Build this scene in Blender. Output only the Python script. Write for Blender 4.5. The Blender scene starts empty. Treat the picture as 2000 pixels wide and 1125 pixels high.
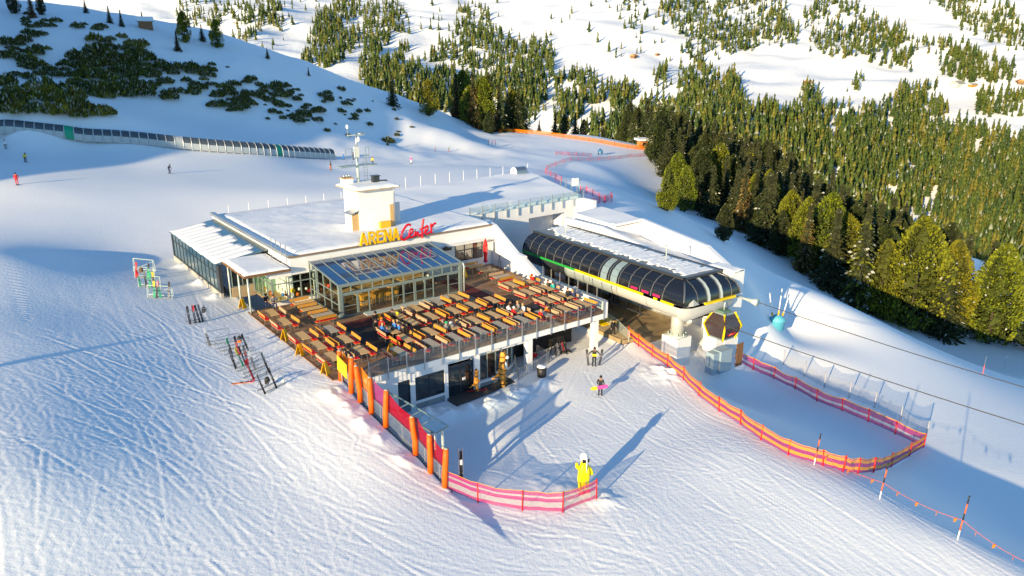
import bpy, bmesh, math, random
import numpy as np
from mathutils import Vector, Matrix
random.seed(7); RNG = np.random.default_rng(7)
SC = bpy.context.scene
COL = SC.collection
R = math.radians

# ------------------------------------------------------------------ camera
FPX = 1452.0; PITCH = R(17.5); CAMZ = 26.0          # focal length in pixels of a 2000 px wide picture
cam_data = bpy.data.cameras.new('camera')
cam_data.sensor_width = 36.0
cam_data.lens = 36.0 * FPX / 2000.0
cam_data.clip_start = 0.5; cam_data.clip_end = 9000
cam = bpy.data.objects.new('camera', cam_data); COL.objects.link(cam)
cam.location = (0, 0, CAMZ); cam.rotation_euler = (R(90) - PITCH, 0, 0)
SC.camera = cam

# ------------------------------------------------------------------ sky, sun, exposure
SUN_ELEV = R(12.5); SHADOW_AZ = R(32.5)              # shadows run towards this compass heading (+Y = 0, clockwise)
world = bpy.data.worlds.new('World'); SC.world = world; world.use_nodes = True
nt = world.node_tree; nt.nodes.clear()
sky = nt.nodes.new('ShaderNodeTexSky'); sky.sky_type = 'NISHITA'; sky.sun_disc = False
sky.sun_elevation = SUN_ELEV; sky.sun_rotation = SHADOW_AZ + math.pi
sky.altitude = 1800; sky.air_density = 1.0; sky.dust_density = 0.3; sky.ozone_density = 2.0
bg = nt.nodes.new('ShaderNodeBackground'); bg.inputs['Strength'].default_value = 0.12
wo = nt.nodes.new('ShaderNodeOutputWorld')
tint = nt.nodes.new('ShaderNodeMixRGB'); tint.blend_type = 'MULTIPLY'; tint.inputs['Fac'].default_value = 1.0; tint.inputs['Color2'].default_value = (.86, 1.13, 1.24, 1)   # clear high-alpine blue
nt.links.new(sky.outputs[0], tint.inputs['Color1']); nt.links.new(tint.outputs[0], bg.inputs[0]); nt.links.new(bg.outputs[0], wo.inputs[0])
sun_data = bpy.data.lights.new('sun', 'SUN'); sun_data.energy = 5.0; sun_data.angle = R(0.5)
sun_data.color = (1.0, 0.78, 0.45)
sun = bpy.data.objects.new('sun', sun_data); COL.objects.link(sun)
_d = Vector((math.sin(SHADOW_AZ) * math.cos(SUN_ELEV), math.cos(SHADOW_AZ) * math.cos(SUN_ELEV), -math.sin(SUN_ELEV)))
sun.rotation_euler = _d.to_track_quat('-Z', 'Y').to_euler(); sun.location = (-60, -80, 120)
SC.view_settings.view_transform = 'Standard'; SC.view_settings.look = 'None'
SC.view_settings.gamma = 1.0; SC.view_settings.use_curve_mapping = False
SC.view_settings.exposure = 0.84
SC.cycles.max_bounces = 6; SC.cycles.transparent_max_bounces = 12

# ------------------------------------------------------------------ helpers
def P(px, py, z):
    """point of the world at height z seen at pixel (px, py) of the 2000x1125 photograph"""
    x = (px - 1000) / FPX; y = -(py - 562.5) / FPX
    d = (x, math.cos(PITCH) + y * math.sin(PITCH), -math.sin(PITCH) + y * math.cos(PITCH))
    t = (z - CAMZ) / d[2]
    return Vector((d[0] * t, d[1] * t, z))
ANG = R(37.0)                                         # the building is turned by this angle
UX, UY = math.cos(ANG), math.sin(ANG)
OX, OY = -15.3, 62.3
def W(a, b, z=0.0):
    return Vector((OX + a * UX - b * UY, OY + a * UY + b * UX, z))
def inv(x, y):
    dx, dy = x - OX, y - OY
    return dx * UX + dy * UY, -dx * UY + dy * UX
def A(px, py, z):
    p = P(px, py, z); a, b = inv(p.x, p.y); return a, b

def tag(o, label=None, cat=None, group=None, kind=None):
    if label: o['label'] = label
    if cat: o['category'] = cat
    if group: o['group'] = group
    if kind: o['kind'] = kind
    return o
def empty(name, loc=(0, 0, 0), rz=0.0, label=None, cat=None, group=None):
    o = bpy.data.objects.new(name, None); COL.objects.link(o)
    o.location = loc; o.rotation_euler = (0, 0, rz); o.empty_display_size = 0.3
    return tag(o, label, cat, group)
def link(name, me, parent=None, loc=(0, 0, 0), rot=(0, 0, 0)):
    o = bpy.data.objects.new(name, me); COL.objects.link(o)
    o.location = loc; o.rotation_euler = rot
    if parent is not None: o.parent = parent
    return o
def kids(o): return [c for c in bpy.data.objects if c.parent == o]
_KID = {}
def copy_tree(o, parent=None):
    c = o.copy(); COL.objects.link(c); c.parent = parent
    if o.name not in _KID: _KID[o.name] = list(o.children)
    for ch in _KID[o.name]: copy_tree(ch, c)
    return c

class MB:
    """collects simple solids into one mesh; material slots by name"""
    def __init__(s): s.v = []; s.f = []; s.m = []; s.mats = []; s.sm = []
    def slot(s, m):
        if m not in s.mats: s.mats.append(m)
        return s.mats.index(m)
    def add(s, vs, fs, m, smooth=False):
        o = len(s.v); k = s.slot(m)
        s.v.extend([tuple(p) for p in vs])
        for f in fs: s.f.append([i + o for i in f]); s.m.append(k); s.sm.append(smooth)
        return s
    def box(s, x0, x1, y0, y1, z0, z1, m):
        v = [(x0,y0,z0),(x1,y0,z0),(x1,y1,z0),(x0,y1,z0),(x0,y0,z1),(x1,y0,z1),(x1,y1,z1),(x0,y1,z1)]
        return s.add(v, [(3,2,1,0),(4,5,6,7),(0,1,5,4),(1,2,6,5),(2,3,7,6),(3,0,4,7)], m)
    def hexa(s, v, m):
        return s.add(v, [(3,2,1,0),(4,5,6,7),(0,1,5,4),(1,2,6,5),(2,3,7,6),(3,0,4,7)], m)
    def bar(s, p, q, w, h, m, up=(0,0,1)):
        p = Vector(p); q = Vector(q); d = q - p
        if d.length < 1e-6: return s
        d.normalize(); up = Vector(up)
        if abs(d.dot(up)) > 0.98: up = Vector((1,0,0)) if abs(d.x) < .9 else Vector((0,1,0))
        x = d.cross(up).normalized(); y = x.cross(d).normalized()
        x = x * w / 2; y = y * h / 2
        return s.hexa([p-x-y, p+x-y, p+x+y, p-x+y, q-x-y, q+x-y, q+x+y, q-x+y], m)
    def tube(s, pts, r, m, n=6, r1=None, cap=True):
        pts = [Vector(p) for p in pts]; k = len(pts); vs = []; fs = []
        for i, p in enumerate(pts):
            d = (pts[min(i+1,k-1)] - pts[max(i-1,0)]).normalized()
            a = Vector((0,0,1)) if abs(d.z) < .95 else Vector((1,0,0))
            x = d.cross(a).normalized(); y = d.cross(x).normalized()
            t = i / (k - 1)
            rr = (r[i] if isinstance(r, (list, tuple)) else (r + (r1 - r) * t if r1 is not None else r))
            for j in range(n):
                c, q = math.cos(2*math.pi*j/n), math.sin(2*math.pi*j/n)
                vs.append(p + x*c*rr + y*q*rr)
        for i in range(k-1):
            for j in range(n):
                fs.append((i*n+j, i*n+(j+1)%n, (i+1)*n+(j+1)%n, (i+1)*n+j))
        if cap: fs.append(tuple(range(n))[::-1]); fs.append(tuple((k-1)*n+j for j in range(n)))
        return s.add(vs, fs, m, smooth=n > 5)
    def ball(s, c, rx, ry, rz, m, n=10, k=6):
        vs = [(c[0], c[1], c[2]-rz)]; fs = []
        for i in range(1, k):
            t = math.pi * i / k
            for j in range(n):
                a = 2*math.pi*j/n
                vs.append((c[0]+rx*math.sin(t)*math.cos(a), c[1]+ry*math.sin(t)*math.sin(a), c[2]-rz*math.cos(t)))
        vs.append((c[0], c[1], c[2]+rz)); L = len(vs)-1
        for j in range(n): fs.append((0, 1+(j+1)%n, 1+j)); fs.append((L, L-n+j, L-n+(j+1)%n))
        for i in range(k-2):
            for j in range(n):
                fs.append((1+i*n+j, 1+i*n+(j+1)%n, 1+(i+1)*n+(j+1)%n, 1+(i+1)*n+j))
        return s.add(vs, fs, m, smooth=True)
    def prism(s, poly, z0, z1, m):
        n = len(poly); vs = [(p[0],p[1],z0 if len(p)<3 else p[2]) for p in poly] + [(p[0],p[1],z1 if len(p)<4 else p[3]) for p in poly]
        fs = [tuple(range(n))[::-1], tuple(range(n, 2*n))] + [(i,(i+1)%n,(i+1)%n+n,i+n) for i in range(n)]
        return s.add(vs, fs, m)
    def quad(s, a, b, c, d, m): return s.add([a,b,c,d], [(0,1,2,3)], m)
    def mesh(s, name):
        me = bpy.data.meshes.new(name); me.from_pydata(s.v, [], s.f)
        for m in s.mats: me.materials.append(m)
        me.polygons.foreach_set('material_index', s.m); me.polygons.foreach_set('use_smooth', s.sm)
        me.update(); return me
    def build(s, name, parent=None, loc=(0,0,0), rot=(0,0,0)):
        return link(name, s.mesh(name), parent, loc, rot)

# ------------------------------------------------------------------ materials
def mat(name, col, rough=0.6, metal=0.0, noise=None, bump=None, spec=0.5, alpha=None, trans=0.0, emit=None, ior=1.45):
    m = bpy.data.materials.new(name); m.use_nodes = True
    n = m.node_tree.nodes; l = m.node_tree.links; b = n['Principled BSDF']
    b.inputs['Base Color'].default_value = (*col, 1); b.inputs['Roughness'].default_value = rough
    b.inputs['Metallic'].default_value = metal; b.inputs['Specular IOR Level'].default_value = spec
    b.inputs['IOR'].default_value = ior
    if trans: b.inputs['Transmission Weight'].default_value = trans
    if alpha is not None: b.inputs['Alpha'].default_value = alpha
    if emit: b.inputs['Emission Color'].default_value = (*emit[0], 1); b.inputs['Emission Strength'].default_value = emit[1]
    tc = None
    if noise or bump:
        tc = n.new('ShaderNodeTexCoord')
    if noise:                                       # (scale, colour2, detail, contrast)
        sc, c2, con = noise
        t = n.new('ShaderNodeTexNoise'); t.inputs['Scale'].default_value = sc; t.inputs['Detail'].default_value = 5
        l.new(tc.outputs['Object'], t.inputs['Vector'])
        r = n.new('ShaderNodeValToRGB'); r.color_ramp.elements[0].position = .5 - con; r.color_ramp.elements[1].position = .5 + con
        r.color_ramp.elements[0].color = (*col, 1); r.color_ramp.elements[1].color = (*c2, 1)
        l.new(t.outputs['Fac'], r.inputs['Fac']); l.new(r.outputs['Color'], b.inputs['Base Color'])
    if bump:                                        # (scale, strength, distance)
        t2 = n.new('ShaderNodeTexNoise'); t2.inputs['Scale'].default_value = bump[0]; t2.inputs['Detail'].default_value = 4
        l.new(tc.outputs['Object'], t2.inputs['Vector'])
        bp = n.new('ShaderNodeBump'); bp.inputs['Strength'].default_value = bump[1]; bp.inputs['Distance'].default_value = bump[2]
        l.new(t2.outputs['Fac'], bp.inputs['Height']); l.new(bp.outputs['Normal'], b.inputs['Normal'])
    return m
# ------------------------------------------------------------------ terrain
CP = []                                              # control points: (pixel x, pixel y, height)
CP += [(0,1125,3.0),(300,1125,1.6),(700,1125,.4),(1100,1125,-.3),(1500,1125,-.4),(1900,1125,-.5)]
CP += [(1640,928,0),(1720,975,-.1),(1870,1058,-.3),(1985,1123,-.4),(1500,860,0),(1380,770,.0),(1300,712,.1)]
CP += [(1200,1000,0),(1400,950,0),(1100,920,0),(1172,775,0),(950,1010,0.1),(1250,690,.2),(1160,690,.1),(1060,690,.0),(900,860,-.1),(1000,850,0)]
CP += [(870,950,.5),(810,890,1.2),(750,835,2.1),(700,785,2.9),(668,745,3.4),(640,760,3.4)]
CP += [(600,950,1.5),(300,950,3.2),(0,950,5.0),(0,800,5.8),(300,800,4.25),(500,800,3.3),(450,700,3.6),(300,650,4.35),(150,600,5.1),(0,650,6.0),
       (345,512,3.6),(200,500,4.5),(0,500,7.3),(300,430,5.0),(400,560,3.6),(490,617,3.45),(560,680,3.45),(620,722,3.45)]
CP += [(34,362,8.2),(330,339,7.0),(50,318,9.3),(0,290,10.2),(150,390,6.9),(410,405,5.2),(550,380,5.6),(720,355,4.6),(646,331,3.4),(727,321,3.2),(880,335,4.5)]
CP += [(0,258,13.0),(170,275,11.0),(343,288,9.0),(500,300,6.8),(650,309,3.6),(803,322,2.2),(870,292,.6),(960,284,-.4),(1010,262,-3),(1150,265,-4),(1290,292,-6.2),
       (1100,300,-1.5),(1250,288,-4.8),(1160,325,-2.2),(1040,330,3.5),(1080,345,5.0)]
CP += [(0,222,15.9),(200,228,14.8),(400,235,11.6),(600,262,7.5),(750,268,4.0),(880,265,1.0),(960,262,-1.5)]
# rear right hill side and right hand piste
CP += [(1130,350,6.6),(1175,365,6.0),(1200,374,5.2),(1280,398,2.0),(1340,425,-.5),(1400,470,-1.0),(1500,530,-.5),(1250,420,5.5),(1350,470,4.2),(1430,500,3.2),
       (1200,350,-4.0),(1260,370,-8.0),(1290,390,-10)]
CP += [(1544,558,-.3),(1600,585,-1.4),(1640,605,-2.0),(1800,692,-4.6),(1900,732,-6.0),(2000,768,-7.2),
       (1450,600,.6),(1470,560,2.0),(1500,610,-1.4),(1520,640,-2.4),(1600,690,-3.3),(1700,740,-3.9),(1850,800,-4.7),(2000,850,-5.4),
       (1460,680,-2.2),(1410,692,-1.5),(1325,694,-1.3),(1500,745,-3.9),(1400,740,-3.2),(1450,790,-3.4),(1640,800,-4.0),(1560,820,-3.6),(1650,860,-3.6),(1810,862,-4.4),(1700,885,-3.2),(1900,910,-4.4),(2000,955,-4.7),(1800,940,-3.6),(1900,1000,-3.7),(1530,730,-4.1),(1990,1060,-4.0)]
CP += [(1330,408,-12),(1480,480,-12),(1600,580,-12),(1660,620,-13),(1700,645,-14.5),(1800,690,-16),(1900,712,-18),(2000,728,-20)]
# left hill side (slope with dwarf pines)
CPW = []                                             # control points given in the world
CPW += [(-108,152,22.5),(-130,185,36),(-120,160,31),(-100,190,31),(-70,200,24),(-150,150,42),(-92,230,33),(-60,245,21),(-30,262,8.5),(-45,215,12),(-20,225,4.0),
        (-180,215,46),(-120,250,36),(-60,285,14),(-160,300,20),(-100,330,-5),(-30,320,-10),(-200,260,40),(-240,200,60),(-12,275,0.5),(10,285,-3)]
CPW += [(-113,60,12),(-101,66,9.5),(-105,35,10),(-84,98,8.6),(-80,80,7.4),(-134,68,38),(-122,106,39),(-113,132,44),(-130,135,58),(-140,98,68),(-150,125,80),(-180,90,90),(-190,150,84),(-170,40,74),(-220,60,100),(-150,150,66),(-240,130,90),(-130,20,24),(-60,0,8)]
CPW += [(-250,400,-70),(-100,420,-80),(50,430,-85),(200,430,-100),(350,430,-110),(0,360,-45),(60,335,-30),(100,310,-28),(90,260,-18),(110,220,-27),(150,250,-38),(200,300,-58),
        (90,170,-22),(120,160,-30),(140,130,-32),(160,170,-44),(230,200,-68),(300,250,-90),(120,110,-26),(150,100,-31),(200,110,-42),(280,130,-74),(340,60,-80),(140,60,-12),(90,20,-6),(60,10,-3),(0,5,0),(-30,12,2.5)]
_pts = np.array([tuple(P(*c)) for c in CP] + CPW, float)
_K = 3.5
def _phi(d2): return np.sqrt(d2 + _K * _K)
_n = len(_pts)
_D2 = ((_pts[:, None, :2] - _pts[None, :, :2]) ** 2).sum(-1)
_M = np.zeros((_n + 3, _n + 3)); _M[:_n, :_n] = -_phi(_D2) + np.eye(_n) * 0.08
_M[:_n, _n] = 1; _M[:_n, _n+1:_n+3] = _pts[:, :2] / 100; _M[_n:, :_n] = _M[:_n, _n:].T
_w = np.linalg.solve(_M, np.concatenate([_pts[:, 2], np.zeros(3)]))
def base_height(x, y):
    x = np.asarray(x, float); y = np.asarray(y, float); sh = x.shape
    xf = x.ravel(); yf = y.ravel(); out = np.zeros(xf.size)
    for i in range(0, xf.size, 40000):
        d2 = (xf[i:i+40000, None] - _pts[None, :, 0]) ** 2 + (yf[i:i+40000, None] - _pts[None, :, 1]) ** 2
        out[i:i+40000] = -_phi(d2) @ _w[:_n]
    out += _w[_n] + (_w[_n+1] * xf + _w[_n+2] * yf) / 100
    return out.reshape(sh)
def smooth(t): t = np.clip(t, 0, 1); return t * t * (3 - 2 * t)
# upper line of the retaining edge: down the deck's left side, then along the padded fence
EDGE = [tuple(W(-5.2, 32)[:2]), tuple(W(-5.2, -11.2)[:2])] + [tuple(P(*q)[:2]) for q in ((672,747,3.4),(704,787,2.9),(754,837,2.1),(812,892,1.2),(850,932,.7))]
def edge_signed(x, y):
    """signed distance to EDGE (positive on the plaza side), and the position along it"""
    best = np.full(x.shape, 1e9); sg = np.zeros(x.shape)
    for (x0, y0), (x1, y1) in zip(EDGE[:-1], EDGE[1:]):
        dx, dy = x1 - x0, y1 - y0; L2 = dx*dx + dy*dy
        t = np.clip(((x - x0) * dx + (y - y0) * dy) / L2, 0, 1)
        d = np.hypot(x - x0 - t*dx, y - y0 - t*dy)
        s = np.sign((x - x0) * dy - (y - y0) * dx) * -1
        upd = d < best - 1e-9
        best = np.where(upd, d, best); sg = np.where(upd, s, sg)
    return best * sg
def vnoise(x, y, s, seed=0):
    """smooth value noise"""
    x = x / s + seed * 17.3; y = y / s + seed * 9.1
    xi = np.floor(x).astype(np.int64); yi = np.floor(y).astype(np.int64); xf = x - xi; yf = y - yi
    def h(i, j):
        n = (i * 374761393 + j * 668265263 + seed * 1442695) & 0x7fffffff
        n = ((n ^ (n >> 13)) * 1274126177) & 0x7fffffff
        return ((n ^ (n >> 16)) & 0xffff) / 65535.0 - 0.5
    u = xf*xf*(3-2*xf); v = yf*yf*(3-2*yf)
    return (h(xi,yi)*(1-u)+h(xi+1,yi)*u)*(1-v) + (h(xi,yi+1)*(1-u)+h(xi+1,yi+1)*u)*v
def height(x, y):
    x = np.asarray(x, float); y = np.asarray(y, float)
    z = base_height(x, y)
    a = (x - OX) * UX + (y - OY) * UY; b = -(x - OX) * UY + (y - OY) * UX
    # plaza level to the right of the retaining edge, below the deck and in front of the lower storey
    s = edge_signed(x, y)
    low = -0.15 - 0.36 * smooth((b + 25) / 9) * smooth((13 - a) / 7) - 0.5 * smooth((-14.5 - b) / 2) * smooth((b + 25) / 4) * smooth((4 - a) / 4)
    near_deck = smooth((a + 9.5) / 2.5) * smooth((-4.5 - a) / .6) * smooth((b + 14.5) / 2.5) * smooth((32 - b) / 3)
    z = z + (np.maximum(z, 3.5) - z) * near_deck
    k = smooth((s + 0.02) / 0.4) * smooth((34 - b) / 6) * smooth((24 - a) / 3.0)
    k = k * np.where(b > -11, 1, smooth((b + 33) / 6))
    z = z + (np.minimum(low, z) - z) * k
    # bank right of the station / garage is kept off the building
    inb = smooth((a + 6) / 1.0) * smooth((30.5 - a) / 0.8) * smooth((b + 12.2) / .3) * smooth((34 - b) / 2)
    z = np.where((a > -4.9) & (a < 21.5) & (b > -12.0) & (b < 30), np.minimum(z, 0.3), z)
    z = np.where((a > 21.4) & (a < 31.4) & (b > -16.5) & (b < 11.5), np.minimum(z, 0.3), z)
    z = np.where((a > 21.0) & (a < 40) & (b > 8.0) & (b < 31), np.minimum(z, 2.0), z)
    return z
def hz(x, y): return float(height(np.array([x]), np.array([y]))[0])
def G(px, py, z0=0.0):
    """ground point seen at the pixel: march along the view ray to the terrain"""
    x = (px - 1000) / FPX; y = -(py - 562.5) / FPX
    d = np.array((x, math.cos(PITCH) + y * math.sin(PITCH), -math.sin(PITCH) + y * math.cos(PITCH)))
    t = np.linspace(20, 420, 4001); X = d[0]*t; Y = d[1]*t; Z = CAMZ + d[2]*t
    hh = height(X, Y); i = np.argmax(Z < hh)
    if i == 0: return P(px, py, z0)
    f = (Z[i-1]-hh[i-1]) / ((Z[i-1]-hh[i-1]) - (Z[i]-hh[i]) + 1e-9)
    tt = t[i-1] + (t[i]-t[i-1]) * f
    return Vector((d[0]*tt, d[1]*tt, CAMZ + d[2]*tt))
def axis(lo, f0, f1, hi, step, grow):
    c = list(np.arange(f0, f1 + 1e-6, step)); s = step; p = c[-1]
    while p < hi: s = min(s * grow, 6.0); p += s; c.append(p)
    s = step; p = c[0]; head = []
    while p > lo: s = min(s * grow, 6.0); p -= s; head.append(p)
    return np.array(head[::-1] + c)
GX = axis(-270, -30, 26, 400, .115, 1.024); GY = axis(6, 24, 62, 470, .115, 1.022)
XX, YY = np.meshgrid(GX, GY)
ZZ = height(XX, YY)
print('terrain grid', XX.shape)

# relief: wind drifts, ski chop, and individual ski tracks pressed into the snow
aa = (XX - OX) * UX + (YY - OY) * UY; bb = -(XX - OX) * UY + (YY - OY) * UX
near = smooth((130 - YY) / 60)
rel = 0.26 * vnoise(XX, YY, 14, 1) + 0.055 * vnoise(XX, YY, 5.5, 2) + 0.010 * vnoise(XX, YY, 2.1, 3) * near
rough = .35 + .9 * smooth(vnoise(XX, YY, 17, 15) * 2.2 + .3)
rel += (0.005 * vnoise(XX, YY, 1.1, 4) + 0.004 * vnoise(XX + .4 * YY, YY, .45, 5)) * near * rough
left_slope = smooth((YY - 150) / 40) * smooth((20 - XX) / 30)
rel += left_slope * (1.6 * vnoise(XX, YY, 22, 6) + .9 * vnoise(XX, YY, 8, 7) + .45 * vnoise(XX, YY, 3.5, 8))
ZZ = ZZ + rel * (1 - smooth((edge_signed(XX, YY) + 0.2) / .4) * smooth((bb + 12) / .5) * smooth((22 - aa) / 1) * smooth((31 - bb) / 1))
def spline(pts, step=0.12):
    pts = [Vector((p.x, p.y, 0)) for p in pts]; out = []
    Q = [2*pts[0]-pts[1]] + pts + [2*pts[-1]-pts[-2]]
    for i in range(1, len(Q)-2):
        p0, p1, p2, p3 = Q[i-1], Q[i], Q[i+1], Q[i+2]; n = max(2, int((p2-p1).length/step))
        for k in range(n):
            t = k/n
            out.append(.5*((2*p1)+(-p0+p2)*t+(2*p0-5*p1+4*p2-p3)*t*t+(-p0+3*p1-3*p2+p3)*t**3))
    return np.array([(p.x, p.y) for p in out])
GUIDES = [([(0,640,6.6),(300,800,4),(520,930,2),(800,1060,.5),(1150,1140,0)], 9, 110),
          ([(150,500,6),(400,720,3.6),(620,850,2.4),(820,975,.6),(1000,1045,0),(1250,1030,0),(1500,1040,0),(1800,1170,0)], 4.0, 120),
          ([(0,850,5.6),(250,960,3),(450,1150,1)], 8, 90), ([(90,690,5.5),(220,900,3.5),(260,1150,2)], 8, 70),
          ([(1190,650,0),(1350,800,0),(1560,930,0),(1800,1080,0),(1990,1190,0)], 4.5, 100),
          ([(1090,770,0),(1250,870,0),(1450,1000,0),(1750,1180,0)], 6, 110),
          ([(560,900,1.6),(900,1060,.2),(1300,1150,0)], 7, 70), ([(1000,880,0),(1130,800,0),(1220,690,0)], 5, 34),
          ([(0,345,12),(330,335,9.3),(680,318,3.5)], 16, 60), ([(0,430,9.5),(200,450,7.5),(330,520,4.6),(420,640,3.6)], 12, 60)]
acc = np.zeros_like(ZZ); acc2 = np.zeros_like(ZZ)
for gp, spread, n in GUIDES:
    g = spline([P(*q) for q in gp]); T = np.gradient(g, axis=0); T /= np.linalg.norm(T, axis=1, keepdims=True) + 1e-9
    N = np.stack([-T[:, 1], T[:, 0]], 1); s = np.arange(len(g)) * .12
    for k in range(n):
        i0 = RNG.integers(0, max(1, len(g) * 6 // 10)); i1 = min(len(g), i0 + int(RNG.uniform(60, 340)))
        off = RNG.normal(0, spread * .6); amp = RNG.uniform(.05, .6) * (1.8 if RNG.random() < .15 else 1); wl = RNG.uniform(18, 48); ph = RNG.uniform(0, 6.28)
        drift = RNG.normal(0, .11)
        o = off + amp * np.sin(s / wl * 6.283 + ph) + drift * (s - s[i0])
        for dd in ((0.0, .34) if RNG.random() < .6 else (0.0,)):
            q = (g + N * (o + dd)[:, None])[i0:i1]
            if len(q) < 5: continue
            fx = np.interp(q[:, 0], GX, np.arange(len(GX))); fy = np.interp(q[:, 1], GY, np.arange(len(GY)))
            ok = (fx > 4) & (fx < len(GX)-5) & (fy > 4) & (fy < len(GY)-5)
            fx = fx[ok]; fy = fy[ok]; q = q[ok]; ix = np.rint(fx).astype(int); iy = np.rint(fy).astype(int)
            if len(ix) < 3: continue
            dep = RNG.uniform(.005, .019) * (2.2 if RNG.random() < .10 else 1) * np.minimum(1, np.minimum(np.arange(len(ix)), np.arange(len(ix))[::-1]) / 12); sg = RNG.uniform(.06, .10)
            tx, ty = np.gradient(q[:, 0]), np.gradient(q[:, 1]); tl = np.hypot(tx, ty) + 1e-9; nx_, ny_ = -ty/tl, tx/tl
            for di in range(-2, 3):
                for dj in range(-2, 3):
                    ex = GX[ix+di] - q[:, 0]; ey = GY[iy+dj] - q[:, 1]; c = ex*nx_ + ey*ny_; al = np.abs(ex*tx/tl + ey*ty/tl)
                    w = np.where(al < .16, 1, 0)
                    np.minimum.at(acc, (iy+dj, ix+di), -dep * w * np.exp(-(c/sg)**2))
                    np.maximum.at(acc2, (iy+dj, ix+di), dep * .7 * w * np.exp(-((c-.19)/.09)**2))
acc = acc + acc2
# a skied-out patch: short crossing scratches
for k in range(900):
    c_ = P(*[(RNG.uniform(0,700), RNG.uniform(640,1120), 3.5), (RNG.uniform(1000,1500), RNG.uniform(690,1100), 0)][int(RNG.random() < .35)]); an = RNG.normal(-.9, .8); L_ = RNG.uniform(.6, 2.6); n_ = int(L_/.06)
    tq = np.linspace(-L_/2, L_/2, n_); qx = c_.x + tq*math.cos(an) + .06*tq**2*RNG.normal(); qy = c_.y + tq*math.sin(an)
    fx = np.rint(np.interp(qx, GX, np.arange(len(GX)))).astype(int); fy = np.rint(np.interp(qy, GY, np.arange(len(GY)))).astype(int); dp = RNG.uniform(.006,.02)
    np.minimum.at(acc, (fy, fx), -dp); np.maximum.at(acc, (np.minimum(fy+1, len(GY)-1), np.minimum(fx+1, len(GX)-1)), dp*.6)
acc = np.clip(acc, -.07, .05)
on_plaza = smooth((edge_signed(XX, YY) - .3) / 1.0) * smooth((bb + 14) / 2)
ZZ = ZZ + acc * (1 - on_plaza)
# heaps of ploughed snow along fences and walls
for (px, py, z, r, h) in [(652,770,3.3,.9,.3),(680,795,3,.8,.3),(712,830,2.4,.8,.3),(745,862,1.8,.8,.25),(790,905,1.2,.9,.25),(560,742,3.4,1.2,.15),(1060,938,0,1.1,.16),(1105,955,0,.9,.2),(1180,972,0,1.2,.2),
                          (835,812,-.4,1.3,.55),(870,806,-.4,1.0,.45),(915,798,-.4,1.1,.45),(960,782,-.3,1.1,.45),(1010,765,-.3,1.2,.45),(1060,748,-.2,1.0,.3),(360,520,3.6,1.2,.5),(392,553,3.6,1.0,.45),(420,580,3.6,.9,.35),(1380,690,-1.2,2.0,.8),(1300,730,-.2,2.0,.4)]:
    p = P(px, py, z); d2 = ((XX - p.x) ** 2 + (YY - p.y) ** 2) / r ** 2
    ZZ += h * np.exp(-d2 * 1.6) * (1 + 1.0 * vnoise(XX, YY, .45, 11) + .8 * vnoise(XX, YY, .9, 12))
def grid_mesh(name, X, Y, Z, m):
    ny, nx = X.shape
    co = np.stack([X, Y, Z], -1).reshape(-1, 3).astype(np.float32)
    i = np.arange(ny-1)[:, None] * nx + np.arange(nx-1)[None]
    f = np.stack([i, i+1, i+nx+1, i+nx], -1).reshape(-1).astype(np.int32); k = (ny-1)*(nx-1)
    me = bpy.data.meshes.new(name); me.vertices.add(len(co)); me.vertices.foreach_set('co', co.ravel())
    me.loops.add(k*4); me.loops.foreach_set('vertex_index', f)
    me.polygons.add(k); me.polygons.foreach_set('loop_start', np.arange(0, k*4, 4, dtype=np.int32)); me.polygons.foreach_set('loop_total', np.full(k, 4, np.int32))
    me.polygons.foreach_set('use_smooth', np.ones(k, bool)); me.materials.append(m); me.update(calc_edges=True); me.validate()
    return me
def snow_material(name, fine=True):
    m = mat(name, (.84, .86, .88), .55, spec=.25); n = m.node_tree.nodes; l = m.node_tree.links; b = n['Principled BSDF']
    tc = n.new('ShaderNodeTexCoord')
    def noise(scale, det, vec=None):
        t = n.new('ShaderNodeTexNoise'); t.inputs['Scale'].default_value = scale; t.inputs['Detail'].default_value = det
        l.new(vec or tc.outputs['Object'], t.inputs['Vector']); return t
    mp = n.new('ShaderNodeMapping'); mp.inputs['Rotation'].default_value = (0, 0, .7); mp.inputs['Scale'].default_value = (1, .12, 1)
    l.new(tc.outputs['Object'], mp.inputs['Vector'])
    a = noise(4.5 if fine else .12, 8); c = noise(11 if fine else .5, 5, mp.outputs['Vector'])
    ad = n.new('ShaderNodeMath'); ad.operation = 'MULTIPLY_ADD'; l.new(c.outputs['Fac'], ad.inputs[0]); ad.inputs[1].default_value = .35; l.new(a.outputs['Fac'], ad.inputs[2])
    bp = n.new('ShaderNodeBump'); bp.inputs['Strength'].default_value = .7; bp.inputs['Distance'].default_value = .034 if fine else 1.2
    l.new(ad.outputs[0], bp.inputs['Height']); l.new(bp.outputs['Normal'], b.inputs['Normal'])
    return m
SNOW = snow_material('snow')
ground = link('snow_ground', grid_mesh('snow_ground', XX, YY, ZZ, SNOW)); tag(ground, 'groomed snow slopes and pistes around the lift station', kind='structure')
def gz(x, y):
    """height of the built snow surface"""
    i = np.clip(np.searchsorted(GX, x) - 1, 0, len(GX)-2); j = np.clip(np.searchsorted(GY, y) - 1, 0, len(GY)-2)
    u = (x-GX[i])/(GX[i+1]-GX[i]); v = (y-GY[j])/(GY[j+1]-GY[j])
    return float((ZZ[j,i]*(1-u)+ZZ[j,i+1]*u)*(1-v)+(ZZ[j+1,i]*(1-u)+ZZ[j+1,i+1]*u)*v)
def GS(px, py, z0=0.0):
    p = G(px, py, z0); return Vector((p.x, p.y, gz(p.x, p.y)))

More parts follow.
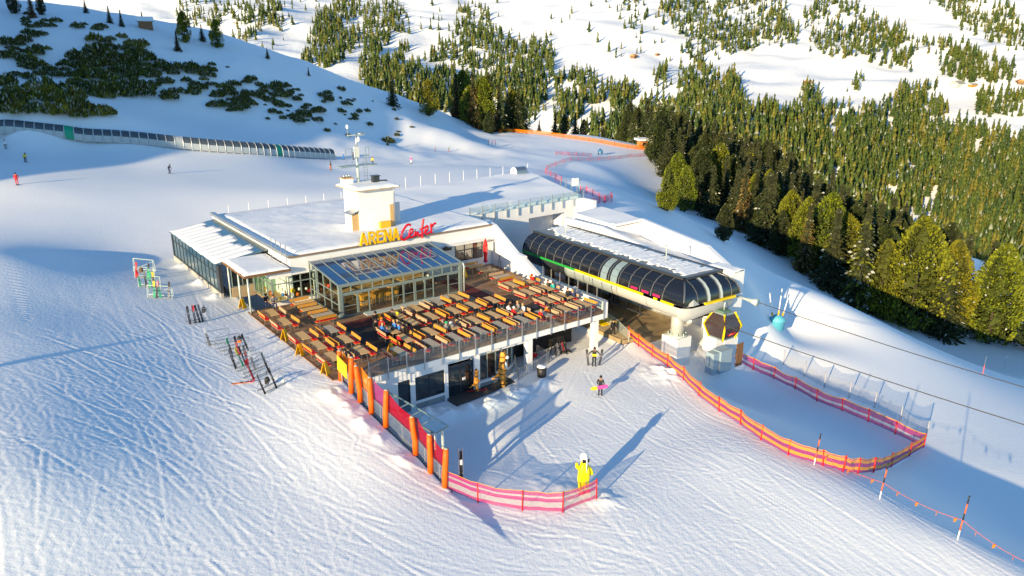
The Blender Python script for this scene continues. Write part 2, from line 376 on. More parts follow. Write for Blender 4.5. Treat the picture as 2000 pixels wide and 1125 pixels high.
# the opposite mountain side
MXs = np.linspace(-1700, 2100, 380); MYs = np.concatenate([np.linspace(430, 1900, 230), np.linspace(1920, 3200, 50)])
MX, MY = np.meshgrid(MXs, MYs)
def mountain_height(x, y):
    yy = y + .10 * (x - 100) * smooth((x + 900) / 1500) - 0.16 * np.clip(-x - 40, 0, 900)*-1*.9
    z = np.interp(yy, [300, 480, 700, 900, 1200, 1600, 2100, 2700, 4200], [-158, -158, -138, -88, -18, 68, 190, 350, 800])
    w = smooth((y - 520) / 400)
    z = z + w * (36 * vnoise(x, y, 330, 21) + 24 * vnoise(x, y, 140, 22) + 15 * vnoise(x, y, 55, 23))
    z = z + w * 14 * np.sin(x / 95 + .004 * y) * smooth((1500 - y) / 500) * smooth((500 - x) / 300)      # gullies
    return z
MZ = mountain_height(MX, MY)
MSNOW = snow_material('mountain_snow', False)
mountain = link('mountain', grid_mesh('mountain', MX, MY, MZ, MSNOW)); tag(mountain, 'sunlit snowy mountain side across the valley', kind='structure')
ORD = ['first','second','third','fourth','fifth','sixth','seventh','eighth','ninth','tenth','eleventh','twelfth','thirteenth','fourteenth','fifteenth','sixteenth','seventeenth','eighteenth','nineteenth','twentieth'] + ['twenty-'+w for w in ('first','second','third','fourth','fifth','sixth','seventh','eighth','ninth')] + ['thirtieth'] + ['thirty-'+w for w in ('first','second','third','fourth','fifth','sixth','seventh','eighth','ninth')] + ['fortieth'] + ['forty-'+w for w in ('first','second','third','fourth','fifth','sixth','seventh','eighth','ninth')]
# ------------------------------------------------------------------ shared materials
WALL = mat('white_render', (.82,.82,.83), .8, noise=(.9,(.70,.70,.70),.4), bump=(30,.15,.01))
WALLD = mat('grey_plinth', (.30,.31,.32), .8, noise=(1.5,(.24,.25,.26),.3), bump=(20,.2,.01))
STEEL = mat('green_grey_steel', (.30,.37,.36), .4, .5)
STEELL = mat('pale_green_steel', (.52,.60,.57), .4, .3)
GALV = mat('galvanised_steel', (.55,.57,.58), .35, .85)
DARKM = mat('anthracite_metal', (.05,.055,.065), .4, .4)
COPPER = mat('brown_flashing', (.32,.19,.10), .5, .3)
WOODB = mat('brown_fascia_wood', (.22,.11,.05), .6, noise=(6,(.14,.07,.03),.3))
WOODL = mat('light_pine', (.62,.40,.18), .55, noise=(5,(.5,.31,.13),.3))
ROOFSNOW = snow_material('roof_snow'); 
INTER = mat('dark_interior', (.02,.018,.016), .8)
def glass_mat(name, tint, refl, rough=.02):
    """thin pane: tinted see-through plus a mirror share that grows at grazing angles"""
    m = bpy.data.materials.new(name); m.use_nodes = True; n = m.node_tree.nodes; l = m.node_tree.links; n.clear()
    o = n.new('ShaderNodeOutputMaterial'); mx = n.new('ShaderNodeMixShader'); t = n.new('ShaderNodeBsdfTransparent'); g = n.new('ShaderNodeBsdfGlossy')
    t.inputs['Color'].default_value = (*tint, 1); g.inputs['Roughness'].default_value = rough; g.inputs['Color'].default_value = (.9,.95,1,1)
    f = n.new('ShaderNodeFresnel'); f.inputs['IOR'].default_value = refl
    ge = n.new('ShaderNodeNewGeometry'); mm = n.new('ShaderNodeMath'); mm.operation = 'MULTIPLY'; iv = n.new('ShaderNodeMath'); iv.operation = 'SUBTRACT'; iv.inputs[0].default_value = 1
    l.new(ge.outputs['Backfacing'], iv.inputs[1]); l.new(f.outputs[0], mm.inputs[0]); l.new(iv.outputs[0], mm.inputs[1]); l.new(mm.outputs[0], mx.inputs['Fac']); l.new(t.outputs[0], mx.inputs[1]); l.new(g.outputs[0], mx.inputs[2]); l.new(mx.outputs[0], o.inputs['Surface'])
    return m
GLASS = glass_mat('clear_green_glass', (.93,.97,.95), 1.5)
RAILGLASS = glass_mat('railing_glass', (.90,.95,.94), 1.95)
ROOFGLASS = mat('roof_glass_with_blue_blinds', (.012,.055,.15), .03, spec=.8, ior=1.9)
TINT = mat('tinted_facade_glass', (.03,.075,.10), .04, spec=.8, ior=1.9)
BLACKGLASS = mat('black_station_glass', (.010,.011,.016), .06, spec=.6, ior=1.6)
DARKWIN = mat('dark_window_glass', (.015,.022,.028), .04, spec=.6, ior=1.6)

def frame_obj(name, label, cat, group=None, rot=0.0, at=(0, 0, 0)):
    p = W(*at); return empty(name, p, ANG + rot, label, cat, group)
def window(parent, x0, x1, z0, z1, y, nx, nz, glass, frame, fw=.07, depth=.08, facing='y', pane_name='pane', name='window'):
    """framed window in a wall: frame mesh as the part, each pane a sub-part"""
    mb = MB()
    def bx(a0, a1, c0, c1, d0, d1, m):
        if facing == 'y': mb.box(a0, a1, y - d1, y - d0, c0, c1, m)
        else: mb.box(y - d1, y - d0, a0, a1, c0, c1, m)
    dx = (x1 - x0) / nx; dz = (z1 - z0) / nz if isinstance(nz, int) else None
    zs = [z0 + dz * i for i in range(nz + 1)] if dz else [z0 + (z1 - z0) * f for f in nz]
    for i in range(nx + 1):
        xc = x0 + dx * i; bx(xc - fw/2, xc + fw/2, z0, z1, 0, depth, frame)
    for i, zc in enumerate(zs):
        for k in range(nx): bx(x0 + dx*k + fw/2, x0 + dx*(k+1) - fw/2, zc - fw/2, zc + fw/2, .004, depth - .004, frame)
    w = mb.build(name, parent)
    for k in range(nx):
        for i in range(len(zs) - 1):
            p = MB(); a0, a1, c0, c1 = x0 + dx*k + fw/2, x0 + dx*(k+1) - fw/2, zs[i] + fw/2, zs[i+1] - fw/2
            if facing == 'y': p.box(a0, a1, y - depth*.55, y - depth*.4, c0, c1, glass)
            else: p.box(y - depth*.55, y - depth*.4, a0, a1, c0, c1, glass)
            p.build(pane_name, w)
    return w
def snow_blanket(x0, x1, y0, y1, zf, thick, nx, ny, seed, m=None, open_right=False):
    """uneven snow lying on a surface zf(x, y); thin at its rim"""
    X, Y = np.meshgrid(np.linspace(x0, x1, nx), np.linspace(y0, y1, ny))
    e = np.minimum(np.minimum(X - x0, x1 - X), np.minimum(Y - y0, y1 - Y))
    if open_right: e = np.minimum(X - x0, Y - y0)
    Z = zf(X, Y) + thick * (.35 + .65 * smooth(e / .5)) + .22 * thick * vnoise(X, Y, 1.7, seed) + .12 * thick * vnoise(X, Y, .55, seed + 9) + .35 * thick * vnoise(X, Y, 5, seed + 1)
    X = X + .12 * vnoise(X, Y, .6, seed + 2) * (e < .05); Y = Y + .12 * vnoise(X, Y, .6, seed + 3) * (e < .05)
    vs = list(zip(X.ravel(), Y.ravel(), Z.ravel())); fs = []
    for j in range(ny - 1):
        for i in range(nx - 1): fs.append((j*nx+i, j*nx+i+1, (j+1)*nx+i+1, (j+1)*nx+i))
    ring = [i for i in range(nx)] + [j*nx+nx-1 for j in range(1, ny)] + [(ny-1)*nx+i for i in range(nx-2, -1, -1)] + [j*nx for j in range(ny-2, 0, -1)]
    base = len(vs)
    for i in ring: vs.append((vs[i][0], vs[i][1], float(zf(np.array(vs[i][0]), np.array(vs[i][1]))) - .02))
    k = len(ring)
    for q in range(k): fs.append((ring[q], base + q, base + (q+1) % k, ring[(q+1) % k]))
    return MB().add(vs, fs, m or ROOFSNOW, True)

# ------------------------------------------------------------------ restaurant building
D = 3.55                                               # terrace level
RB = frame_obj('restaurant_building', 'long white flat-roofed restaurant building with deep snow on its roof', 'building')
mb = MB()                                              # front wall: fascia and the pieces between openings
mb.box(-1.7, 21.3, 6.6, 7.0, 6.4, 7.95, WALL)
mb.box(13.1, 16.5, 6.6, 7.0, D-.2, 6.4, WALL); mb.box(16.5, 21.3, 6.6, 7.0, D-.2, 4.55, WALL); mb.box(20.0, 21.3, 6.6, 7.0, 4.55, 6.4, WALL)
mb.box(.55, .85, 6.55, 7.0, D-.2, 6.4, WALL); mb.box(-3.55, .55, 6.62, 7.0, D-.2, 3.9, WALL)
mb.box(-1.75, 21.3, 6.45, 6.6, 6.32, 6.46, WALL); mb.box(15.2, 21.3, 5.9, 6.6, 6.50, 6.68, WALL)
mb.build('front_wall', RB)
MB().box(-1.7, 21.3, 6.9, 30.6, 7.55, 7.9, WALL).prism([(21.3,12.2),(40.3,12.9),(48,33),(-1.7,31),(-1.7,30.6),(21.3,30.6)], 7.55, 7.9, WALL).build('roof_slab', RB)
MB().box(-1.9, -1.4, 6.5, 31, 7.9, 8.22, GALV).box(-1.9, 21.3, 6.38, 6.62, 7.95, 8.06, COPPER).build('parapet_cap', RB)
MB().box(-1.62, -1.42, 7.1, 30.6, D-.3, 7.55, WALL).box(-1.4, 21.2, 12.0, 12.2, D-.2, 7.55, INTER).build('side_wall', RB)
zr = lambda x, y: 7.9 + 0*x
def roofz(x, y): return 7.9 + 0 * x - .9 * smooth((y - 27) / 9) * smooth((30 - x) / 14)
sb = snow_blanket(-1.35, 21.25, 6.72, 31.5, roofz, .33, 90, 96, 31, None, True)
sb.build('roof_snow', RB)
# snow on the wider rear part, following the wall with the glass railing
X, Y = np.meshgrid(np.linspace(0, 1, 80), np.linspace(0, 1, 60)); yb = 12.15 + .03 * 19 * X
xr = 21.2 + (19.1 + 7.5 * Y) * X; yy = 12.3 + .7 * X + (31.4 - 12.3 + 1.6 * X) * Y
z = 7.9 + .33*(1 - .4*smooth((13.2-yy)/.9)) + .033 * vnoise(xr, yy, 1.7, 31) + (.1155 + .2*smooth((xr-21.2)/4)) * vnoise(xr, yy, 5, 32) - .9 * smooth((yy - 27) / 9) * smooth((30 - xr) / 14)
vs = list(zip(xr.ravel(), yy.ravel(), z.ravel())); fs = [(j*80+i, j*80+i+1, (j+1)*80+i+1, (j+1)*80+i) for j in range(59) for i in range(79)]
b0 = len(vs)
for i in range(80): vs.append((vs[i][0], vs[i][1], 7.9))
fs += [(b0+i, b0+i+1, i+1, i) for i in range(79)]
MB().add(vs, fs, ROOFSNOW, True).build('roof_snow', RB)
# window beside the parasol
window(RB, 16.5, 20.0, 4.55, 6.38, 6.66, 3, [0, .62, 1], mat('reflecting_window', (.16,.14,.10), .05, spec=.9, ior=2.0), DARKM, .09, .1)
MB().box(14.9, 15.7, 6.05, 6.6, 6.1, 6.45, DARKM).build('wall_speaker', RB)
MB().box(13.35, 14.3, 6.52, 6.6, 4.4, 6.2, mat('pale_blue_panel', (.42,.50,.55), .5)).build('wall_panel', RB)
# glazed corner room
window(RB, -3.55, .55, 3.9, 6.25, 6.7, 3, [0, .72, 1], GLASS, STEEL, .09, .1)
window(RB, 6.8, 11.8, 3.9, 6.25, -3.5, 4, [0, .72, 1], GLASS, STEEL, .09, .1, 'x')
MB().box(-3.7, -1.7, 6.45, 12.0, 6.25, 6.75, WALL).build('corner_roof', RB)
MB().box(-3.45, 13.0, 7.0, 11.9, D-.06, D-.01, WOODL).build('inside_floor', RB)
GRN = mat('mottled_green_wall', (.05,.22,.12), .6, noise=(1.2,(.10,.16,.07),.3))  # wall colour mottled from green to olive
MB().box(-3.4, 0.4, 11.6, 11.9, D, 6.2, GRN).box(-2.6,-1.4,11.2,11.6,D,4.9,mat('pale_green_panel',(.35,.55,.40),.5)).build('back_wall', RB)
# covered entrance with its snowy canopy on posts
MB().box(-6.2, -1.9, 5.95, 12.6, 6.86, 7.08, WOODB).build('canopy', RB)
snow_blanket(-6.15, -1.95, 6.02, 12.6, lambda x, y: 7.08 + 0*x, .22, 30, 40, 41).build('canopy_snow', RB)
for a_, b_ in ((-5.78,12.2),(-5.85,8.9),(-5.88,6.1)):
    MB().tube([(a_,b_,D-.6),(a_,b_,6.86)], .085, STEELL, 8).build('canopy_post', RB)
window(RB, -5.6, -3.6, 4.5, 6.7, 12.0, 2, [0, 1], DARKWIN, STEEL, .08, .1)
MB().box(-5.7, -3.5, 11.85, 12.0, D-.2, 4.45, mat('weathered_boards', (.40,.30,.19), .7, noise=(5,(.3,.22,.14),.3))).build('entrance_panel', RB)
# glass hall along the left side under a lean-to roof
MB().box(-6.75, -6.5, 12.0, 29.8, D-.6, 4.05, mat('concrete', (.42,.40,.36), .8, noise=(2,(.34,.33,.30),.3))).build('plinth', RB)
window(RB, 12.9, 29.7, 4.05, 6.75, -6.56, 12, [0, .66, 1], TINT, DARKM, .075, .1, 'x')
MB().box(-6.72, -6.45, 12.0, 12.9, 4.05, 6.8, DARKM).build('corner_panel', RB); MB().box(-6.7,-1.7,29.7,29.95,D-.6,6.8,DARKM).build('end_panel', RB)
mb = MB(); zl = lambda x: 6.82 + (x + 6.75) * .16
mb.hexa([(-6.85,12.3,6.72),(-1.75,12.3,7.5),(-1.75,29.9,7.5),(-6.85,29.9,6.72),(-6.85,12.3,6.84),(-1.75,12.3,7.62),(-1.75,29.9,7.62),(-6.85,29.9,6.84)], TINT); mb.build('lean_to_roof', RB)
for k in range(12):                                    # snow lies in long strips between the glazing bars
    y0 = 12.75 + k * 1.42
    snow_blanket(-6.8, -2.95 + .5*math.sin(k*1.7), y0, y0 + 1.385, lambda x, y: 6.84 + (x + 6.85) * .1529, .13, 14, 6, 60+k).build('snow_strip', RB)
for k in range(4):                                     # upright bars at the roof edge
    MB().box(-1.98, -1.92, 6.7 + 1.25*k, 6.76 + 1.25*k, 7.2, 9.2, GALV).build('roof_bar', RB)
# right hand side wall stepping down to the terrace
prof = [(8.2,8.0),(6.4,7.8),(1.9,5.55),(.5,5.5),(-2.2,4.3),(-12.45,4.3)]
vs = []; mb = MB()
for side in (0, 1):
    for b_, z_ in prof: vs.append((21.35 - (.055 * (6.6 - b_)) + side*.45, b_, z_))
    for b_, z_ in prof[::-1]: vs.append((21.35 - (.055 * (6.6 - b_)) + side*.45, b_, 2.85))
n = len(prof) * 2
fs = [tuple(range(n)), tuple(range(n, 2*n))[::-1]] + [((i+1) % n, i, n+i, n+(i+1) % n) for i in range(n)]
fs2 = []
for i in range(len(prof)-1):
    fs2 += [(i, i+1, n-2-i, n-1-i)]; fs2 += [(n+i+1, n+i, n+n-1-i, n+n-2-i)]; fs2 += [(i, n+i, n+i+1, i+1)]
fs2 += [(0, n-1, 2*n-1, n), (len(prof)-1, n+len(prof)-1, n+len(prof), len(prof))]
MB().add(vs, fs2, WALL).build('side_parapet', RB)
mb = MB()
for i in range(3):
    (b0_, z0_), (b1_, z1_) = prof[i], prof[i+1]
    f = lambda b_: 21.35 - .055 * (6.6 - b_)
    mb.hexa([(f(b0_)-.06,b0_,z0_+.01),(f(b0_)+.55,b0_,z0_+.01),(f(b1_)+.55,b1_,z1_+.01),(f(b1_)-.06,b1_,z1_+.01),(f(b0_)-.02,b0_,z0_+.2),(f(b0_)+.5,b0_,z0_+.2),(f(b1_)+.5,b1_,z1_+.18),(f(b1_)-.02,b1_,z1_+.18)], ROOFSNOW)
mb.build('parapet_snow', RB)
for i in range(3):
    (b0_, z0_), (b1_, z1_) = prof[i], prof[i+1]; f = lambda b_: 21.35 - .055 * (6.6 - b_)
    MB().bar((f(b0_)-.03,b0_,z0_-.02),(f(b1_)-.03,b1_,z1_-.02),.05,.06,COPPER).build('wall_trim', RB)
# wall below the rear glass railing
mb = MB(); yw = lambda x: 11.9 + .7*(x-21.8)/18.5
for xa, xb, z0_ in ((21.8,31.0,0.5),(31.0,37.2,6.45),(37.2,40.3,0.5)):
    mb.hexa([(xa,yw(xa),z0_),(xb,yw(xb),z0_),(xb,yw(xb)+.3,z0_),(xa,yw(xa)+.3,z0_),(xa,yw(xa),7.95),(xb,yw(xb),7.95),(xb,yw(xb)+.3,7.95),(xa,yw(xa)+.3,7.95)], WALL)
mb.box(31.0,37.2,14.6,14.9,.5,7.5,WALL); mb.box(36.95,37.2,12.85,14.6,.5,7.5,WALL); mb.box(30.8,31.0,12.6,14.6,.5,7.5,WALL)
mb.hexa([(40.0,10.2,2.5),(40.5,10.2,2.5),(40.6,12.9,2.5),(40.1,12.9,2.5),(40.0,10.2,7.95),(40.5,10.2,7.95),(40.6,12.9,7.95),(40.1,12.9,7.95)], WALL)
mb.build('rear_wall', RB)

# rear glass railing: posts and panes
GR = frame_obj('glass_railing', 'glass railing on steel posts along the upper roof edge behind the station', 'railing')
ptsr = [(21.9 + 18.4*k/10, 11.85 + .7*k/10) for k in range(11)]
for k, (x, y) in enumerate(ptsr):
    MB().box(x-.05, x+.05, y-.12, y-.02, 7.1, 9.0, GALV).build('post', GR)
    if k < 10:
        x1, y1 = ptsr[k+1]; MB().hexa([(x+.08,y-.02,7.98),(x1-.08,y1-.02,7.98),(x1-.08,y1+.01,7.98),(x+.08,y+.01,7.98),(x+.08,y-.02,8.95),(x1-.08,y1-.02,8.95),(x1-.08,y1+.01,8.95),(x+.08,y+.01,8.95)], RAILGLASS).build('glass_pane', GR)
for k in range(1, 5):                                  # returns along the far right edge
    x, y = 40.4 + k*.75, 12.7 + k*2.0; MB().box(x-.05, x+.05, y-.05, y+.05, 7.7, 9.7 if k in (1,2) else 9.3, GALV).build('post', GR)
t = frame_obj('flood_lamp', 'white boxy floodlight on a post at the far roof corner', 'floodlight', at=(40.9,13.9,7.9))
MB().tube([(0,0,0),(0,0,2.6)], .06, GALV, 6).build('pole', t); MB().box(-1.3,-.35,-.15,.15,1.5,2.5,mat('lamp_white',(.8,.8,.8),.5)).build('lamp_box', t); MB().box(-.35,0,-.03,.03,2.1,2.2,GALV).build('arm', t)

# roof fence: thin white posts behind the building on the piste edge
gf = 'thin white posts along the rear roof edge'
for k in range(20):
    x = 0.5 + k * 2.45; y = 31.8 + k * .06
    if 44 < x < 46.4: continue
    p = W(x, y); o = MB().tube([(0,0,-.6),(0,0,1.7)], .04, mat('white_post_paint',(.75,.75,.74),.5) if k == 0 else bpy.data.materials['white_post_paint'], 6).build('roof_post', None, (p.x, p.y, 7.0 if x < 24 else 7.9))
    tag(o, f'thin white post on the rear roof edge, {ORD[k]} from the left', 'post', gf)
t = frame_obj('ventilation_hood', 'half-round metal ventilation hood standing on the far corner of the snowy roof', 'vent hood', at=(45.4,33.2,7.7))
vs = []; fs = []
for s_ in (-.85, .85):
    vs += [(-1.0 if False else 0,0,0)]
mb = MB(); arc = [(-.8+.0, 0)] 
arc = [(-.8, 0), (-.8, .9)] + [(-.8*math.cos(q), .9 + .6*math.sin(q)) for q in (.5,1.0,1.57,2.1,2.6)] + [(.8,.9),(.8,0)]
n = len(arc); vs = [(-.9,y,z) for y,z in arc] + [(1.1,y,z) for y,z in arc]
mb.add(vs, [(i, i+1, n+i+1, n+i) for i in range(n-1)], mat('hood_steel', (.30,.33,.36), .3, .8), True); mb.build('hood_shell', t)
MB().add([(-.9,y,z) for y,z in arc], [tuple(range(n))], WALL).add([(1.1,y,z) for y,z in arc], [tuple(range(n))[::-1]], WALL).build('end_panel', t)

# ------------------------------------------------------------------ roof tower with mast
TW = frame_obj('roof_tower', 'square white rendered tower rising from the snowy restaurant roof', 'tower')
MB().box(8.0, 12.0, 11.7, 15.3, 7.9, 12.45, WALL).build('wall', TW)
MB().box(7.4, 12.6, 11.1, 15.9, 12.45, 12.55, WOODL).build('roof', TW)
snow_blanket(7.42, 12.58, 11.12, 15.88, lambda x, y: 12.55 + .0*x, .30, 24, 24, 71).build('roof_snow', TW)
MB().box(7.2, 8.0, 11.9, 13.1, 7.9, 10.0, WALL).box(7.2, 8.0, 11.86, 11.9, 7.9, 10.0, WOODL).build('side_hatch', TW)
MB().hexa([(7.0,11.7,9.95),(8.0,11.7,10.3),(8.0,13.3,10.3),(7.0,13.3,9.95),(7.0,11.7,10.05),(8.0,11.7,10.4),(8.0,13.3,10.4),(7.0,13.3,10.05)], GALV).build('hatch_roof', TW)
MB().box(11.55, 12.0, 11.62, 11.7, 7.9, 10.6, WOODL).build('wood_board', TW)
MB().box(12.06, 13.1, 12.3, 12.4, 8.0, 10.6, mat('grey_door', (.5,.53,.56), .6)).build('open_door', TW)
MB().tube([(12.1,11.6,12.5),(12.1,11.55,12.2),(12.08,11.62,11.9),(12.08,11.62,8.0)], .06, GALV, 6).build('drainpipe', TW)
MB().box(10.2, 11.4, 11.3, 11.7, 8.15, 8.9, mat('yellow_box', (.75,.42,.02), .5)).build('yellow_box', TW)
t = frame_obj('chimney', 'dark metal chimney stub poking through the snow on the tower roof', 'chimney', at=(10.9,13.4,12.75))
MB().box(-.35,.35,-.3,.3,-.1,.75,DARKM).box(-.45,.45,-.4,.4,.75,.82,DARKM).build('stack', t); MB().box(.35,1.3,-.25,.1,-.1,.25,DARKM).build('flashing', t)
t = frame_obj('vent_box', 'small white vent box with pipes on the left of the tower roof', 'vent', at=(8.2,14.7,12.75))
MB().box(-.55,.55,-.4,.4,-.1,.6,WALL).build('box', t); MB().box(-.65,.65,-.5,.5,.6,.68,WOODL).build('lid', t)
for k in range(3): MB().tube([(-.3+.3*k,0,.68),(-.3+.3*k,0,.98)], .09, GALV, 6).build('pipe', t)
M_ = frame_obj('weather_mast', 'grey green steel mast with ladder, platform and cameras on the tower', 'mast', at=(9.5,14.6,12.6))
MB().tube([(0,0,0),(0,0,3.3)], .17, STEELL, 8).tube([(0,0,3.3),(0,0,5.4)], .09, GALV, 6).build('pole', M_)
MB().box(-.35,.15,-.3,.0,2.9,4.0,mat('cabinet_grey',(.62,.64,.6),.5)).build('cabinet', M_)
mb = MB()
for s_ in (-1, 1): mb.box(-1.5*s_-.6*(s_>0), -1.5*s_+.6*(s_<0), -.5, .5, 1.95, 2.05, STEEL)
mb.box(-1.5,1.5,-.5,.5,2.0,2.08,STEEL); mb.build('platform', M_)
mb = MB()
for x in (-1.45, -.75, .8, 1.2): mb.box(x-.03,x+.03,-.45,-.39,2.05,3.9,GALV)
for z in (3.0, 3.87): mb.box(-1.45,-.75,-.45,-.4,z,z+.05,GALV).box(.8,1.2,-.45,-.4,z,z+.05,GALV)
mb.build('handrail', M_)
mb = MB(); mb.box(.55,.59,-.3,-.26,0,3.2,GALV).box(.95,.99,-.3,-.26,0,3.2,GALV)
for k in range(10): mb.box(.57,.97,-.3,-.26,.25+.3*k,.29+.3*k,GALV)
mb.build('ladder', M_)
MB().bar((-1.0,0,5.2),(1.0,0,5.2),.1,.12,STEELL).ball((.7,0,5.35),.5,.3,.12,GALV).build('crossarm', M_)
MB().ball((-.9,0,6.1),.16,.16,.24,WALL).tube([(-.9,0,5.2),(-.9,0,6.0)],.04,GALV,5).build('camera', M_)
MB().ball((.25,-.1,4.75),.18,.18,.3,WALL).build('camera', M_)

# ------------------------------------------------------------------ roof lettering
SG = frame_obj('roof_sign', 'yellow ARENA and red handwritten Center letters standing on the front roof edge', 'sign', at=(0,6.45,8.06))
YEL = mat('sign_yellow', (.83,.47,.0), .35); RED = mat('sign_red', (.62,.0,.02), .35)
def letter(strokes, x, w, h, th, m, parent, dy=.22):
    mb = MB()
    for st in strokes:
        pts = [(x + px*w, pz*h) for px, pz in st]
        for i in range(len(pts)-1):
            (x0,z0),(x1,z1) = pts[i], pts[i+1]; d = Vector((x1-x0,0,z1-z0)); L = d.length; d /= L; q = Vector((-d.z,0,d.x))*th/2
            e = d*(th*.0); a = Vector((x0,0,z0))-e; b = Vector((x1,0,z1))+e; o = Vector((0,-dy + .003*i,0))
            mb.hexa([a-q+o,b-q+o,b-q,a-q,a+q+o,b+q+o,b+q,a+q], m)
    return mb.build('letter', parent)
AL = [[(.06,0),(.5,1)],[(.5,1),(.94,0)],[(.2,.3),(.8,.3)]]
RL = [[(.12,0),(.12,1)],[(.12,.93),(.7,.93),(.86,.82),(.86,.62),(.7,.5),(.12,.5)],[(.5,.5),(.92,0)]]
EL = [[(.12,0),(.12,1)],[(.12,.93),(.92,.93)],[(.12,.52),(.82,.52)],[(.12,.07),(.92,.07)]]
NL = [[(.1,0),(.1,1)],[(.1,1),(.9,0)],[(.9,0),(.9,1)]]
for ch, x in zip((AL, RL, EL, NL, AL), (5.35, 6.28, 7.17, 8.0, 8.9)):
    letter(ch, x, .78, 1.25, .2, YEL, SG)
def script(pts, r, parent):
    P_ = [Vector((x, -.14, z)) for x, z in pts]; out = []
    Q = [2*P_[0]-P_[1]] + P_ + [2*P_[-1]-P_[-2]]
    for i in range(1, len(Q)-2):
        p0,p1,p2,p3 = Q[i-1:i+3]
        for k in range(5):
            t_ = k/5; out.append(.5*((2*p1)+(-p0+p2)*t_+(2*p0-5*p1+4*p2-p3)*t_*t_+(-p0+3*p1-3*p2+p3)*t_**3))
    out.append(P_[-1]); mb = MB().tube(out, r, RED, 6); return mb.build('letter', parent)
script([(11.0,1.25),(10.85,1.42),(10.5,1.3),(10.05,.75),(9.9,.2),(10.1,-.1),(10.5,.0),(10.9,.25)], .115, SG)          # C
script([(10.75,.32),(11.1,.5),(11.25,.8),(11.05,.9),(10.85,.6),(10.85,.2),(11.1,.05),(11.4,.2)], .10, SG)              # e
script([(11.4,.1),(11.5,.6),(11.55,.15),(11.8,.5),(11.9,.1),(12.15,.2)], .10, SG)                                      # n
script([(12.55,1.75),(12.42,1.2),(12.32,.6),(12.35,.0),(12.3,-.25)], .11, SG)                                          # t
script([(12.05,.72),(12.4,.78),(12.75,.9)], .09, SG)
script([(12.5,.28),(12.9,.5),(13.05,.85),(12.88,.98),(12.7,.65),(12.75,.25),(13.05,.15),(13.3,.3)], .10, SG)           # e
script([(13.45,.15),(13.42,.7),(13.4,1.15),(13.5,.85),(13.8,1.1),(14.0,1.1)], .11, SG)                                 # r
mb = MB()
for z in (.1, .75): mb.bar((5.2,.1,z),(14.0,.1,z),.04,.04,GALV)
for k in range(9): mb.bar((5.4+k*1.05,.1,-.15),(5.4+k*1.05,.1,.8),.04,.04,GALV); mb.bar((5.4+k*1.05,.12,.75),(5.4+k*1.05,.9,.05),.03,.03,GALV)
mb.build('frame', SG)

# ------------------------------------------------------------------ glass pavilion in front of the restaurant
PV = frame_obj('glass_pavilion', 'steel and glass pavilion with blue reflecting lean-to roof on the terrace', 'pavilion')
x0, x1, zE, zR, yb = 0.05, 12.95, 6.5, 7.28, 6.4
nb = 12; dx = (x1 - x0) / nb
mb = MB()
for k in range(nb + 1): mb.bar((x0+dx*k, 0, zE+.06), (x0+dx*k, yb, zR+.06), .07 if 0<k<nb else .16, .1, STEEL)
mb.box(x0-.08, x1+.08, -.1, .06, zE-.14, zE+.1, STEEL); mb.build('roof_frame', PV)
for k in range(nb):
    a0, a1 = x0+dx*k+.035, x0+dx*(k+1)-.035
    zf = lambda y: zE + (zR-zE)*y/yb
    for (ya, yc, m_) in ((.06, 2.3, ROOFGLASS), (2.34, 5.0, ROOFGLASS), (5.04, yb, ROOFGLASS)):
        MB().hexa([(a0,ya,zf(ya)+.01),(a1,ya,zf(ya)+.01),(a1,yc,zf(yc)+.01),(a0,yc,zf(yc)+.01),(a0,ya,zf(ya)+.05),(a1,ya,zf(ya)+.05),(a1,yc,zf(yc)+.05),(a0,yc,zf(yc)+.05)], m_).build('roof_pane', PV)
for k0, k1 in ((2.5, 5.2), (8.6, 10.6)):               # opened roof lights
    MB().bar((x0+dx*k0,2.2,zE+.45),(x0+dx*k1,2.2,zE+.45),.05,.05,GALV).bar((x0+dx*k0,2.2,zE+.45),(x0+dx*k0,4.6,zE+.68),.05,.05,GALV).bar((x0+dx*k1,2.2,zE+.45),(x0+dx*k1,4.6,zE+.68),.05,.05,GALV).build('roof_light', PV)
# front: band of panes under the eaves, then sliding doors
window(PV, x0+.1, x1-.1, 5.75, zE-.14, .05, nb, 1, GLASS, STEEL, .08, .1, name='upper_band')
mb = MB(); mb.box(x0-.02,x0+.3,-.08,.12,D,zE-.14,STEEL); mb.box(x1-.3,x1+.02,-.08,.12,D,zE-.14,STEEL); mb.box(x0,x1,-.07,.08,5.6,5.72,STEEL); mb.build('post', PV)
for (a0, a1) in ((.55,1.75),(1.85,3.0),(6.1,7.1),(7.2,7.55),(7.9,8.9),(9.0,10.1)):
    pass
DOORS = [(.4,1.75),(1.85,2.95),(5.3,6.45),(6.5,7.6),(7.75,8.75),(8.8,9.7),(11.4,12.65)]
for a0, a1 in DOORS:
    mb = MB()
    for x in (a0, a1): mb.box(x-.05,x+.05,-.03,.06,D,5.6,STEEL)
    mb.box(a0+.05,a1-.05,-.02,.05,D,D+.12,STEEL).box(a0+.05,a1-.05,-.02,.05,5.5,5.6,STEEL).box(a0+.05,a1-.05,-.02,.05,4.5,4.55,STEEL)
    d_ = mb.build('glass_door', PV); MB().box(a0+.05,a1-.05,.005,.02,D+.12,5.5,GLASS).build('pane', d_)
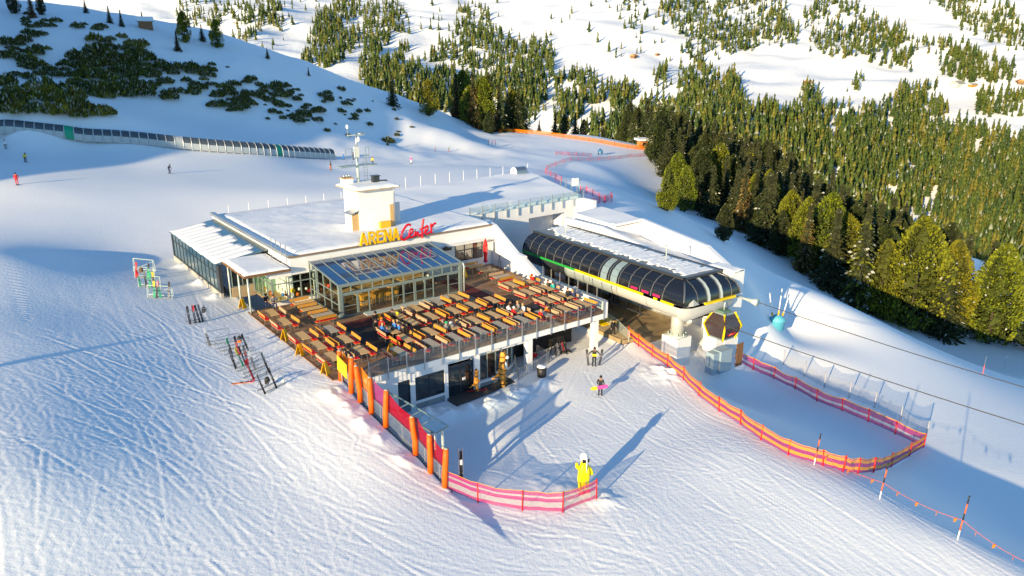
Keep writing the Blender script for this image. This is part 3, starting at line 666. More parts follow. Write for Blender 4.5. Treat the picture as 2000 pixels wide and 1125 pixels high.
# left side wall of glass
mb = MB()
for k in range(5):
    y = .1 + (yb-.1)*k/4; zt = zE + (zR-zE)*y/yb; mb.box(x0-.05,x0+.05,y-.05 if k else .12,y+.05 if k else .2,D,zt,STEEL)
for z in (D+.08, 4.7, 5.75): mb.box(x0-.045,x0+.045,.2,yb-.05,z-.04,z+.04,STEEL)
s_ = mb.build('side_frame', PV)
for k in range(4):
    ya, yc = .15 + (yb-.1)*k/4, (yb-.1)*(k+1)/4 + .05
    MB().box(x0-.01,x0+.01,ya,yc,D+.12,4.66,GLASS).build('pane', s_); MB().box(x0-.01,x0+.01,ya,yc,4.74,5.71,GLASS).build('pane', s_)
    MB().hexa([(x0-.01,ya,5.79),(x0+.01,ya,5.79),(x0+.01,yc,5.79),(x0-.01,yc,5.79),(x0-.01,ya,zE-.05+.8*ya/yb),(x0+.01,ya,zE-.05+.8*ya/yb),(x0+.01,yc,zE-.05+.8*yc/yb),(x0-.01,yc,zE-.05+.8*yc/yb)], GLASS).build('pane', s_)
MB().box(x1-.03,x1+.03,.1,yb,D,5.7,GLASS).box(x1-.05,x1+.05,.1,yb,5.7,5.85,STEEL).build('side_glass', PV)
MB().tube([(x1+.12,-.1,zE),(x1+.2,-.18,6.1),(x1+.2,-.12,5.7),(x1+.2,-.12,D)], .07, STEELL, 6).build('drainpipe', PV)
MB().box(.3, 12.7, .2, 6.4, D-.02, D+.02, mat('pavilion_floor', (.20,.13,.075), .5, noise=(3,(.14,.09,.05),.3))).build('floor', PV)
MB().box(2.2, 11.5, -.95, -.12, D+.005, D+.07, mat('pale_threshold', (.48,.52,.48), .6)).build('threshold', PV)
# ------------------------------------------------------------------ sun terrace
def plank_mat(name, c1, c2, scale, rot=0.0):
    m = mat(name, c1, .65); n = m.node_tree.nodes; l = m.node_tree.links; b = n['Principled BSDF']
    tc = n.new('ShaderNodeTexCoord'); mp = n.new('ShaderNodeMapping'); mp.inputs['Rotation'].default_value = (0, 0, rot)
    br = n.new('ShaderNodeTexBrick'); br.inputs['Scale'].default_value = 1.0; br.inputs['Brick Width'].default_value = 3.2; br.inputs['Row Height'].default_value = scale
    br.inputs['Mortar Size'].default_value = .007; br.inputs['Color1'].default_value = (*c1,1); br.inputs['Color2'].default_value = (*c2,1); br.inputs['Mortar'].default_value = (.02,.015,.01,1)
    ns = n.new('ShaderNodeTexNoise'); ns.inputs['Scale'].default_value = 1.1; ns.inputs['Detail'].default_value = 6
    mx = n.new('ShaderNodeMixRGB'); mx.blend_type = 'MULTIPLY'; mx.inputs['Fac'].default_value = .75
    rp = n.new('ShaderNodeValToRGB'); rp.color_ramp.elements[0].position = .35; rp.color_ramp.elements[0].color = (.45,.42,.4,1); rp.color_ramp.elements[1].position = .65
    l.new(tc.outputs['Object'], mp.inputs['Vector']); l.new(mp.outputs['Vector'], br.inputs['Vector']); l.new(tc.outputs['Object'], ns.inputs['Vector'])
    l.new(ns.outputs['Fac'], rp.inputs['Fac']); l.new(br.outputs['Color'], mx.inputs['Color1']); l.new(rp.outputs['Color'], mx.inputs['Color2']); l.new(mx.outputs['Color'], b.inputs['Base Color'])
    bp = n.new('ShaderNodeBump'); bp.inputs['Strength'].default_value = .4; bp.inputs['Distance'].default_value = .01; l.new(br.outputs['Fac'], bp.inputs['Height']); bp.invert = True
    l.new(bp.outputs['Normal'], b.inputs['Normal'])
    return m
DECKM = plank_mat('deck_boards', (.30,.165,.085), (.42,.25,.135), .14)
REDMAT = mat('red_brown_matting', (.15,.018,.012), .85, noise=(2,(.10,.014,.01),.3))
BLKMAT = mat('black_rubber_matting', (.018,.014,.014), .8, noise=(3,(.03,.022,.02),.3))
RIMW = mat('terrace_rim_wood', (.26,.13,.06), .6, noise=(4,(.17,.085,.04),.3))
TR = frame_obj('sun_terrace', 'raised timber sun terrace with white edge beam and glass railing', 'terrace')
front = [(-3.75,-12.5),(20.25,-12.5)]
MB().prism([(-6.0,6.6),(-6.0,-11.95),(-3.75,-12.5),(20.25,-12.5),(21.2,6.6)], 3.3, D-.02, DECKM).build('deck', TR)
for (a0,a1,b0,b1,m_,nm) in ((-.9,5.2,-5.4,-1.3,BLKMAT,'rubber_mat'),(-1.2,2.6,-8.6,-5.45,BLKMAT,'rubber_mat'),(-.2,2.4,-3.2,-1.4,REDMAT,'red_mat'),(12.9,14.6,-4.6,4.2,REDMAT,'red_mat'),(10.9,15.3,-7.4,-4.7,BLKMAT,'rubber_mat'),(12.8,15.4,-10.8,-7.5,BLKMAT,'rubber_mat')):
    z = D - .016 + (.006 if m_ is REDMAT else 0)
    MB().box(a0,a1,b0,b1,z,z+.012,m_).build(nm, TR)
MB().box(-3.8,20.3,-12.62,-12.5,3.28,D+.02,RIMW).build('timber_rim', TR)
MB().box(-3.8,20.4,-12.72,-12.4,2.78,3.28,WALL).box(20.2,20.6,-12.7,-12.3,2.78,4.32,WALL).build('edge_beam', TR)
MB().box(-6.05,-5.95,-11.95,6.4,3.2,D+.0,RIMW).build('timber_rim', TR)
SPAL = GALV
xs = [-3.57 + 1.572*k for k in range(16)]
for k, x in enumerate(xs):
    MB().box(x-.035,x+.035,-12.82,-12.74,2.72,4.62,GALV).build('railing_post', TR)
    if k < 15: MB().box(x+.05,xs[k+1]-.05,-12.80,-12.782,3.32,4.5,RAILGLASS).build('glass_pane', TR)
pr = lambda b_: 21.35 - .055*(6.6-b_) + .3
bs = [-2.6 - 1.42*k for k in range(7)]
for k, b_ in enumerate(bs):
    MB().box(pr(b_)-.035,pr(b_)+.035,b_-.035,b_+.035,4.25,5.35,GALV).build('railing_post', TR)
    if k < 6:
        c_ = bs[k+1]; MB().hexa([(pr(b_)-.01,b_-.06,4.36),(pr(b_)+.01,b_-.06,4.36),(pr(c_)+.01,c_+.06,4.36),(pr(c_)-.01,c_+.06,4.36),(pr(b_)-.01,b_-.06,5.25),(pr(b_)+.01,b_-.06,5.25),(pr(c_)+.01,c_+.06,5.25),(pr(c_)-.01,c_+.06,5.25)], RAILGLASS).build('glass_pane', TR)
MB().hexa([(pr(-2.2)-.28,-2.2,4.3),(pr(-2.2)+.2,-2.2,4.3),(pr(-12.4)+.2,-12.45,4.3),(pr(-12.4)-.28,-12.45,4.3),(pr(-2.2)-.28,-2.2,4.34),(pr(-2.2)+.2,-2.2,4.34),(pr(-12.4)+.2,-12.45,4.34),(pr(-12.4)-.28,-12.45,4.34)], GALV).build('parapet_cap', TR)
for x, y in ((11.65,-12.35),(19.45,-12.3),(19.6,-5.0),(12,-5)):
    MB().box(x-.27,x+.27,y-.2,y+.34,-1.2,2.78,WALL).build('column', TR)
# lower storey under the terrace
LS = frame_obj('lower_storey', 'white lower storey with dark windows and doors below the terrace', 'building')
mb = MB()
mb.box(-3.9,-1.15,-12.55,-12.3,-1.5,2.78,WALL); mb.box(-.08,.36,-12.55,-12.3,-1.5,2.78,WALL); mb.box(3.0,3.35,-12.55,-12.3,-1.5,2.78,WALL)
mb.box(-1.15,3.3,-12.54,-12.3,2.2,2.78,WALL); mb.box(.3,3.1,-12.58,-12.3,.0,.2,WALL); mb.box(5.85,6.42,-12.55,-12.0,-1.5,2.78,WALL)
mb.box(3.3,11.5,-12.3,-12.1,2.4,2.78,WALL); mb.box(6.42,8.2,-12.52,-12.2,-.0,.2,WALL); mb.build('wall', LS)
MB().box(.36,3.0,-12.5,-12.3,-1.5,0.0,WALLD).build('plinth', LS); MB().box(6.4,8.3,-12.4,-12.2,-1.5,0.0,WALLD).build('plinth', LS)
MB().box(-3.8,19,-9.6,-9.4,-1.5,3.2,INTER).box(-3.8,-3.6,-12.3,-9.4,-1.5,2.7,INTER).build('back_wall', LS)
window(LS, -1.1, -.1, -.9, 2.15, -12.4, 1, 1, DARKWIN, DARKM, .1, .1, name='door')
window(LS, .4, 2.96, .2, 2.15, -12.4, 2, 1, DARKWIN, DARKM, .1, .1)
window(LS, 3.4, 5.82, -.75, 2.2, -12.3, 2, 1, DARKWIN, DARKM, .12, .1, name='double_door')
MB().box(4.75,5.05,-12.45,-12.42,.75,.98,WALL).build('notice', LS)
window(LS, 6.45, 8.15, .2, 2.4, -12.25, 2, 1, DARKWIN, STEEL, .09, .1)
arc = [(8.2,-12.1),(8.9,-12.15),(9.6,-12.0),(10.3,-11.6),(10.9,-11.0),(11.3,-10.2)]     # curved glazed bay
for i in range(5):
    (xa,ya),(xb,yb_) = arc[i], arc[i+1]
    f_ = MB().box(xa-.045,xa+.045,ya-.05,ya+.05,.5,2.75,STEEL).build('window', LS)
    MB().hexa([(xa,ya-.01,.5),(xb,yb_-.01,.5),(xb,yb_+.01,.5),(xa,ya+.01,.5),(xa,ya-.01,2.7),(xb,yb_-.01,2.7),(xb,yb_+.01,2.7),(xa,ya+.01,2.7)], DARKWIN).build('pane', f_)
mb = MB()
for i in range(5):
    (xa,ya),(xb,yb_) = arc[i], arc[i+1]
    mb.hexa([(xa,ya-.25,.36),(xb+.02,yb_-.25,.36),(xb+.02,yb_+.1,.36),(xa,ya+.1,.36),(xa,ya-.25,.5),(xb+.02,yb_-.25,.5),(xb+.02,yb_+.1,.5),(xa,ya+.1,.5)], WALL)
mb.build('sill', LS)
mb = MB()
for i in range(5):
    (xa,ya),(xb,yb_) = arc[i], arc[i+1]
    mb.hexa([(xa,ya-.1,-1.2),(xb,yb_-.1,-1.2),(xb,yb_+.1,-1.2),(xa,ya+.1,-1.2),(xa,ya-.1,.36),(xb,yb_-.1,.36),(xb,yb_+.1,.36),(xa,ya+.1,.36)], WALLD)
mb.build('curved_plinth', LS)
DIRT = mat('wet_asphalt', (.045,.042,.04), .55, noise=(1.4,(.08,.075,.07),.3), bump=(12,.4,.02))
pav = MB().prism([(3.2,-14.0),(8.9,-13.4),(12.0,-13.2),(16.0,-12.2),(19.0,-10.5),(20.6,-6),(20.6,-9.0+6.0),(3.2,-9)], -.8, -.38, DIRT).build('pavement', None, (OX,OY,0), (0,0,ANG))
tag(pav, 'dark wet pavement below the terrace', kind='structure')
# outdoor steps railing beside the curved bay
HR = frame_obj('stair_railing', 'grey steel stair railing beside the curved glass bay', 'railing', at=(0,0,0))
rail = [(10.0,-13.3,-.5),(10.6,-12.6,-.2),(12.3,-13.0,-.1),(14.1,-12.3,-.1),(14.2,-10.6,-.1)]
rail = [(10.7,-11.6,.25),(9.9,-13.2,-.35),(12.2,-12.95,-.1),(14.1,-12.2,-.1),(14.2,-10.3,-.1)]
for i in range(len(rail)-1):
    p, q = Vector(rail[i]), Vector(rail[i+1]); h = Vector((0,0,.95))
    MB().bar(p+h,q+h,.05,.05,GALV).bar(p+Vector((0,0,.12)),q+Vector((0,0,.12)),.04,.04,GALV).build('rail', HR)
    n = max(3, int((q-p).length/.2)); mb = MB()
    for k in range(n+1):
        r_ = p + (q-p)*k/n; w_ = .05 if k in (0,n) else .022
        mb.box(r_.x-w_/2,r_.x+w_/2,r_.y-w_/2,r_.y+w_/2,r_.z-(.3 if k in (0,n) else -.1),r_.z+.93,GALV)
    o = mb.build('baluster', HR); o['kind'] = 'stuff'
# retaining wall and glass canopy over the side stairs, beyond the padded fence
PG = frame_obj('glass_canopy', 'steel framed glass canopy over the side stairs by the padded fence', 'canopy')
c0, c1, c2, c3 = Vector((-3.7,-13.2,2.05)), Vector((-2.5,-13.1,2.2)), Vector((-1.75,-20.7,2.2)), Vector((-2.9,-20.8,2.05))
MB().bar(c0,c1,.08,.08,STEEL).bar(c1,c2,.08,.08,STEELL).bar(c2,c3,.08,.08,STEEL).bar(c3,c0,.12,.12,STEEL).build('frame', PG)
for k in range(5):
    f0, f1 = k/5+.006, (k+1)/5-.006; o_ = Vector((0,0,.05)); p = [c0.lerp(c3,f0),c1.lerp(c2,f0),c1.lerp(c2,f1),c0.lerp(c3,f1)]
    MB().hexa([v+o_ for v in p]+[v+o_*1.4 for v in p], RAILGLASS).build('glass_pane', PG)
    if k: MB().bar(c0.lerp(c3,k/5)+Vector((0,0,.02)),c1.lerp(c2,k/5)+Vector((0,0,.02)),.05,.06,STEELL).build('crossbar', PG)
    p = [c0.lerp(c3,f0),c0.lerp(c3,f1)]; MB().hexa([(p[0].x-.01,p[0].y,-.2),(p[0].x+.01,p[0].y,-.2),(p[1].x+.01,p[1].y,-.2),(p[1].x-.01,p[1].y,-.2),(p[0].x-.01,p[0].y,1.95),(p[0].x+.01,p[0].y,1.95),(p[1].x+.01,p[1].y,1.95),(p[1].x-.01,p[1].y,1.95)], GLASS).build('wall_pane', PG)
for p in (c3, c2.lerp(c3,.45), c0): MB().tube([(p.x,p.y,-1),(p.x,p.y,2.1)], .1, STEELL, 8).build('post', PG)
RWL = frame_obj('retaining_wall', 'grey concrete retaining wall below the padded fence', 'wall')
pl = [(-5.3,-12.0),(-5.1,-15.4),(-4.8,-18.3),(-4.3,-21.3),(-4.2,-23.1),(-4.15,-24.6)]; zt = [3.2,2.75,2.0,1.1,.75,.35]
mb = MB()
for i in range(5):
    (xa,ya),(xb,yb_) = pl[i], pl[i+1]
    mb.hexa([(xa-.15,ya,-1.5),(xb-.15,yb_,-1.5),(xb+.15,yb_,-1.5),(xa+.15,ya,-1.5),(xa-.15,ya,zt[i]),(xb-.15,yb_,zt[i+1]),(xb+.15,yb_,zt[i+1]),(xa+.15,ya,zt[i])], WALLD)
mb.build('wall_body', RWL)
RWL2 = MB().hexa([(-6,-11.9,-1.5),(-3.6,-12.4,-1.5),(-3.6,-12.1,-1.5),(-6,-11.6,-1.5),(-6,-11.9,3.25),(-3.6,-12.4,3.25),(-3.6,-12.1,3.25),(-6,-11.6,3.25)], WALLD).build('wall_body', RWL)

# ------------------------------------------------------------------ gondola lift station
ST = frame_obj('gondola_station', 'long lift station with dark curved glazing and a flat snow-dusted roof', 'lift station', rot=-R(2.5), at=(23.25,-19.3,0))
SHADEF = mat('shaded_fairing', (.40,.41,.40), .45); WHITEF = mat('white_fairing', (.44,.44,.42), .4); ROOFG = mat('green_grey_roof', (.17,.19,.18), .55, noise=(2,(.22,.24,.23),.3))
RIB = mat('grey_rib', (.16,.165,.17), .4, .5); YELP = mat('yellow_paint', (.80,.55,.0), .45); GRNP = mat('green_paint', (.02,.30,.05), .45)
Wd, Ln = 7.3, 24.2
GP = [(0,5.0),(.06,5.5),(.30,6.05),(.78,6.5),(1.62,6.88)]
def side_panel(y0, y1, m, name, off=0.0, parent=ST):
    mb = MB(); vs = []
    for (x,z) in GP: vs += [(x-off,y0,z+off*.5),(x-off,y1,z+off*.5)]
    n = len(GP); mb.add(vs, [(2*i,2*i+2,2*i+3,2*i+1) for i in range(n-1)], m, True)
    return mb.build(name, parent)
yb = [1.62] + [2.6 + 1.44*k for k in range(15)] + [Ln]
for k in range(len(yb)-1):
    m_ = BLACKGLASS
    if k == 0:                                         # cut along the corner
        vs = []
        for (x,z) in GP: vs += [(x,x,z),(x,yb[1],z)]
        MB().add(vs, [(2*i,2*i+2,2*i+3,2*i+1) for i in range(4)], m_, True).build('window_panel', ST)
    else: side_panel(yb[k]+.0, yb[k+1], m_, 'window_panel')
    y = yb[k+1]
    if k < len(yb)-2:
        mb = MB(); mb.tube([(x-.03,y,z+.02) for x,z in GP], .05, RIB, 5); mb.build('rib', ST)
for k in (5, 6):                                       # pale blinds behind two of the panels
    side_panel(yb[k]+.3, yb[k+1]-.25, mat('pale_blind', (.20,.27,.31), .35) if k == 5 else bpy.data.materials['pale_blind'], 'pale_blind', .012)
PINK = mat('magenta_panel', (.42,.015,.12), .5)
for k in (1, 2, 3, 4):
    if k == 4: continue
    MB().hexa([(-.03,yb[k]+.3,5.12),(-.0,yb[k]+.3,5.12),(-.0,yb[k+1]-.25,5.12),(-.03,yb[k+1]-.25,5.12),(.0,yb[k]+.3,5.32),(.03,yb[k]+.3,5.32),(.03,yb[k+1]-.25,5.32),(.0,yb[k+1]-.25,5.32)], PINK).build('magenta_panel', ST)
# horizontal bars seen through the glazing
for x, z in ((.10,5.62),(.42,6.22)):
    MB().bar((x-.04,2.6,z+.02),(x-.04,Ln-.3,z+.02),.018,.018,RIB).build('glazing_bar', ST)
# front glazing: six panels, two of them pale strips
PALE = mat('pale_strip', (.50,.55,.50), .4); xf = [.0, 1.75, 2.95, 3.4, 4.6, 5.05, 6.2, Wd]
for k in range(7):
    m_ = PALE if k in (2, 4) else BLACKGLASS
    vs = []
    for (d,z) in GP:
        a0 = d if k == 0 else xf[k] + (.12 * (GP[-1][0]-d)) * (-.0); a1 = Wd - d if k == 6 else xf[k+1]
        vs += [(max(a0, d), d, z), (min(a1, Wd-d), d, z)]
    MB().add(vs, [(2*i,2*i+1,2*i+3,2*i+2) for i in range(4)], m_, True).build('window_panel', ST)
    if k in (0, 1, 3, 5):
        x = xf[k+1]; MB().tube([(x, d-.02, z+.01) for d, z in GP], .035, RIB, 5).build('rib', ST)
MB().tube([(d-.02,d-.02,z+.02) for d,z in GP], .08, RIB, 6).tube([(Wd-d+.02,d-.02,z+.02) for d,z in GP], .08, RIB, 6).build('corner_rib', ST)
vs = []
for (x,z) in GP: vs += [(Wd-x,x,z),(Wd-x,Ln,z)]
MB().add(vs, [(2*i,2*i+1,2*i+3,2*i+2) for i in range(4)], BLACKGLASS, True).build('window_panel', ST)
MB().add([(x,Ln,z) for x,z in GP]+[(Wd-x,Ln,z) for x,z in GP[::-1]], [tuple(range(10))], DARKM).build('rear_panel', ST)
# roof with patchy snow in rows
MB().prism([(1.5,1.5),(6.4,1.5),(6.4,Ln),(1.5,Ln)], 6.86, 7.0, ROOFG).box(1.42,1.6,1.42,Ln,6.84,7.06,DARKM).box(1.42,6.5,1.42,1.6,6.84,7.06,DARKM).box(6.34,6.52,1.42,Ln,6.84,7.06,DARKM).build('roof', ST)
rr = np.random.default_rng(3)
for k in range(64):
    y = 2.2 + k*.345; x0_ = 2.15 + rr.uniform(-.1,.75)*(1 if k%5 else 1.4); x1_ = 6.25 - rr.uniform(0,.25)
    if y > 21.2: x0_ += (y-21.2)*.5
    if k % 7 == 3: x1_ -= .5
    if x1_ - x0_ < .6 : continue
    snow_blanket(x0_, x1_, y, y+.30+.03*rr.random(), lambda x, y_: 7.0 + 0*x, .07, 14, 4, 100+k).build('snow_strip', ST)
MB().tube([(4.4,6.6,7.0),(4.4,6.6,8.4),(4.35,6.6,8.55),(4.15,6.6,8.6),(3.95,6.6,8.5)], .07, STEELL, 7).build('vent_pipe', ST)
MB().tube([(3.6,21.0,7.0),(3.6,21.0,8.3)], .07, STEELL, 7).build('vent_pipe', ST)
# fairing below the glazing with the yellow and green stripe
FP = [(0,4.78),(.02,4.35),(.25,3.85),(.8,3.5),(1.6,3.38)]
for (y0,y1,m_) in ((.9,4.6,WHITEF),(4.64,8.6,WHITEF),(8.64,12.6,SHADEF),(12.64,16.6,SHADEF),(16.64,20.5,DARKM),(20.54,Ln,DARKM)):  # rear panels grey to dark: the terrace's shade is put into their colour
    vs = []
    for (x,z) in FP: vs += [(x,y0,z),(x,y1,z)]
    MB().add(vs, [(2*i,2*i+1,2*i+3,2*i+2) for i in range(4)], m_, True).build('fairing', ST)
vs = []
for (d,z) in FP:                                       # rounded front of the fairing
    pts_ = [(d,.9),(d+.05,.5+d*.3),(d+.35,.2+d*.6),(.9+d*.4,d-.1),(3.6,d-.22),(6.2,d-.1),(7.0-d*.3,.25+d*.5),(Wd-d,.9)]
    vs += [(x,y,z-.25*math.exp(-((x-1.2)/1.0)**2)*(z<4.7)) for x,y in pts_]
MB().add(vs, [(i*8+j, (i+1)*8+j, (i+1)*8+j+1, i*8+j+1) for i in range(4) for j in range(7)], WHITEF, True).build('front_fairing', ST)
vs = []
for (x,z) in FP: vs += [(Wd-x,.9,z),(Wd-x,Ln,z)]
MB().add(vs, [(2*i,2*i+2,2*i+3,2*i+1) for i in range(4)], WHITEF, True).box(1.55,Wd-1.5,.5,Ln,3.38,3.45,DARKM).build('fairing', ST)
MB().hexa([(.35,.05,4.95),(1.1,-.12,4.95),(1.9,-.05,4.95),(.05,1.2,4.95),(.4,.1,5.0),(1.1,-.05,5.55),(1.9,0,5.0),(.1,1.2,5.0)], WHITEF).build('fairing_hump', ST)
for (y0,y1,m_) in ((1.2,2.7,YELP),(3.2,3.6,YELP),(5.0,9.5,YELP),(9.55,14.8,YELP),(14.85,20,GRNP),(20.05,Ln,GRNP)):
    MB().box(-.10,.02,y0,y1,4.80,5.02,m_).build('stripe', ST)
MB().box(2.6,6.6,-.22,.0,4.80,5.0,YELP).build('stripe', ST)
# structure underneath: columns, cable gear, pylon
for (x,y) in ((2.2,14.5),(5.2,14.5),(2.2,22),(5.2,22)): MB().box(x-.4,x+.4,y-.4,y+.4,.4,3.4,DARKM).build('column', ST)
mb = MB()
for y in (6.5, 8.5, 10.5, 12.2): mb.bar((1.2,y,3.3),(1.2,y,2.2),.08,.08,DARKM).bar((1.2,y,2.2),(2.6,y,1.9),.06,.06,DARKM)
mb.bar((1.2,6,2.4),(1.2,13,2.4),.1,.1,DARKM); mb.build('cable_gear', ST)
PY = frame_obj('station_pylon', 'pale steel column on a white concrete block carrying the station front', 'column', at=(25.95,-16.5,0))
MB().tube([(0,0,1.05),(0,0,3.4)], .62, mat('pale_steel',(.50,.50,.46),.45,.2), 20).build('shaft', PY); MB().tube([(0,0,1.0),(0,0,1.12)], .95, STEELL, 12).build('flange', PY)
MB().box(-.95,.95,-.95,.95,-3,1.0,WALL).build('block', PY)
for k in range(8):
    q = k*math.pi/4; MB().tube([(math.cos(q)*.8,math.sin(q)*.8,1.0),(math.cos(q)*.8,math.sin(q)*.8,1.35)], .05, STEELL, 5).build('bolt', PY)
MB().hexa([(-.4,-1.0,3.3),(1.8,-1.6,3.3),(2.4,-.4,3.3),(.2,.4,3.3),(-.4,-1.0,3.6),(1.8,-1.6,3.6),(2.4,-.4,3.6),(.2,.4,3.6)], STEEL).build('bracket', PY)
FU = frame_obj('cable_funnel', 'pale flared cable guide at the right front of the lift station', 'cable guide', rot=-R(2.5), at=(30.9,-19.7,4.5))
MB().tube([(0,.6,0),(0,-.3,0),(0,-1.0,0),(0,-1.7,0)], [.10,.12,.2,.36], STEELL, 10).build('funnel', FU)
# platform
CONC = mat('ochre_concrete', (.40,.30,.16), .8, noise=(.9,(.18,.13,.075),.22), bump=(14,.25,.02))
pf = MB().prism([(21.9,-13.6),(24.8,-14.4),(30.2,-13.9),(30.6,7),(21.9,7)], -1.6, .5, CONC).build('station_platform', None, (OX,OY,0), (0,0,ANG)); tag(pf, 'ochre concrete boarding platform under the station', kind='structure')
gr = MB()
for k in range(16): gr.box(22.2+k*.16,22.3+k*.16,-13.4,-9.6,.5,.525,mat('ramp_slat',(.42,.33,.2),.7) if k == 0 else bpy.data.materials['ramp_slat'])
o = gr.build('ramp_slats', None, (OX,OY,0), (0,0,ANG)); tag(o, 'slatted walkway mat on the station platform', kind='stuff')
ym = frame_obj('yellow_floor_mat', 'bright yellow ribbed floor mat on the station platform', 'mat', at=(24.0,-8.6,.52))
MB().box(-1.0,1.0,-1.2,1.2,0,.04,YELP).build('base', ym)
for k in range(6): MB().box(-1.0,1.0,-1.1+k*.4,-.95+k*.4,.04,.09,YELP).build('rib', ym)

# ------------------------------------------------------------------ lift garage on the right
GA = frame_obj('lift_garage', 'white garage building with snowy roof and sloping parapets behind the station', 'building')
MB().prism([(32.6,-1.0),(37.3,-1.0),(38.5,7.2),(33.2,6.4)], 1, 7.6, WALL).build('block', GA)
X, Y = np.meshgrid(np.linspace(0,1,26), np.linspace(0,1,30))
xr = 32.6 + .6*Y + (4.7+.6*Y)*X; yy = -1.0 + (7.4+.8*X)*Y; z = 7.75 + .25*vnoise(xr,yy,3,51) + .18*X
vs = list(zip(xr.ravel(),yy.ravel(),z.ravel())); fs = [(j*26+i,j*26+i+1,(j+1)*26+i+1,(j+1)*26+i) for j in range(29) for i in range(25)]; b0 = len(vs)
edge = [i for i in range(26)] + [j*26+25 for j in range(1,30)] + [29*26+i for i in range(24,-1,-1)] + [j*26 for j in range(28,0,-1)]
for i in edge: vs.append((vs[i][0],vs[i][1],7.58))
fs += [(edge[q],b0+q,b0+(q+1)%len(edge),edge[(q+1)%len(edge)]) for q in range(len(edge))]
MB().add(vs, fs, ROOFSNOW, True).build('roof_snow', GA)
def wall_run(parent, pts, th, zb, name='wall', cap=True, m=WALL):
    """wall along (a, b, top) points; the cap carries snow and a copper edge"""
    for i in range(len(pts)-1):
        (xa,ya,za),(xb,yb_,zb_) = pts[i], pts[i+1]; d = Vector((xb-xa,yb_-ya,0)).normalized(); n = Vector((-d.y,d.x,0))*th/2
        z0a, z0b = (zb, zb) if not isinstance(zb,(list,tuple)) else (zb[i], zb[i+1])
        MB().hexa([(xa-n.x,ya-n.y,z0a),(xb-n.x,yb_-n.y,z0b),(xb+n.x,yb_+n.y,z0b),(xa+n.x,ya+n.y,z0a),(xa-n.x,ya-n.y,za),(xb-n.x,yb_-n.y,zb_),(xb+n.x,yb_+n.y,zb_),(xa+n.x,ya+n.y,za)], m).build(name, parent)
        if cap:
            n2 = n*1.35
            MB().hexa([(xa-n2.x,ya-n2.y,za),(xb-n2.x,yb_-n2.y,zb_),(xb+n2.x,yb_+n2.y,zb_),(xa+n2.x,ya+n2.y,za),(xa-n.x,ya-n.y,za+.22),(xb-n.x,yb_-n.y,zb_+.2),(xb+n.x,yb_+n.y,zb_+.2),(xa+n.x,ya+n.y,za+.22)], ROOFSNOW).build('parapet_snow', parent)
            MB().bar((xa-n2.x*1.05,ya-n2.y*1.05,za-.03),(xb-n2.x*1.05,yb_-n2.y*1.05,zb_-.03),.05,.06,COPPER).build('wall_trim', parent)
wall_run(GA, [(30.9,5.2,7.6),(31.3,-.6,7.5),(31.5,-6.5,6.6),(30.8,-13.5,5.4)][::-1], .5, 0.5)
wall_run(GA, [(32.7,-.9,7.65),(37.1,-1.0,7.75)], .5, 5.5)
wall_run(GA, [(37.1,-.9,7.75),(34.0,-13.0,7.4),(31.3,-17.8,6.8)][::-1], .5, 5.0)
MB().prism([(31.0,-17.8),(33.9,-13),(37,-1.1),(31.6,-1.1),(31.4,-6.5)], 4.8, 5.9, ROOFSNOW).build('lower_roof_snow', GA)
MB().box(29.9,31.9,-19.0,-17.3,-2.6,6.9,WALL).box(28.7,29.9,-18.9,-17.4,-2.6,3.0,WALL).build('end_wall', GA); snow_blanket(29.9,31.9,-19.05,-16.0,lambda x,y: 6.9+0*x,.2,16,16,88).build('end_snow', GA)
MB().box(31.2,31.7,-17.3,3,-2.6,5.6,WALL).build('outer_wall', GA)
MB().box(30.4,31.69,-19.06,-19.0,6.84,6.92,DARKM).build('roof_edge', GA)
SD = frame_obj('switch_cabinet', 'pale blue grey steel cabinets below the gondola at the garage wall', 'cabinet', at=(28.8,-19.9,-2.2))
BLU = mat('blue_grey_cabinet', (.26,.35,.42), .5)
MB().box(-.9,.7,-.3,.8,0,2.2,BLU).build('large_cabinet', SD); MB().box(-1.7,-.95,-.1,.8,0,2.1,BLU).build('small_cabinet', SD)
PL = frame_obj('wooden_pallet', 'brown wooden pallet leaning upright beside the pale cabinet', 'pallet', at=(30.3,-20.4,-1.9))
for k in range(5): MB().box(-.45+k*.2,-.31+k*.2,-.05,0,0,2.3,WOODB).build('board', PL)
for z in (.2,1.1,2.0): MB().box(-.45,.55,0,.12,z,z+.12,WOODB).build('batten', PL)
# ------------------------------------------------------------------ vegetation
def foliage(name, c, spread=.35, snow=0.0):
    m = mat(name, c, .75, spec=.15); n = m.node_tree.nodes; l = m.node_tree.links; b = n['Principled BSDF']
    oi = n.new('ShaderNodeObjectInfo'); tc = n.new('ShaderNodeTexCoord'); ns = n.new('ShaderNodeTexNoise'); ns.inputs['Scale'].default_value = .9; ns.inputs['Detail'].default_value = 4
    l.new(tc.outputs['Object'], ns.inputs['Vector'])
    hs = n.new('ShaderNodeHueSaturation'); hs.inputs['Color'].default_value = (*c, 1)
    mr = n.new('ShaderNodeMapRange'); mr.inputs[3].default_value = 1 - spread; mr.inputs[4].default_value = 1 + spread; l.new(ns.outputs['Fac'], mr.inputs[0])
    mr2 = n.new('ShaderNodeMapRange'); mr2.inputs[3].default_value = .475; mr2.inputs[4].default_value = .525; l.new(oi.outputs['Random'], mr2.inputs[0])
    l.new(mr.outputs[0], hs.inputs['Value']); l.new(mr2.outputs[0], hs.inputs['Hue']); l.new(hs.outputs['Color'], b.inputs['Base Color'])
    return m
BARK = mat('bark', (.06,.045,.035), .9)
PINE = [foliage('pine_needles_bright', (.22,.23,.012)), foliage('pine_needles_mid', (.13,.145,.014)), foliage('pine_needles_deep', (.06,.072,.014))]
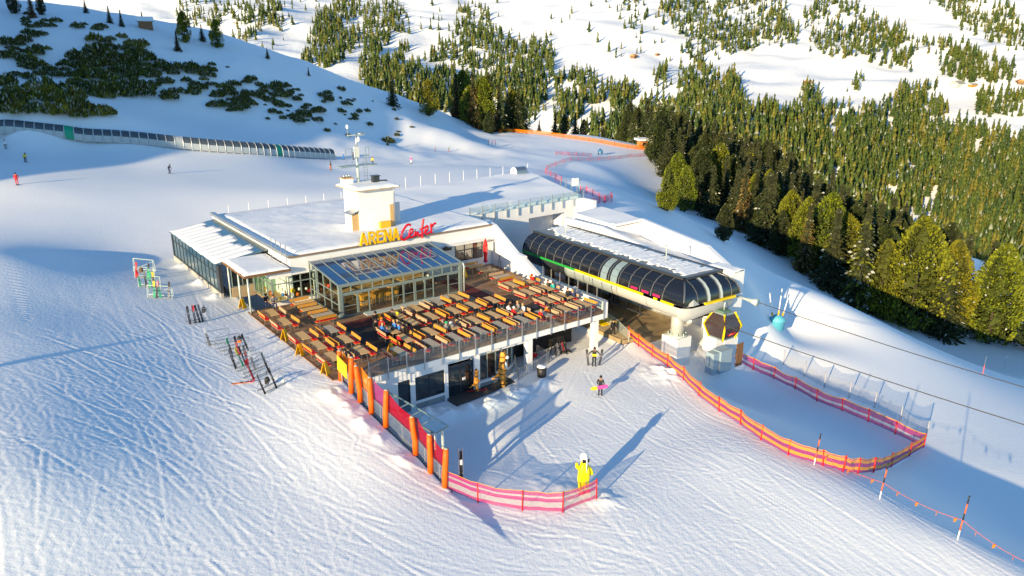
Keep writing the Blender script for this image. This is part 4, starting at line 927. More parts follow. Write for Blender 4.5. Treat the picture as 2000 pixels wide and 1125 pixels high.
SPRU = [foliage('spruce_needles_mid', (.034,.046,.017)), foliage('spruce_needles_deep', (.026,.036,.016)), foliage('spruce_needles_olive', (.055,.062,.018))]  # greens lowered so the rear wood's shade sits in the needle colour
LARCH = [foliage('larch_twigs', (.15,.085,.025)), foliage('larch_twigs_dark', (.09,.055,.02)), foliage('larch_twigs_pale', (.17,.12,.045))]
TSNOW = mat('snow_on_twigs', (.36,.37,.33), .7)
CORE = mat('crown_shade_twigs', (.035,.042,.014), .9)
def arrays_mesh(name, V, F, MI, mats):
    V = np.asarray(V, np.float32); F = np.asarray(F, np.int32); k = len(F)
    me = bpy.data.meshes.new(name); me.vertices.add(len(V)); me.vertices.foreach_set('co', V.ravel())
    me.loops.add(k*3); me.loops.foreach_set('vertex_index', F.ravel()); me.polygons.add(k)
    me.polygons.foreach_set('loop_start', np.arange(0, k*3, 3, dtype=np.int32)); me.polygons.foreach_set('loop_total', np.full(k, 3, np.int32))
    for m in mats: me.materials.append(m)
    me.polygons.foreach_set('material_index', np.asarray(MI, np.int32)); me.update(calc_edges=True); return me
def tri_cloud(cent, axis, size, rng, wid=.5):
    """one kite of two triangles per centre, long along axis"""
    n = len(cent); ax = axis / (np.linalg.norm(axis, axis=1, keepdims=True) + 1e-9)
    r = rng.normal(size=(n, 3)); s = np.cross(ax, r); s /= np.linalg.norm(s, axis=1, keepdims=True) + 1e-9
    L = size[:, None]; a = cent - ax*L*.5; b = cent + s*L*wid; c = cent + ax*L*.6; d = cent - s*L*wid
    V = np.stack([a, b, c, d], 1).reshape(-1, 3); i = np.arange(n)[:, None]*4
    F = np.concatenate([i + np.array([0,1,2]), i + np.array([0,2,3])], 1).reshape(-1, 3)
    return V, F
def pine_crown(seed, H, Rm, mats, snow=.008, n=6500):
    """stone pine: dense egg of upturned tufts bunched into boughs"""
    rng = np.random.default_rng(seed); nb = 46
    bh = rng.random(nb)**.9; ba = rng.random(nb)*6.283
    prof = lambda h: Rm * np.clip(np.sin(np.pi*np.clip(h*.86+.13, 0, 1))**.62, 0, 1) * (1 - .28*h)
    k = rng.integers(0, nb, n); h = np.clip(bh[k] + rng.normal(0, .045, n), 0.0, 1.0); a = ba[k] + rng.normal(0, .34, n)
    rad = prof(h) * (.80 + .22*rng.random(n)) * (1 + .12*np.sin(k*12.9))
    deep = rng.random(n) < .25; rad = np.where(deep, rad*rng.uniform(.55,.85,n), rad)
    z = H*(.04 + .95*h)
    c = np.stack([rad*np.cos(a), rad*np.sin(a), z + .0*rad], 1)
    ax = np.stack([np.cos(a)*.75, np.sin(a)*.75, .55 + rng.random(n)*.8], 1) + rng.normal(0, .28, (n, 3))
    V, F = tri_cloud(c, ax, rng.uniform(.20, .42, n)*H/13, rng, .36)
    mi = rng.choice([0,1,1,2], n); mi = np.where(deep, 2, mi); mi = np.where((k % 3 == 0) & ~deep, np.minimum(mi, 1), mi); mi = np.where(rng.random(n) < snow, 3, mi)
    # inner mass so that the sky does not show through everywhere
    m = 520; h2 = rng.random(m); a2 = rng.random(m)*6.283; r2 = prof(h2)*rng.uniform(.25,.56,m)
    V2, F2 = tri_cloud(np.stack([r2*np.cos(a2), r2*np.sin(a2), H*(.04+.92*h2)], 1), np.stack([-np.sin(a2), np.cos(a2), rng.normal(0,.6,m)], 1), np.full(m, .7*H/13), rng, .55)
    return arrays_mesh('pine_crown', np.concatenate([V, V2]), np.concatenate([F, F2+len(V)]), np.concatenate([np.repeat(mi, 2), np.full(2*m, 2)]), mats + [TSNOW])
def spruce_crown(seed, H, Rm, mats, snow=.08, per=44, whorls=24):
    """spruce: whorls of drooping boughs, narrowing to a spike"""
    rng = np.random.default_rng(seed); C = []; A_ = []; S = []; MI = []
    for w in range(whorls):
        f = w/(whorls-1); z = H*(.05 + .93*f); R_ = Rm*(1-f)**.85*(.8+.4*rng.random()) + .12
        nbough = max(4, int(11*(1-f)+4))
        for b in range(nbough):
            a = 6.283*b/nbough + rng.random()*.6 + w; L = R_*(.65+.5*rng.random()); seg = max(2, int(L/.22)); droop = .28+.25*rng.random()
            bm = rng.choice([0,1,1,2])
            for k in range(seg):
                t = (k+.7)/seg; r = L*t
                C.append((r*math.cos(a), r*math.sin(a), z - droop*r*t + rng.normal(0,.05))); A_.append((math.cos(a)+rng.normal(0,.35), math.sin(a)+rng.normal(0,.35), -.35*t+rng.normal(0,.2)))
                S.append((.40+.28*rng.random())*(.65+.5*(1-f))); MI.append(3 if rng.random() < snow*(.5+t) else bm)
    n = len(C); V, F = tri_cloud(np.array(C), np.array(A_), np.array(S), rng, .33)
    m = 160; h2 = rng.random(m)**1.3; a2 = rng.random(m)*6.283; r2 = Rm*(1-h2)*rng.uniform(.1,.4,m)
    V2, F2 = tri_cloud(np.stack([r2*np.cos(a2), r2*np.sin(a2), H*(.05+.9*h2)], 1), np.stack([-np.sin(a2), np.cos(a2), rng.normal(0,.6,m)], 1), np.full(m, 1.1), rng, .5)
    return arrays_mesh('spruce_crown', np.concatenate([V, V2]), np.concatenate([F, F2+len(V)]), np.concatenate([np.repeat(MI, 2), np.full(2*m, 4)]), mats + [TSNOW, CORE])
def trunk_mesh(H, r): return MB().tube([(0,0,-1.2),(.05,0,H*.3),(-.04,.03,H*.7),(0,0,H*.95)], [r, r*.8, r*.42, r*.08], BARK, 7).mesh('trunk')
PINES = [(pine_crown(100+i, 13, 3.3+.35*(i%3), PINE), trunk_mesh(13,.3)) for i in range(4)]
SHADE_PINES = [(pine_crown(140+i, 13, 3.2, [PINE[2],SPRU[0],SPRU[1]], .01), trunk_mesh(13,.3)) for i in range(2)]  # darker needle set: shade on these pines is put into the colour
SPRUCES = [(spruce_crown(200+i, 14, 2.7+.3*(i%3), SPRU, .03), trunk_mesh(14,.25)) for i in range(4)]
SNOWSPR = [(spruce_crown(240+i, 14, 2.7, [SPRU[2],SPRU[0],PINE[1]], .09), trunk_mesh(14,.25)) for i in range(2)]
LARCHES = [(spruce_crown(260+i, 14, 2.2, LARCH, .02), trunk_mesh(14,.22)) for i in range(2)]
NT = {'n': 0}
def tree(kind, p, h, label, group, rz=None, wide=1.0):
    lib, base, nm, cat = {'pine': (PINES,13,'stone_pine','pine tree'), 'shade_pine': (SHADE_PINES,13,'stone_pine','pine tree'), 'spruce': (SPRUCES,14,'spruce_tree','spruce tree'),
                     'snow': (SNOWSPR,14,'spruce_tree','spruce tree'), 'larch': (LARCHES,14,'larch_tree','larch tree')}[kind]
    cr, tk = lib[NT['n'] % len(lib)]; NT['n'] += 1
    t = empty(nm, (p[0], p[1], p[2]-.1), random.random()*6.28 if rz is None else rz, label, cat, group); s = h/base; t.scale = (s*wide, s*wide, s)
    link('trunk', tk, t); link('crown', cr, t); return t
def tree_px(kind, x, yb_, yt, zb=None, label='', group='', wide=1.0):
    """tree whose foot and top show at the given pixels; foot on the snow"""
    p = GS(x, yb_) if zb is None else P(x, yb_, zb)
    d = (yt-562.5)/FPX; D_ = math.hypot(p.x, p.y); ang = PITCH + math.atan(d)
    Y = p.y; h = (CAMZ - Y*math.tan(ang)) - p.z
    return tree(kind, p, max(2.5, h), label, group, wide=wide)
GRT = 'stone pines and spruces on the slope right of the piste'
front_trees = [('pine',1928,672,474,'broad sunlit stone pine, rightmost of the front row'),('pine',1842,648,468,'slim sunlit stone pine left of the rightmost broad one'),('pine',1774,640,421,'tallest sunlit stone pine in the front row'),
    ('pine',1713,618,466,'short sunlit stone pine left of the tallest front one'),('snow',1672,600,395,'snow-dusted spruce with drooping boughs between the stone pines'),('pine',1640,565,415,'sunlit stone pine beside the snow-dusted spruce'),
    ('pine',1606,545,375,'rounded sunlit stone pine crown, right one of a tight group of three'),('pine',1567,525,383,'rounded sunlit stone pine crown, middle of a tight group of three'),('pine',1534,500,370,'rounded sunlit stone pine crown, left one of a tight group of three'),
    ('shade_pine',1412,470,395,'dark shaded stone pine standing alone on the snow edge'),('larch',1507,480,400,'bare brown larch at the dark tree edge'),
    ('pine',1302,412,318,'leftmost sunlit stone pine by the snow bowl'),('pine',1336,414,322,'second stone pine at the snow bowl, lit top and dark foot'),('pine',1318,400,296,'stone pine behind the two leftmost ones'),('shade_pine',1348,398,286,'taller stone pine in the left clump'),
    ('pine',1376,402,302,'stone pine right of the left clump'),('pine',1398,404,278,'tall stone pine at the right of the left clump'),('shade_pine',1424,410,300,'dark stone pine in the gap right of the left clump'),
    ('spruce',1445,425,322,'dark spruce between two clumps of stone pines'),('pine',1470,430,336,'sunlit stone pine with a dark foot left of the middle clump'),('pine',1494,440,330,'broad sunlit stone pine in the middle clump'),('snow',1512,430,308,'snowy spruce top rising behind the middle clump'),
    ('shade_pine',1475,470,380,'dark stone pine at the foot of the middle clump'),('shade_pine',1520,500,410,'dark stone pine on the snow edge below the middle clump')]
for k, x, yb_, yt, lb in front_trees: tree_px(k, x, yb_, yt, None, lb, GRT)
# wood on the slope behind the front row
line = [P(*q) for q in ((1330,400,-12),(1480,470,-12),(1600,560,-12),(1660,600,-13),(1700,625,-14.5),(1800,675,-16),(1900,700,-18),(2000,716,-20),(2150,760,-23))]
def beyond(x, y):
    for p, q in zip(line[:-1], line[1:]):
        if (p.x <= x <= q.x) or (q.x <= x <= p.x):
            t = (x-p.x)/(q.x-p.x+1e-9); return y > p.y + (q.y-p.y)*t + 11
    return False
WOOD = {}; ANCH = [(1302,'the leftmost sunlit stone pine'),(1348,'the tall pine of the left clump'),(1398,'the right end of the left clump'),(1445,'the gap left of the middle clump'),(1494,'the broad pine of the middle clump'),(1534,'the left pine of the tight three'),(1567,'the middle pine of the tight three'),(1606,'the right pine of the tight three'),(1672,'the drooping snow-dusted spruce'),(1713,'the short front stone pine'),(1774,'the tallest front stone pine'),(1842,'the slim front stone pine'),(1928,'the broad rightmost stone pine'),(1990,'the right picture edge')]
rt = random.Random(11); placed = [(o.location.x, o.location.y) for o in bpy.data.objects if o.get('group') == GRT]; tries = 0; ct = 0
cands = []
while tries < 16000 and ct < 290:
    tries += 1; x = rt.uniform(36, 250); y = rt.uniform(60, 325)
    if not beyond(x, y) or x > y*1.0+8: continue
    if any((x-a)**2+(y-b)**2 < 4.7**2 for a, b in placed): continue
    placed.append((x, y)); cands.append((x, y)); ct += 1
for i, (x, y) in enumerate(cands):
    k = rt.choice(['spruce','spruce','snow','snow','shade_pine','spruce','larch' if rt.random() < .3 else 'spruce'])
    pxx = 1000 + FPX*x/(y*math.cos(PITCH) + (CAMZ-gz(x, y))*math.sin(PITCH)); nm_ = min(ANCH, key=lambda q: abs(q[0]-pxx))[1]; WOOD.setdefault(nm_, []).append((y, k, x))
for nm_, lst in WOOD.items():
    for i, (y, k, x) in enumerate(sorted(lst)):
        tree(k, (x, y, gz(x, y)), rt.uniform(11.5, 17.5), {'spruce':'dark spruce','snow':'snow-flecked spruce','shade_pine':'dark stone pine','larch':'brown bare larch'}[k] + f' behind {nm_}, {ORD[i]} one back', GRT, wide=rt.uniform(.9,1.25))
# (the wood above is named after the front tree it stands behind)
# trees on the ridge at the left and at the far end of the piste
GRL = 'conifers along the left ridge'
for k, x, yb_, yt, lb in [('spruce',767,206,140,'dark spruce with a sunlit tip standing alone on the white ridge'),('pine',838,223,153,'slim sunlit pine on the ridge right of the lone spruce'),('spruce',347,97,58,'small spruce alone on the upper white slope'),
        ('pine',362,78,20,'bushy pine on the ridge, left of a pair'),('pine',425,88,36,'bushy pine on the ridge, right of a pair'),('spruce',395,76,46,'small dark spruce between the two bushy ridge pines'),('spruce',280,54,22,'dark spruce on the ridge near the small hut'),('spruce',238,52,18,'dark spruce on the ridge left of the hut spruce'),
        ('spruce',215,46,10,'dark spruce on the ridge beside its twin'),('spruce',168,26,-2,'small spruce cut by the top edge of the picture'),('larch',64,36,-25,'brown larch at the top left corner'),('shade_pine',30,26,-30,'dark pine at the very top left corner'),('shade_pine',82,30,-14,'dark pine right of the brown corner larch'),
        ('spruce',523,116,92,'low dark spruce at the shaded hollow'),('spruce',603,148,130,'tiny spruce where ridge and hollow meet'),('spruce',757,282,268,'tiny spruce low on the shaded slope')]:
    tree_px(k, x, yb_, yt, None, lb, GRL)
GRF = 'clump of tall conifers at the end of the piste'
for k, x, yb_, yt, lb in [('larch',892,240,140,'brown larch at the left edge of the tall clump'),('pine',905,238,136,'golden pine at the left of the tall clump'),('larch',925,250,140,'golden larch in the tall clump left of its middle'),('pine',918,262,165,'sunlit pine low in the tall clump'),('pine',945,262,148,'golden pine in the middle of the tall clump'),
        ('larch',960,262,158,'pale brown larch right of the middle of the tall clump'),('spruce',975,262,160,'dark spruce in the right half of the tall clump'),('spruce',992,258,178,'slim dark spruce right in the tall clump'),('pine',1002,256,175,'rightmost golden pine of the tall clump'),('spruce',1020,254,180,'dark spruce at the right edge of the tall clump'),
        ('shade_pine',932,264,205,'dark bushy pine at the foot of the tall clump'),('shade_pine',955,266,215,'low dark pine at the foot of the tall clump, right of its twin'),('spruce',1012,258,170,'dark spruce behind the rightmost golden pine'),('larch',955,255,140,'tall brown larch at the back of the clump')]:
    tree_px(k, x, yb_, yt, -2.0 if yb_ > 250 else .5, lb, GRF)
for k, x, yb_, yt, zb, lb in [('spruce',1053,256,232,-8,'small dark spruce behind the orange fence'),('spruce',1084,262,212,-9,'dark spruce behind the orange fence, leftmost of a row'),('shade_pine',1102,264,222,-9,'dark pine behind the orange fence, second of a row'),('spruce',1123,266,218,-9,'dark spruce behind the orange fence, third of a row'),('shade_pine',1140,270,232,-9,'dark pine behind the orange fence, right end of a row'),
        ('shade_pine',1178,272,250,-8,'small round dark pine behind the orange fence'),('spruce',1220,280,262,-8,'tiny dark spruce behind the fence by the hut')]:
    tree_px(k, x, yb_, yt, zb, lb, GRF)

# dwarf pine thickets on the shaded slope
SHR = [foliage('dwarf_pine_dark', (.040,.058,.020)), foliage('dwarf_pine_mid', (.085,.105,.022)), foliage('dwarf_pine_olive', (.17,.17,.02))]
def shrub_mesh(seed, mats):
    rng = np.random.default_rng(seed); n = 520; a = rng.random(n)*6.283; r = np.sqrt(rng.random(n)); x = r*np.cos(a)*1.3; y = r*np.sin(a)
    top = (1-r**2)**.5*.9*(.7+.3*np.sin(3*a+seed)) ; z = top*rng.uniform(.35,1,n)
    c = np.stack([x, y, z], 1); ax = np.stack([x*.5, y*.5, np.full(n, .9)], 1) + rng.normal(0,.3,(n,3))
    V, F = tri_cloud(c, ax, rng.uniform(.26,.5,n), rng, .19); mi = np.repeat(rng.choice([0,0,1,2], n, p=[.35,.2,.3,.15]), 2)
    mi = np.where(np.repeat(rng.random(n) < .13, 2), 3, mi)
    return arrays_mesh('dwarf_pine', V, F, mi, mats + [TSNOW])
SHM = [shrub_mesh(300+i, SHR) for i in range(4)]; SHO = [shrub_mesh(320+i, [SHR[1],SHR[2],SHR[2]]) for i in range(2)]
rs = random.Random(5)
def shrub(x, y, size, olive, label):
    p = GS(x, y); o = link('dwarf_pine_shrub', (SHO if olive else SHM)[rs.randrange(2 if olive else 4)], None, (p.x, p.y, p.z-.15), (0,0,rs.random()*6.28))
    o.scale = (size, size, size*rs.uniform(.8,1.3)); tag(o, label, 'shrub', 'dwarf pine shrubs on the shaded slope'); return o
ns_ = 0
for (x0,y0,rx,ry,n,s,ol,where) in [(38,185,48,26,14,2.6,.35,'thicket at the left picture edge'),(165,192,68,26,22,2.7,.55,'large thicket above the left green panel'),(210,125,62,28,24,2.6,.05,'middle thicket'),(330,160,68,28,22,2.3,.05,'thicket right of the middle'),
        (225,88,52,12,10,2.0,.7,'olive thicket high up'),(48,95,55,30,16,1.9,.1,'upper left patch'),(95,140,60,10,10,1.8,.05,'strip left of the middle'),(500,182,62,20,18,1.9,.1,'right hand thicket'),(440,208,46,12,9,1.8,.4,'low olive strip'),(575,222,44,14,11,1.7,.1,'low right thicket'),
        (620,195,75,18,12,1.5,.05,'thin right strip'),(410,145,26,16,6,1.7,.1,'small central patch'),(690,215,26,10,5,1.4,.1,'rightmost patch'),(120,40,70,16,8,1.5,.2,'top left patch'),(200,62,10,8,2,1.6,.1,'upper pair'),(760,275,8,3,2,1.5,.5,'lone low bush')]:
    PATCH = []
    for i in range(int(n*1.45)):
        q = rs.random()*6.283; r = math.sqrt(rs.random()); shrub(x0+rx*r*math.cos(q), y0+ry*r*math.sin(q), s*rs.uniform(.45,1.0), rs.random() < ol, 'X', ) if False else PATCH.append((x0+1.25*rx*r*math.cos(q), y0+1.3*ry*r*math.sin(q), s*rs.uniform(.45,1.0)))
    PATCH.sort()
    for i, (xx_, yy_, ss_) in enumerate(PATCH):
        o_ = rs.random() < ol; shrub(xx_, yy_, ss_, o_, f'{"olive" if o_ else "dark"} dwarf pine, {ORD[i]} from the left in the {where}')
for i, x in enumerate(sorted(rs.uniform(380, 900) for _ in range(46))):
    y = 100 + (x-380)*.22 + rs.uniform(10, 110)
    if y < 265: shrub(x, y, rs.uniform(.35,.9), False, f'tiny dark tuft on the shaded snow slope, {ORD[i]} from the left')

# forest on the opposite mountain side
FOREST = [([(345,-20),(440,-20),(452,66),(350,50)],.6),([(520,-20),(560,-20),(545,55),(505,75)],1.7),([(380,-10),(700,-10),(640,100),(500,110)],.06),([(700,0),(1300,0),(1250,120),(900,60)],.025),([(640,-20),(695,-20),(705,75),(660,130),(605,130),(612,60)],1.8),
    ([(700,20),(760,-10),(790,30),(795,80),(800,120),(745,185),(700,150),(715,80)],1.5),([(900,20),(940,10),(962,60),(1000,88),(1070,88),(1085,130),(1062,190),(1045,235),(1000,252),(880,225),(700,185),(760,150),(830,120),(880,80)],1.4),
    ([(1080,150),(1150,138),(1170,180),(1235,165),(1262,240),(1285,290),(1090,262)],1.1),([(1290,-20),(1500,-20),(1560,60),(1550,100),(1490,82),(1430,112),(1350,82),(1300,40)],1),
    ([(1335,82),(1400,112),(1382,160),(1442,150),(1452,210),(1330,205),(1325,140)],.95),
    ([(1150,195),(1240,190),(1330,208),(1350,170),(1440,150),(1452,212),(1520,214),(1600,208),(1720,220),(1760,182),(1832,176),(1848,240),(2010,275),(2010,460),(1900,430),(1700,380),(1560,345),(1400,330),(1290,305),(1200,295)],1.1),
    ([(1570,10),(1640,-20),(1700,30),(1772,60),(1762,100),(1720,132),(1690,110),(1600,105),(1575,60)],1),([(1790,-20),(1860,-20),(1990,30),(2010,105),(1940,82),(1860,45)],.9),
    ([(1690,72),(1770,80),(1850,90),(1925,110),(1987,140),(1980,158),(1900,167),(1850,150),(1842,104),(1740,96)],1.1),([(1905,182),(2010,197),(2010,232),(1908,222)],1.2),([(1735,110),(1780,102),(1776,146),(1740,150)],1),
    ([(1274,140),(1308,135),(1312,172),(1280,176)],1),([(1205,-10),(1265,-10),(1260,56),(1215,60)],.35),([(1180,60),(1300,20),(1310,130),(1200,110)],.05),([(1440,170),(1700,150),(1720,200),(1460,205)],.02),([(820,20),(900,-10),(880,80),(800,60)],.08),
    ([(1560,175),(1600,175),(1602,200),(1562,200)],1.2),([(1655,158),(1680,150),(1676,182),(1652,185)],1),([(1440,60),(1480,70),(1470,110),(1440,100)],.5),([(450,20),(520,0),(510,70),(470,95)],.7),([(600,100),(660,120),(640,135),(590,128)],1.4),([(1580,250),(1900,300),(1990,330),(1990,400),(1700,360)],.25),([(1450,325),(1700,370),(2015,445),(2015,620),(1700,560),(1500,430)],1.1)]
def inpoly(x, y, poly):
    c = False; j = len(poly)-1
    for i in range(len(poly)):
        xi, yi = poly[i]; xj, yj = poly[j]
        if (yi > y) != (yj > y) and x < (xj-xi)*(y-yi)/(yj-yi)+xi: c = not c
        j = i
    return c
rf = random.Random(21); pxs = []
for poly, den in FOREST:
    xs_ = [p[0] for p in poly]; ys_ = [p[1] for p in poly]; n = int((max(xs_)-min(xs_))*(max(ys_)-min(ys_))*den/34)
    for i in range(n):
        x, y = rf.uniform(min(xs_), max(xs_)), rf.uniform(min(ys_), max(ys_))
        if inpoly(x + rf.gauss(0,6), y + rf.gauss(0,5), poly) and (den < .5 or float(vnoise(np.array(x*1.0), np.array(y*1.6), 22, 77)) + .5*float(vnoise(np.array(x*1.0), np.array(y*1.0), 60, 78)) > -.27): pxs.append((x, y))
pxs = np.array(pxs)
dx = (pxs[:,0]-1000)/FPX; dyv = -(pxs[:,1]-562.5)/FPX
dirs = np.stack([dx, math.cos(PITCH)+dyv*math.sin(PITCH), -math.sin(PITCH)+dyv*math.cos(PITCH)], 1)
tt = np.full(len(pxs), np.nan)
for t in np.arange(440, 3000, 4.0):
    X_, Y_ = dirs[:,0]*t, dirs[:,1]*t; hit = np.isnan(tt) & (CAMZ+dirs[:,2]*t < mountain_height(X_, Y_)) & (Y_ > 440)
    tt[hit] = t
ok = ~np.isnan(tt); pos = dirs[ok]*tt[ok, None]; pos[:,2] = mountain_height(pos[:,0], pos[:,1])
pv = pxs[ok]; hid = pv[:,1] > np.where(pv[:,0] < 1300, 235, 300 + np.clip(pv[:,0]-1400, 0, 900)*.2)
order = np.argsort(np.hypot(pos[:,0], pos[:,1]) + 5000*hid); pos = pos[order]; pv = pv[order]
print('far trees', len(pos))
FAR = [foliage('far_spruce_olive', (.085,.105,.020)), foliage('far_spruce_green', (.050,.076,.022)), foliage('far_spruce_brown', (.15,.13,.026)), mat('far_spruce_snow', (.26,.28,.20), .7)]
def far_tree_arrays(seed):
    rng = np.random.default_rng(seed); V = []; F = []; MI = []
    base = rng.choice([0,0,1,1,2])
    for t in range(5):
        z0 = .04 + .19*t; z1 = z0 + .30 if t < 4 else 1.0; r = .19*(1-t/5.6)*(1+.2*rng.normal()); o = len(V); k = 6
        V.append((0,0,z1))
        for j in range(k):
            a = 6.283*j/k + rng.random()*.6; q = r*(.75+.5*rng.random()); V.append((q*math.cos(a), q*math.sin(a), z0 + .05*rng.normal()))
        for j in range(k): F.append((o, o+1+j, o+1+(j+1)%k)); MI.append(3 if rng.random() < .06 else (base if rng.random() < .94 else rng.integers(0,3)))
    return np.array(V), np.array(F), np.array(MI)
LIB = [far_tree_arrays(400+i) for i in range(12)]
LIBM = [arrays_mesh('far_spruce', v, f, mi, FAR) for v, f, mi in LIB]
hs = np.clip(RNG.normal(15.5, 4.2, len(pos)), 5, 26); hs *= np.where(RNG.random(len(pos)) < .12, .6, 1.0)
NIND = 110
FW = {}
for i in sorted(range(NIND), key=lambda i: pv[i,0]):
    nm_ = 'the tall golden clump' if pv[i,0] < 1060 else 'the orange fence' if pv[i,0] < 1240 else 'the wooden hut' if pv[i,0] < 1290 else min(ANCH, key=lambda q: abs(q[0]-pv[i,0]))[1]; FW[nm_] = FW.get(nm_, 0) + 1
    o = link('far_spruce_tree', LIBM[i % 12], None, tuple(pos[i]), (0,0,rf.random()*6.28)); s = hs[i]; o.scale = (s, s, s)
    tag(o, f'distant spruce across the valley above {nm_}, {ORD[FW[nm_]-1]} from the left', 'spruce tree', 'nearest spruces of the forest across the valley')
Vs = []; Fs = []; Ms = []; off = 0
pick = RNG.integers(0, 12, len(pos)); rot = RNG.random(len(pos))*6.283
for i in range(NIND, len(pos)):
    v, f, mi = LIB[pick[i]]; c, s_ = math.cos(rot[i])*hs[i], math.sin(rot[i])*hs[i]
    Vs.append(np.stack([v[:,0]*c-v[:,1]*s_, v[:,0]*s_+v[:,1]*c, v[:,2]*hs[i]], 1) + pos[i]); Fs.append(f+off); Ms.append(mi); off += len(v)
ff = link('far_forest', arrays_mesh('far_forest', np.concatenate(Vs), np.concatenate(Fs), np.concatenate(Ms), FAR)); tag(ff, 'spruce forest covering the opposite mountain side', kind='stuff')
# ------------------------------------------------------------------ terrace furniture
TOPW = [mat('table_top_tan', (.78,.48,.19), .55, noise=(4,(.64,.38,.14),.3)), mat('table_top_grey', (.52,.43,.30), .6, noise=(4,(.42,.34,.22),.3))]
BACK = [mat('varnished_yellow_wood', (.58,.29,.04), .4, noise=(5,(.48,.22,.03),.3)), mat('weathered_pale_wood', (.48,.33,.19), .6, noise=(5,(.38,.26,.15),.3))]
REDC = mat('red_seat_pad', (.66,.006,.012), .7)
def make_table(m, Ln_=1.86):
    t = empty('beer_table', (0,0,0)); mb = MB()
    for k in range(5): mb.box(-.37+k*.149,-.37+k*.149+.143,-Ln_/2,Ln_/2,.74,.78,m)
    mb.box(-.3,.3,-.6,-.54,.70,.74,m).box(-.3,.3,.54,.6,.70,.74,m); o = mb.build('tabletop', t)
    for y in (-.62,.62):
        mb = MB(); mb.bar((-.28,y,0),(-.2,y,.7),.045,.045,GALV).bar((.28,y,0),(.2,y,.7),.045,.045,GALV).bar((-.3,y,.02),(.3,y,.02),.05,.04,GALV).bar((-.2,y,.68),(.2,y,.68),.04,.04,GALV); mb.build('leg', t)
    return t
def make_bench(m, Ln_=1.8):
    t = empty('bench', (0,0,0))
    MB().box(-.22,.2,-Ln_/2,Ln_/2,.42,.455,m).build('seat', t)
    for k in (0, 1): MB().box(-.21,.19,-Ln_/2+.03+k*Ln_/2,-.03+k*Ln_/2,.456,.50,REDC).build('seat_pad', t)
    mb = MB(); mb.hexa([(.20,-Ln_/2,.66),(.235,-Ln_/2,.66),(.235,Ln_/2,.66),(.20,Ln_/2,.66),(.245,-Ln_/2,.93),(.28,-Ln_/2,.93),(.28,Ln_/2,.93),(.245,Ln_/2,.93)], m); mb.build('backrest', t)
    for y in (-.62,.62):
        mb = MB(); mb.bar((-.15,y,.42),(-.18,y,.02),.04,.04,GALV).bar((.15,y,.42),(.2,y,.02),.04,.04,GALV).bar((-.2,y,.02),(.24,y,.02),.045,.035,GALV).bar((.16,y,.40),(.255,y,.9),.035,.035,GALV); mb.build('leg', t)
    return t
TP = [make_table(TOPW[0]), make_table(TOPW[1])]; BP = [make_bench(BACK[0]), make_bench(BACK[1])]; used = {}
def place(protos, k, loc, rz, label, cat, group):
    o = protos[k]
    if id(o) in used: o = copy_tree(o)
    else: used[id(o)] = 1
    o.location = loc; o.rotation_euler = (0,0,rz); return tag(o, label, cat, group)
ROWS = [('the front row along the glass railing', [(x,-11.6) for x in (-.4,2.45,4.6,6.98,9.2,11.5,13.9,16.15,18.5)]),
        ('the second row from the railing', [(-4.9,-9.5),(-2.65,-9.6),(1.3,-9.5),(3.68,-9.35),(5.75,-9.3),(8.1,-9.3),(10.22,-9.2),(12.47,-9.4),(16.5,-8.8),(18.7,-8.9)]),
        ('the third row from the railing', [(-4.85,-6.75),(-2.6,-6.75),(1.3,-7.2),(3.65,-6.4),(5.7,-6.2),(8.02,-6.1),(10.2,-5.95),(12.48,-5.75),(16.56,-5.88),(18.86,-5.92)]),
        ('the row next to the pavilion front', [(-5.02,-4.05),(-2.58,-3.97),(3.55,-4.15),(5.68,-3.5),(8.12,-3.25),(10.2,-3.07),(16.75,-3.05),(18.9,-2.9)]),
        ('the left corner below the canopy', [(-4.98,.07),(-5.02,2.95)])]
rb = random.Random(2)
for row, lst in ROWS:
    for i, (a, b) in enumerate(sorted(lst)):
        p = W(a, b, D); grey = 1 if (row.startswith('the front') and i < 7) or rb.random() < .12 else 0
        desc = 'greyish' if grey else 'tan'
        place(TP, grey, p, ANG + R(rb.uniform(-1.5,1.5)), f'{desc} slatted beer table, {ORD[i]} from the left in {row}', 'table', 'beer tables on the sun terrace')
        for sd, nm in ((-1,'left'),(1,'right')):
            if row == 'the left corner below the canopy' and False: continue
            bb_ = 0 if rb.random() < .5 else 1
            a2 = a + sd*.71
            if a2 > 20.3 - (b < -11)*.3: continue
            q = W(a2, b, D)
            place(BP, bb_, q, ANG + (0 if sd > 0 else math.pi) + R(rb.uniform(-2,2)), f'{"yellow" if bb_ == 0 else "pale"} bench {nm} of {ORD[i]} table in {row}', 'bench', 'benches with red pads on the sun terrace')
for row, lst in (('beside the parasol', [(17.75,4.6),(17.95,2.3),(17.75,-.15)]), ('left of the pavilion', [(-1.7,4.06),(-1.8,1.95),(-1.72,-.2)])):
    for i, (a, b) in enumerate(lst):
        place(TP, 0 if i < 2 else 1, W(a,b,D), ANG+math.pi/2, f'{"tan" if i < 2 else "greyish"} slatted beer table set crosswise {row}, {ORD[i]} from the building', 'table', 'beer tables on the sun terrace')
        bb_ = (0,1,1)[i] if row[0] == 'b' else 0
        place(BP, bb_, W(a,b+.72,D), ANG+math.pi/2, f'crosswise bench on the building side of the {ORD[i]} table {row}', 'bench', 'benches with red pads on the sun terrace')
        if i == 2: place(BP, 0, W(a,b-.72,D), ANG-math.pi/2, f'crosswise bench on the valley side of the last table {row}', 'bench', 'benches with red pads on the sun terrace')
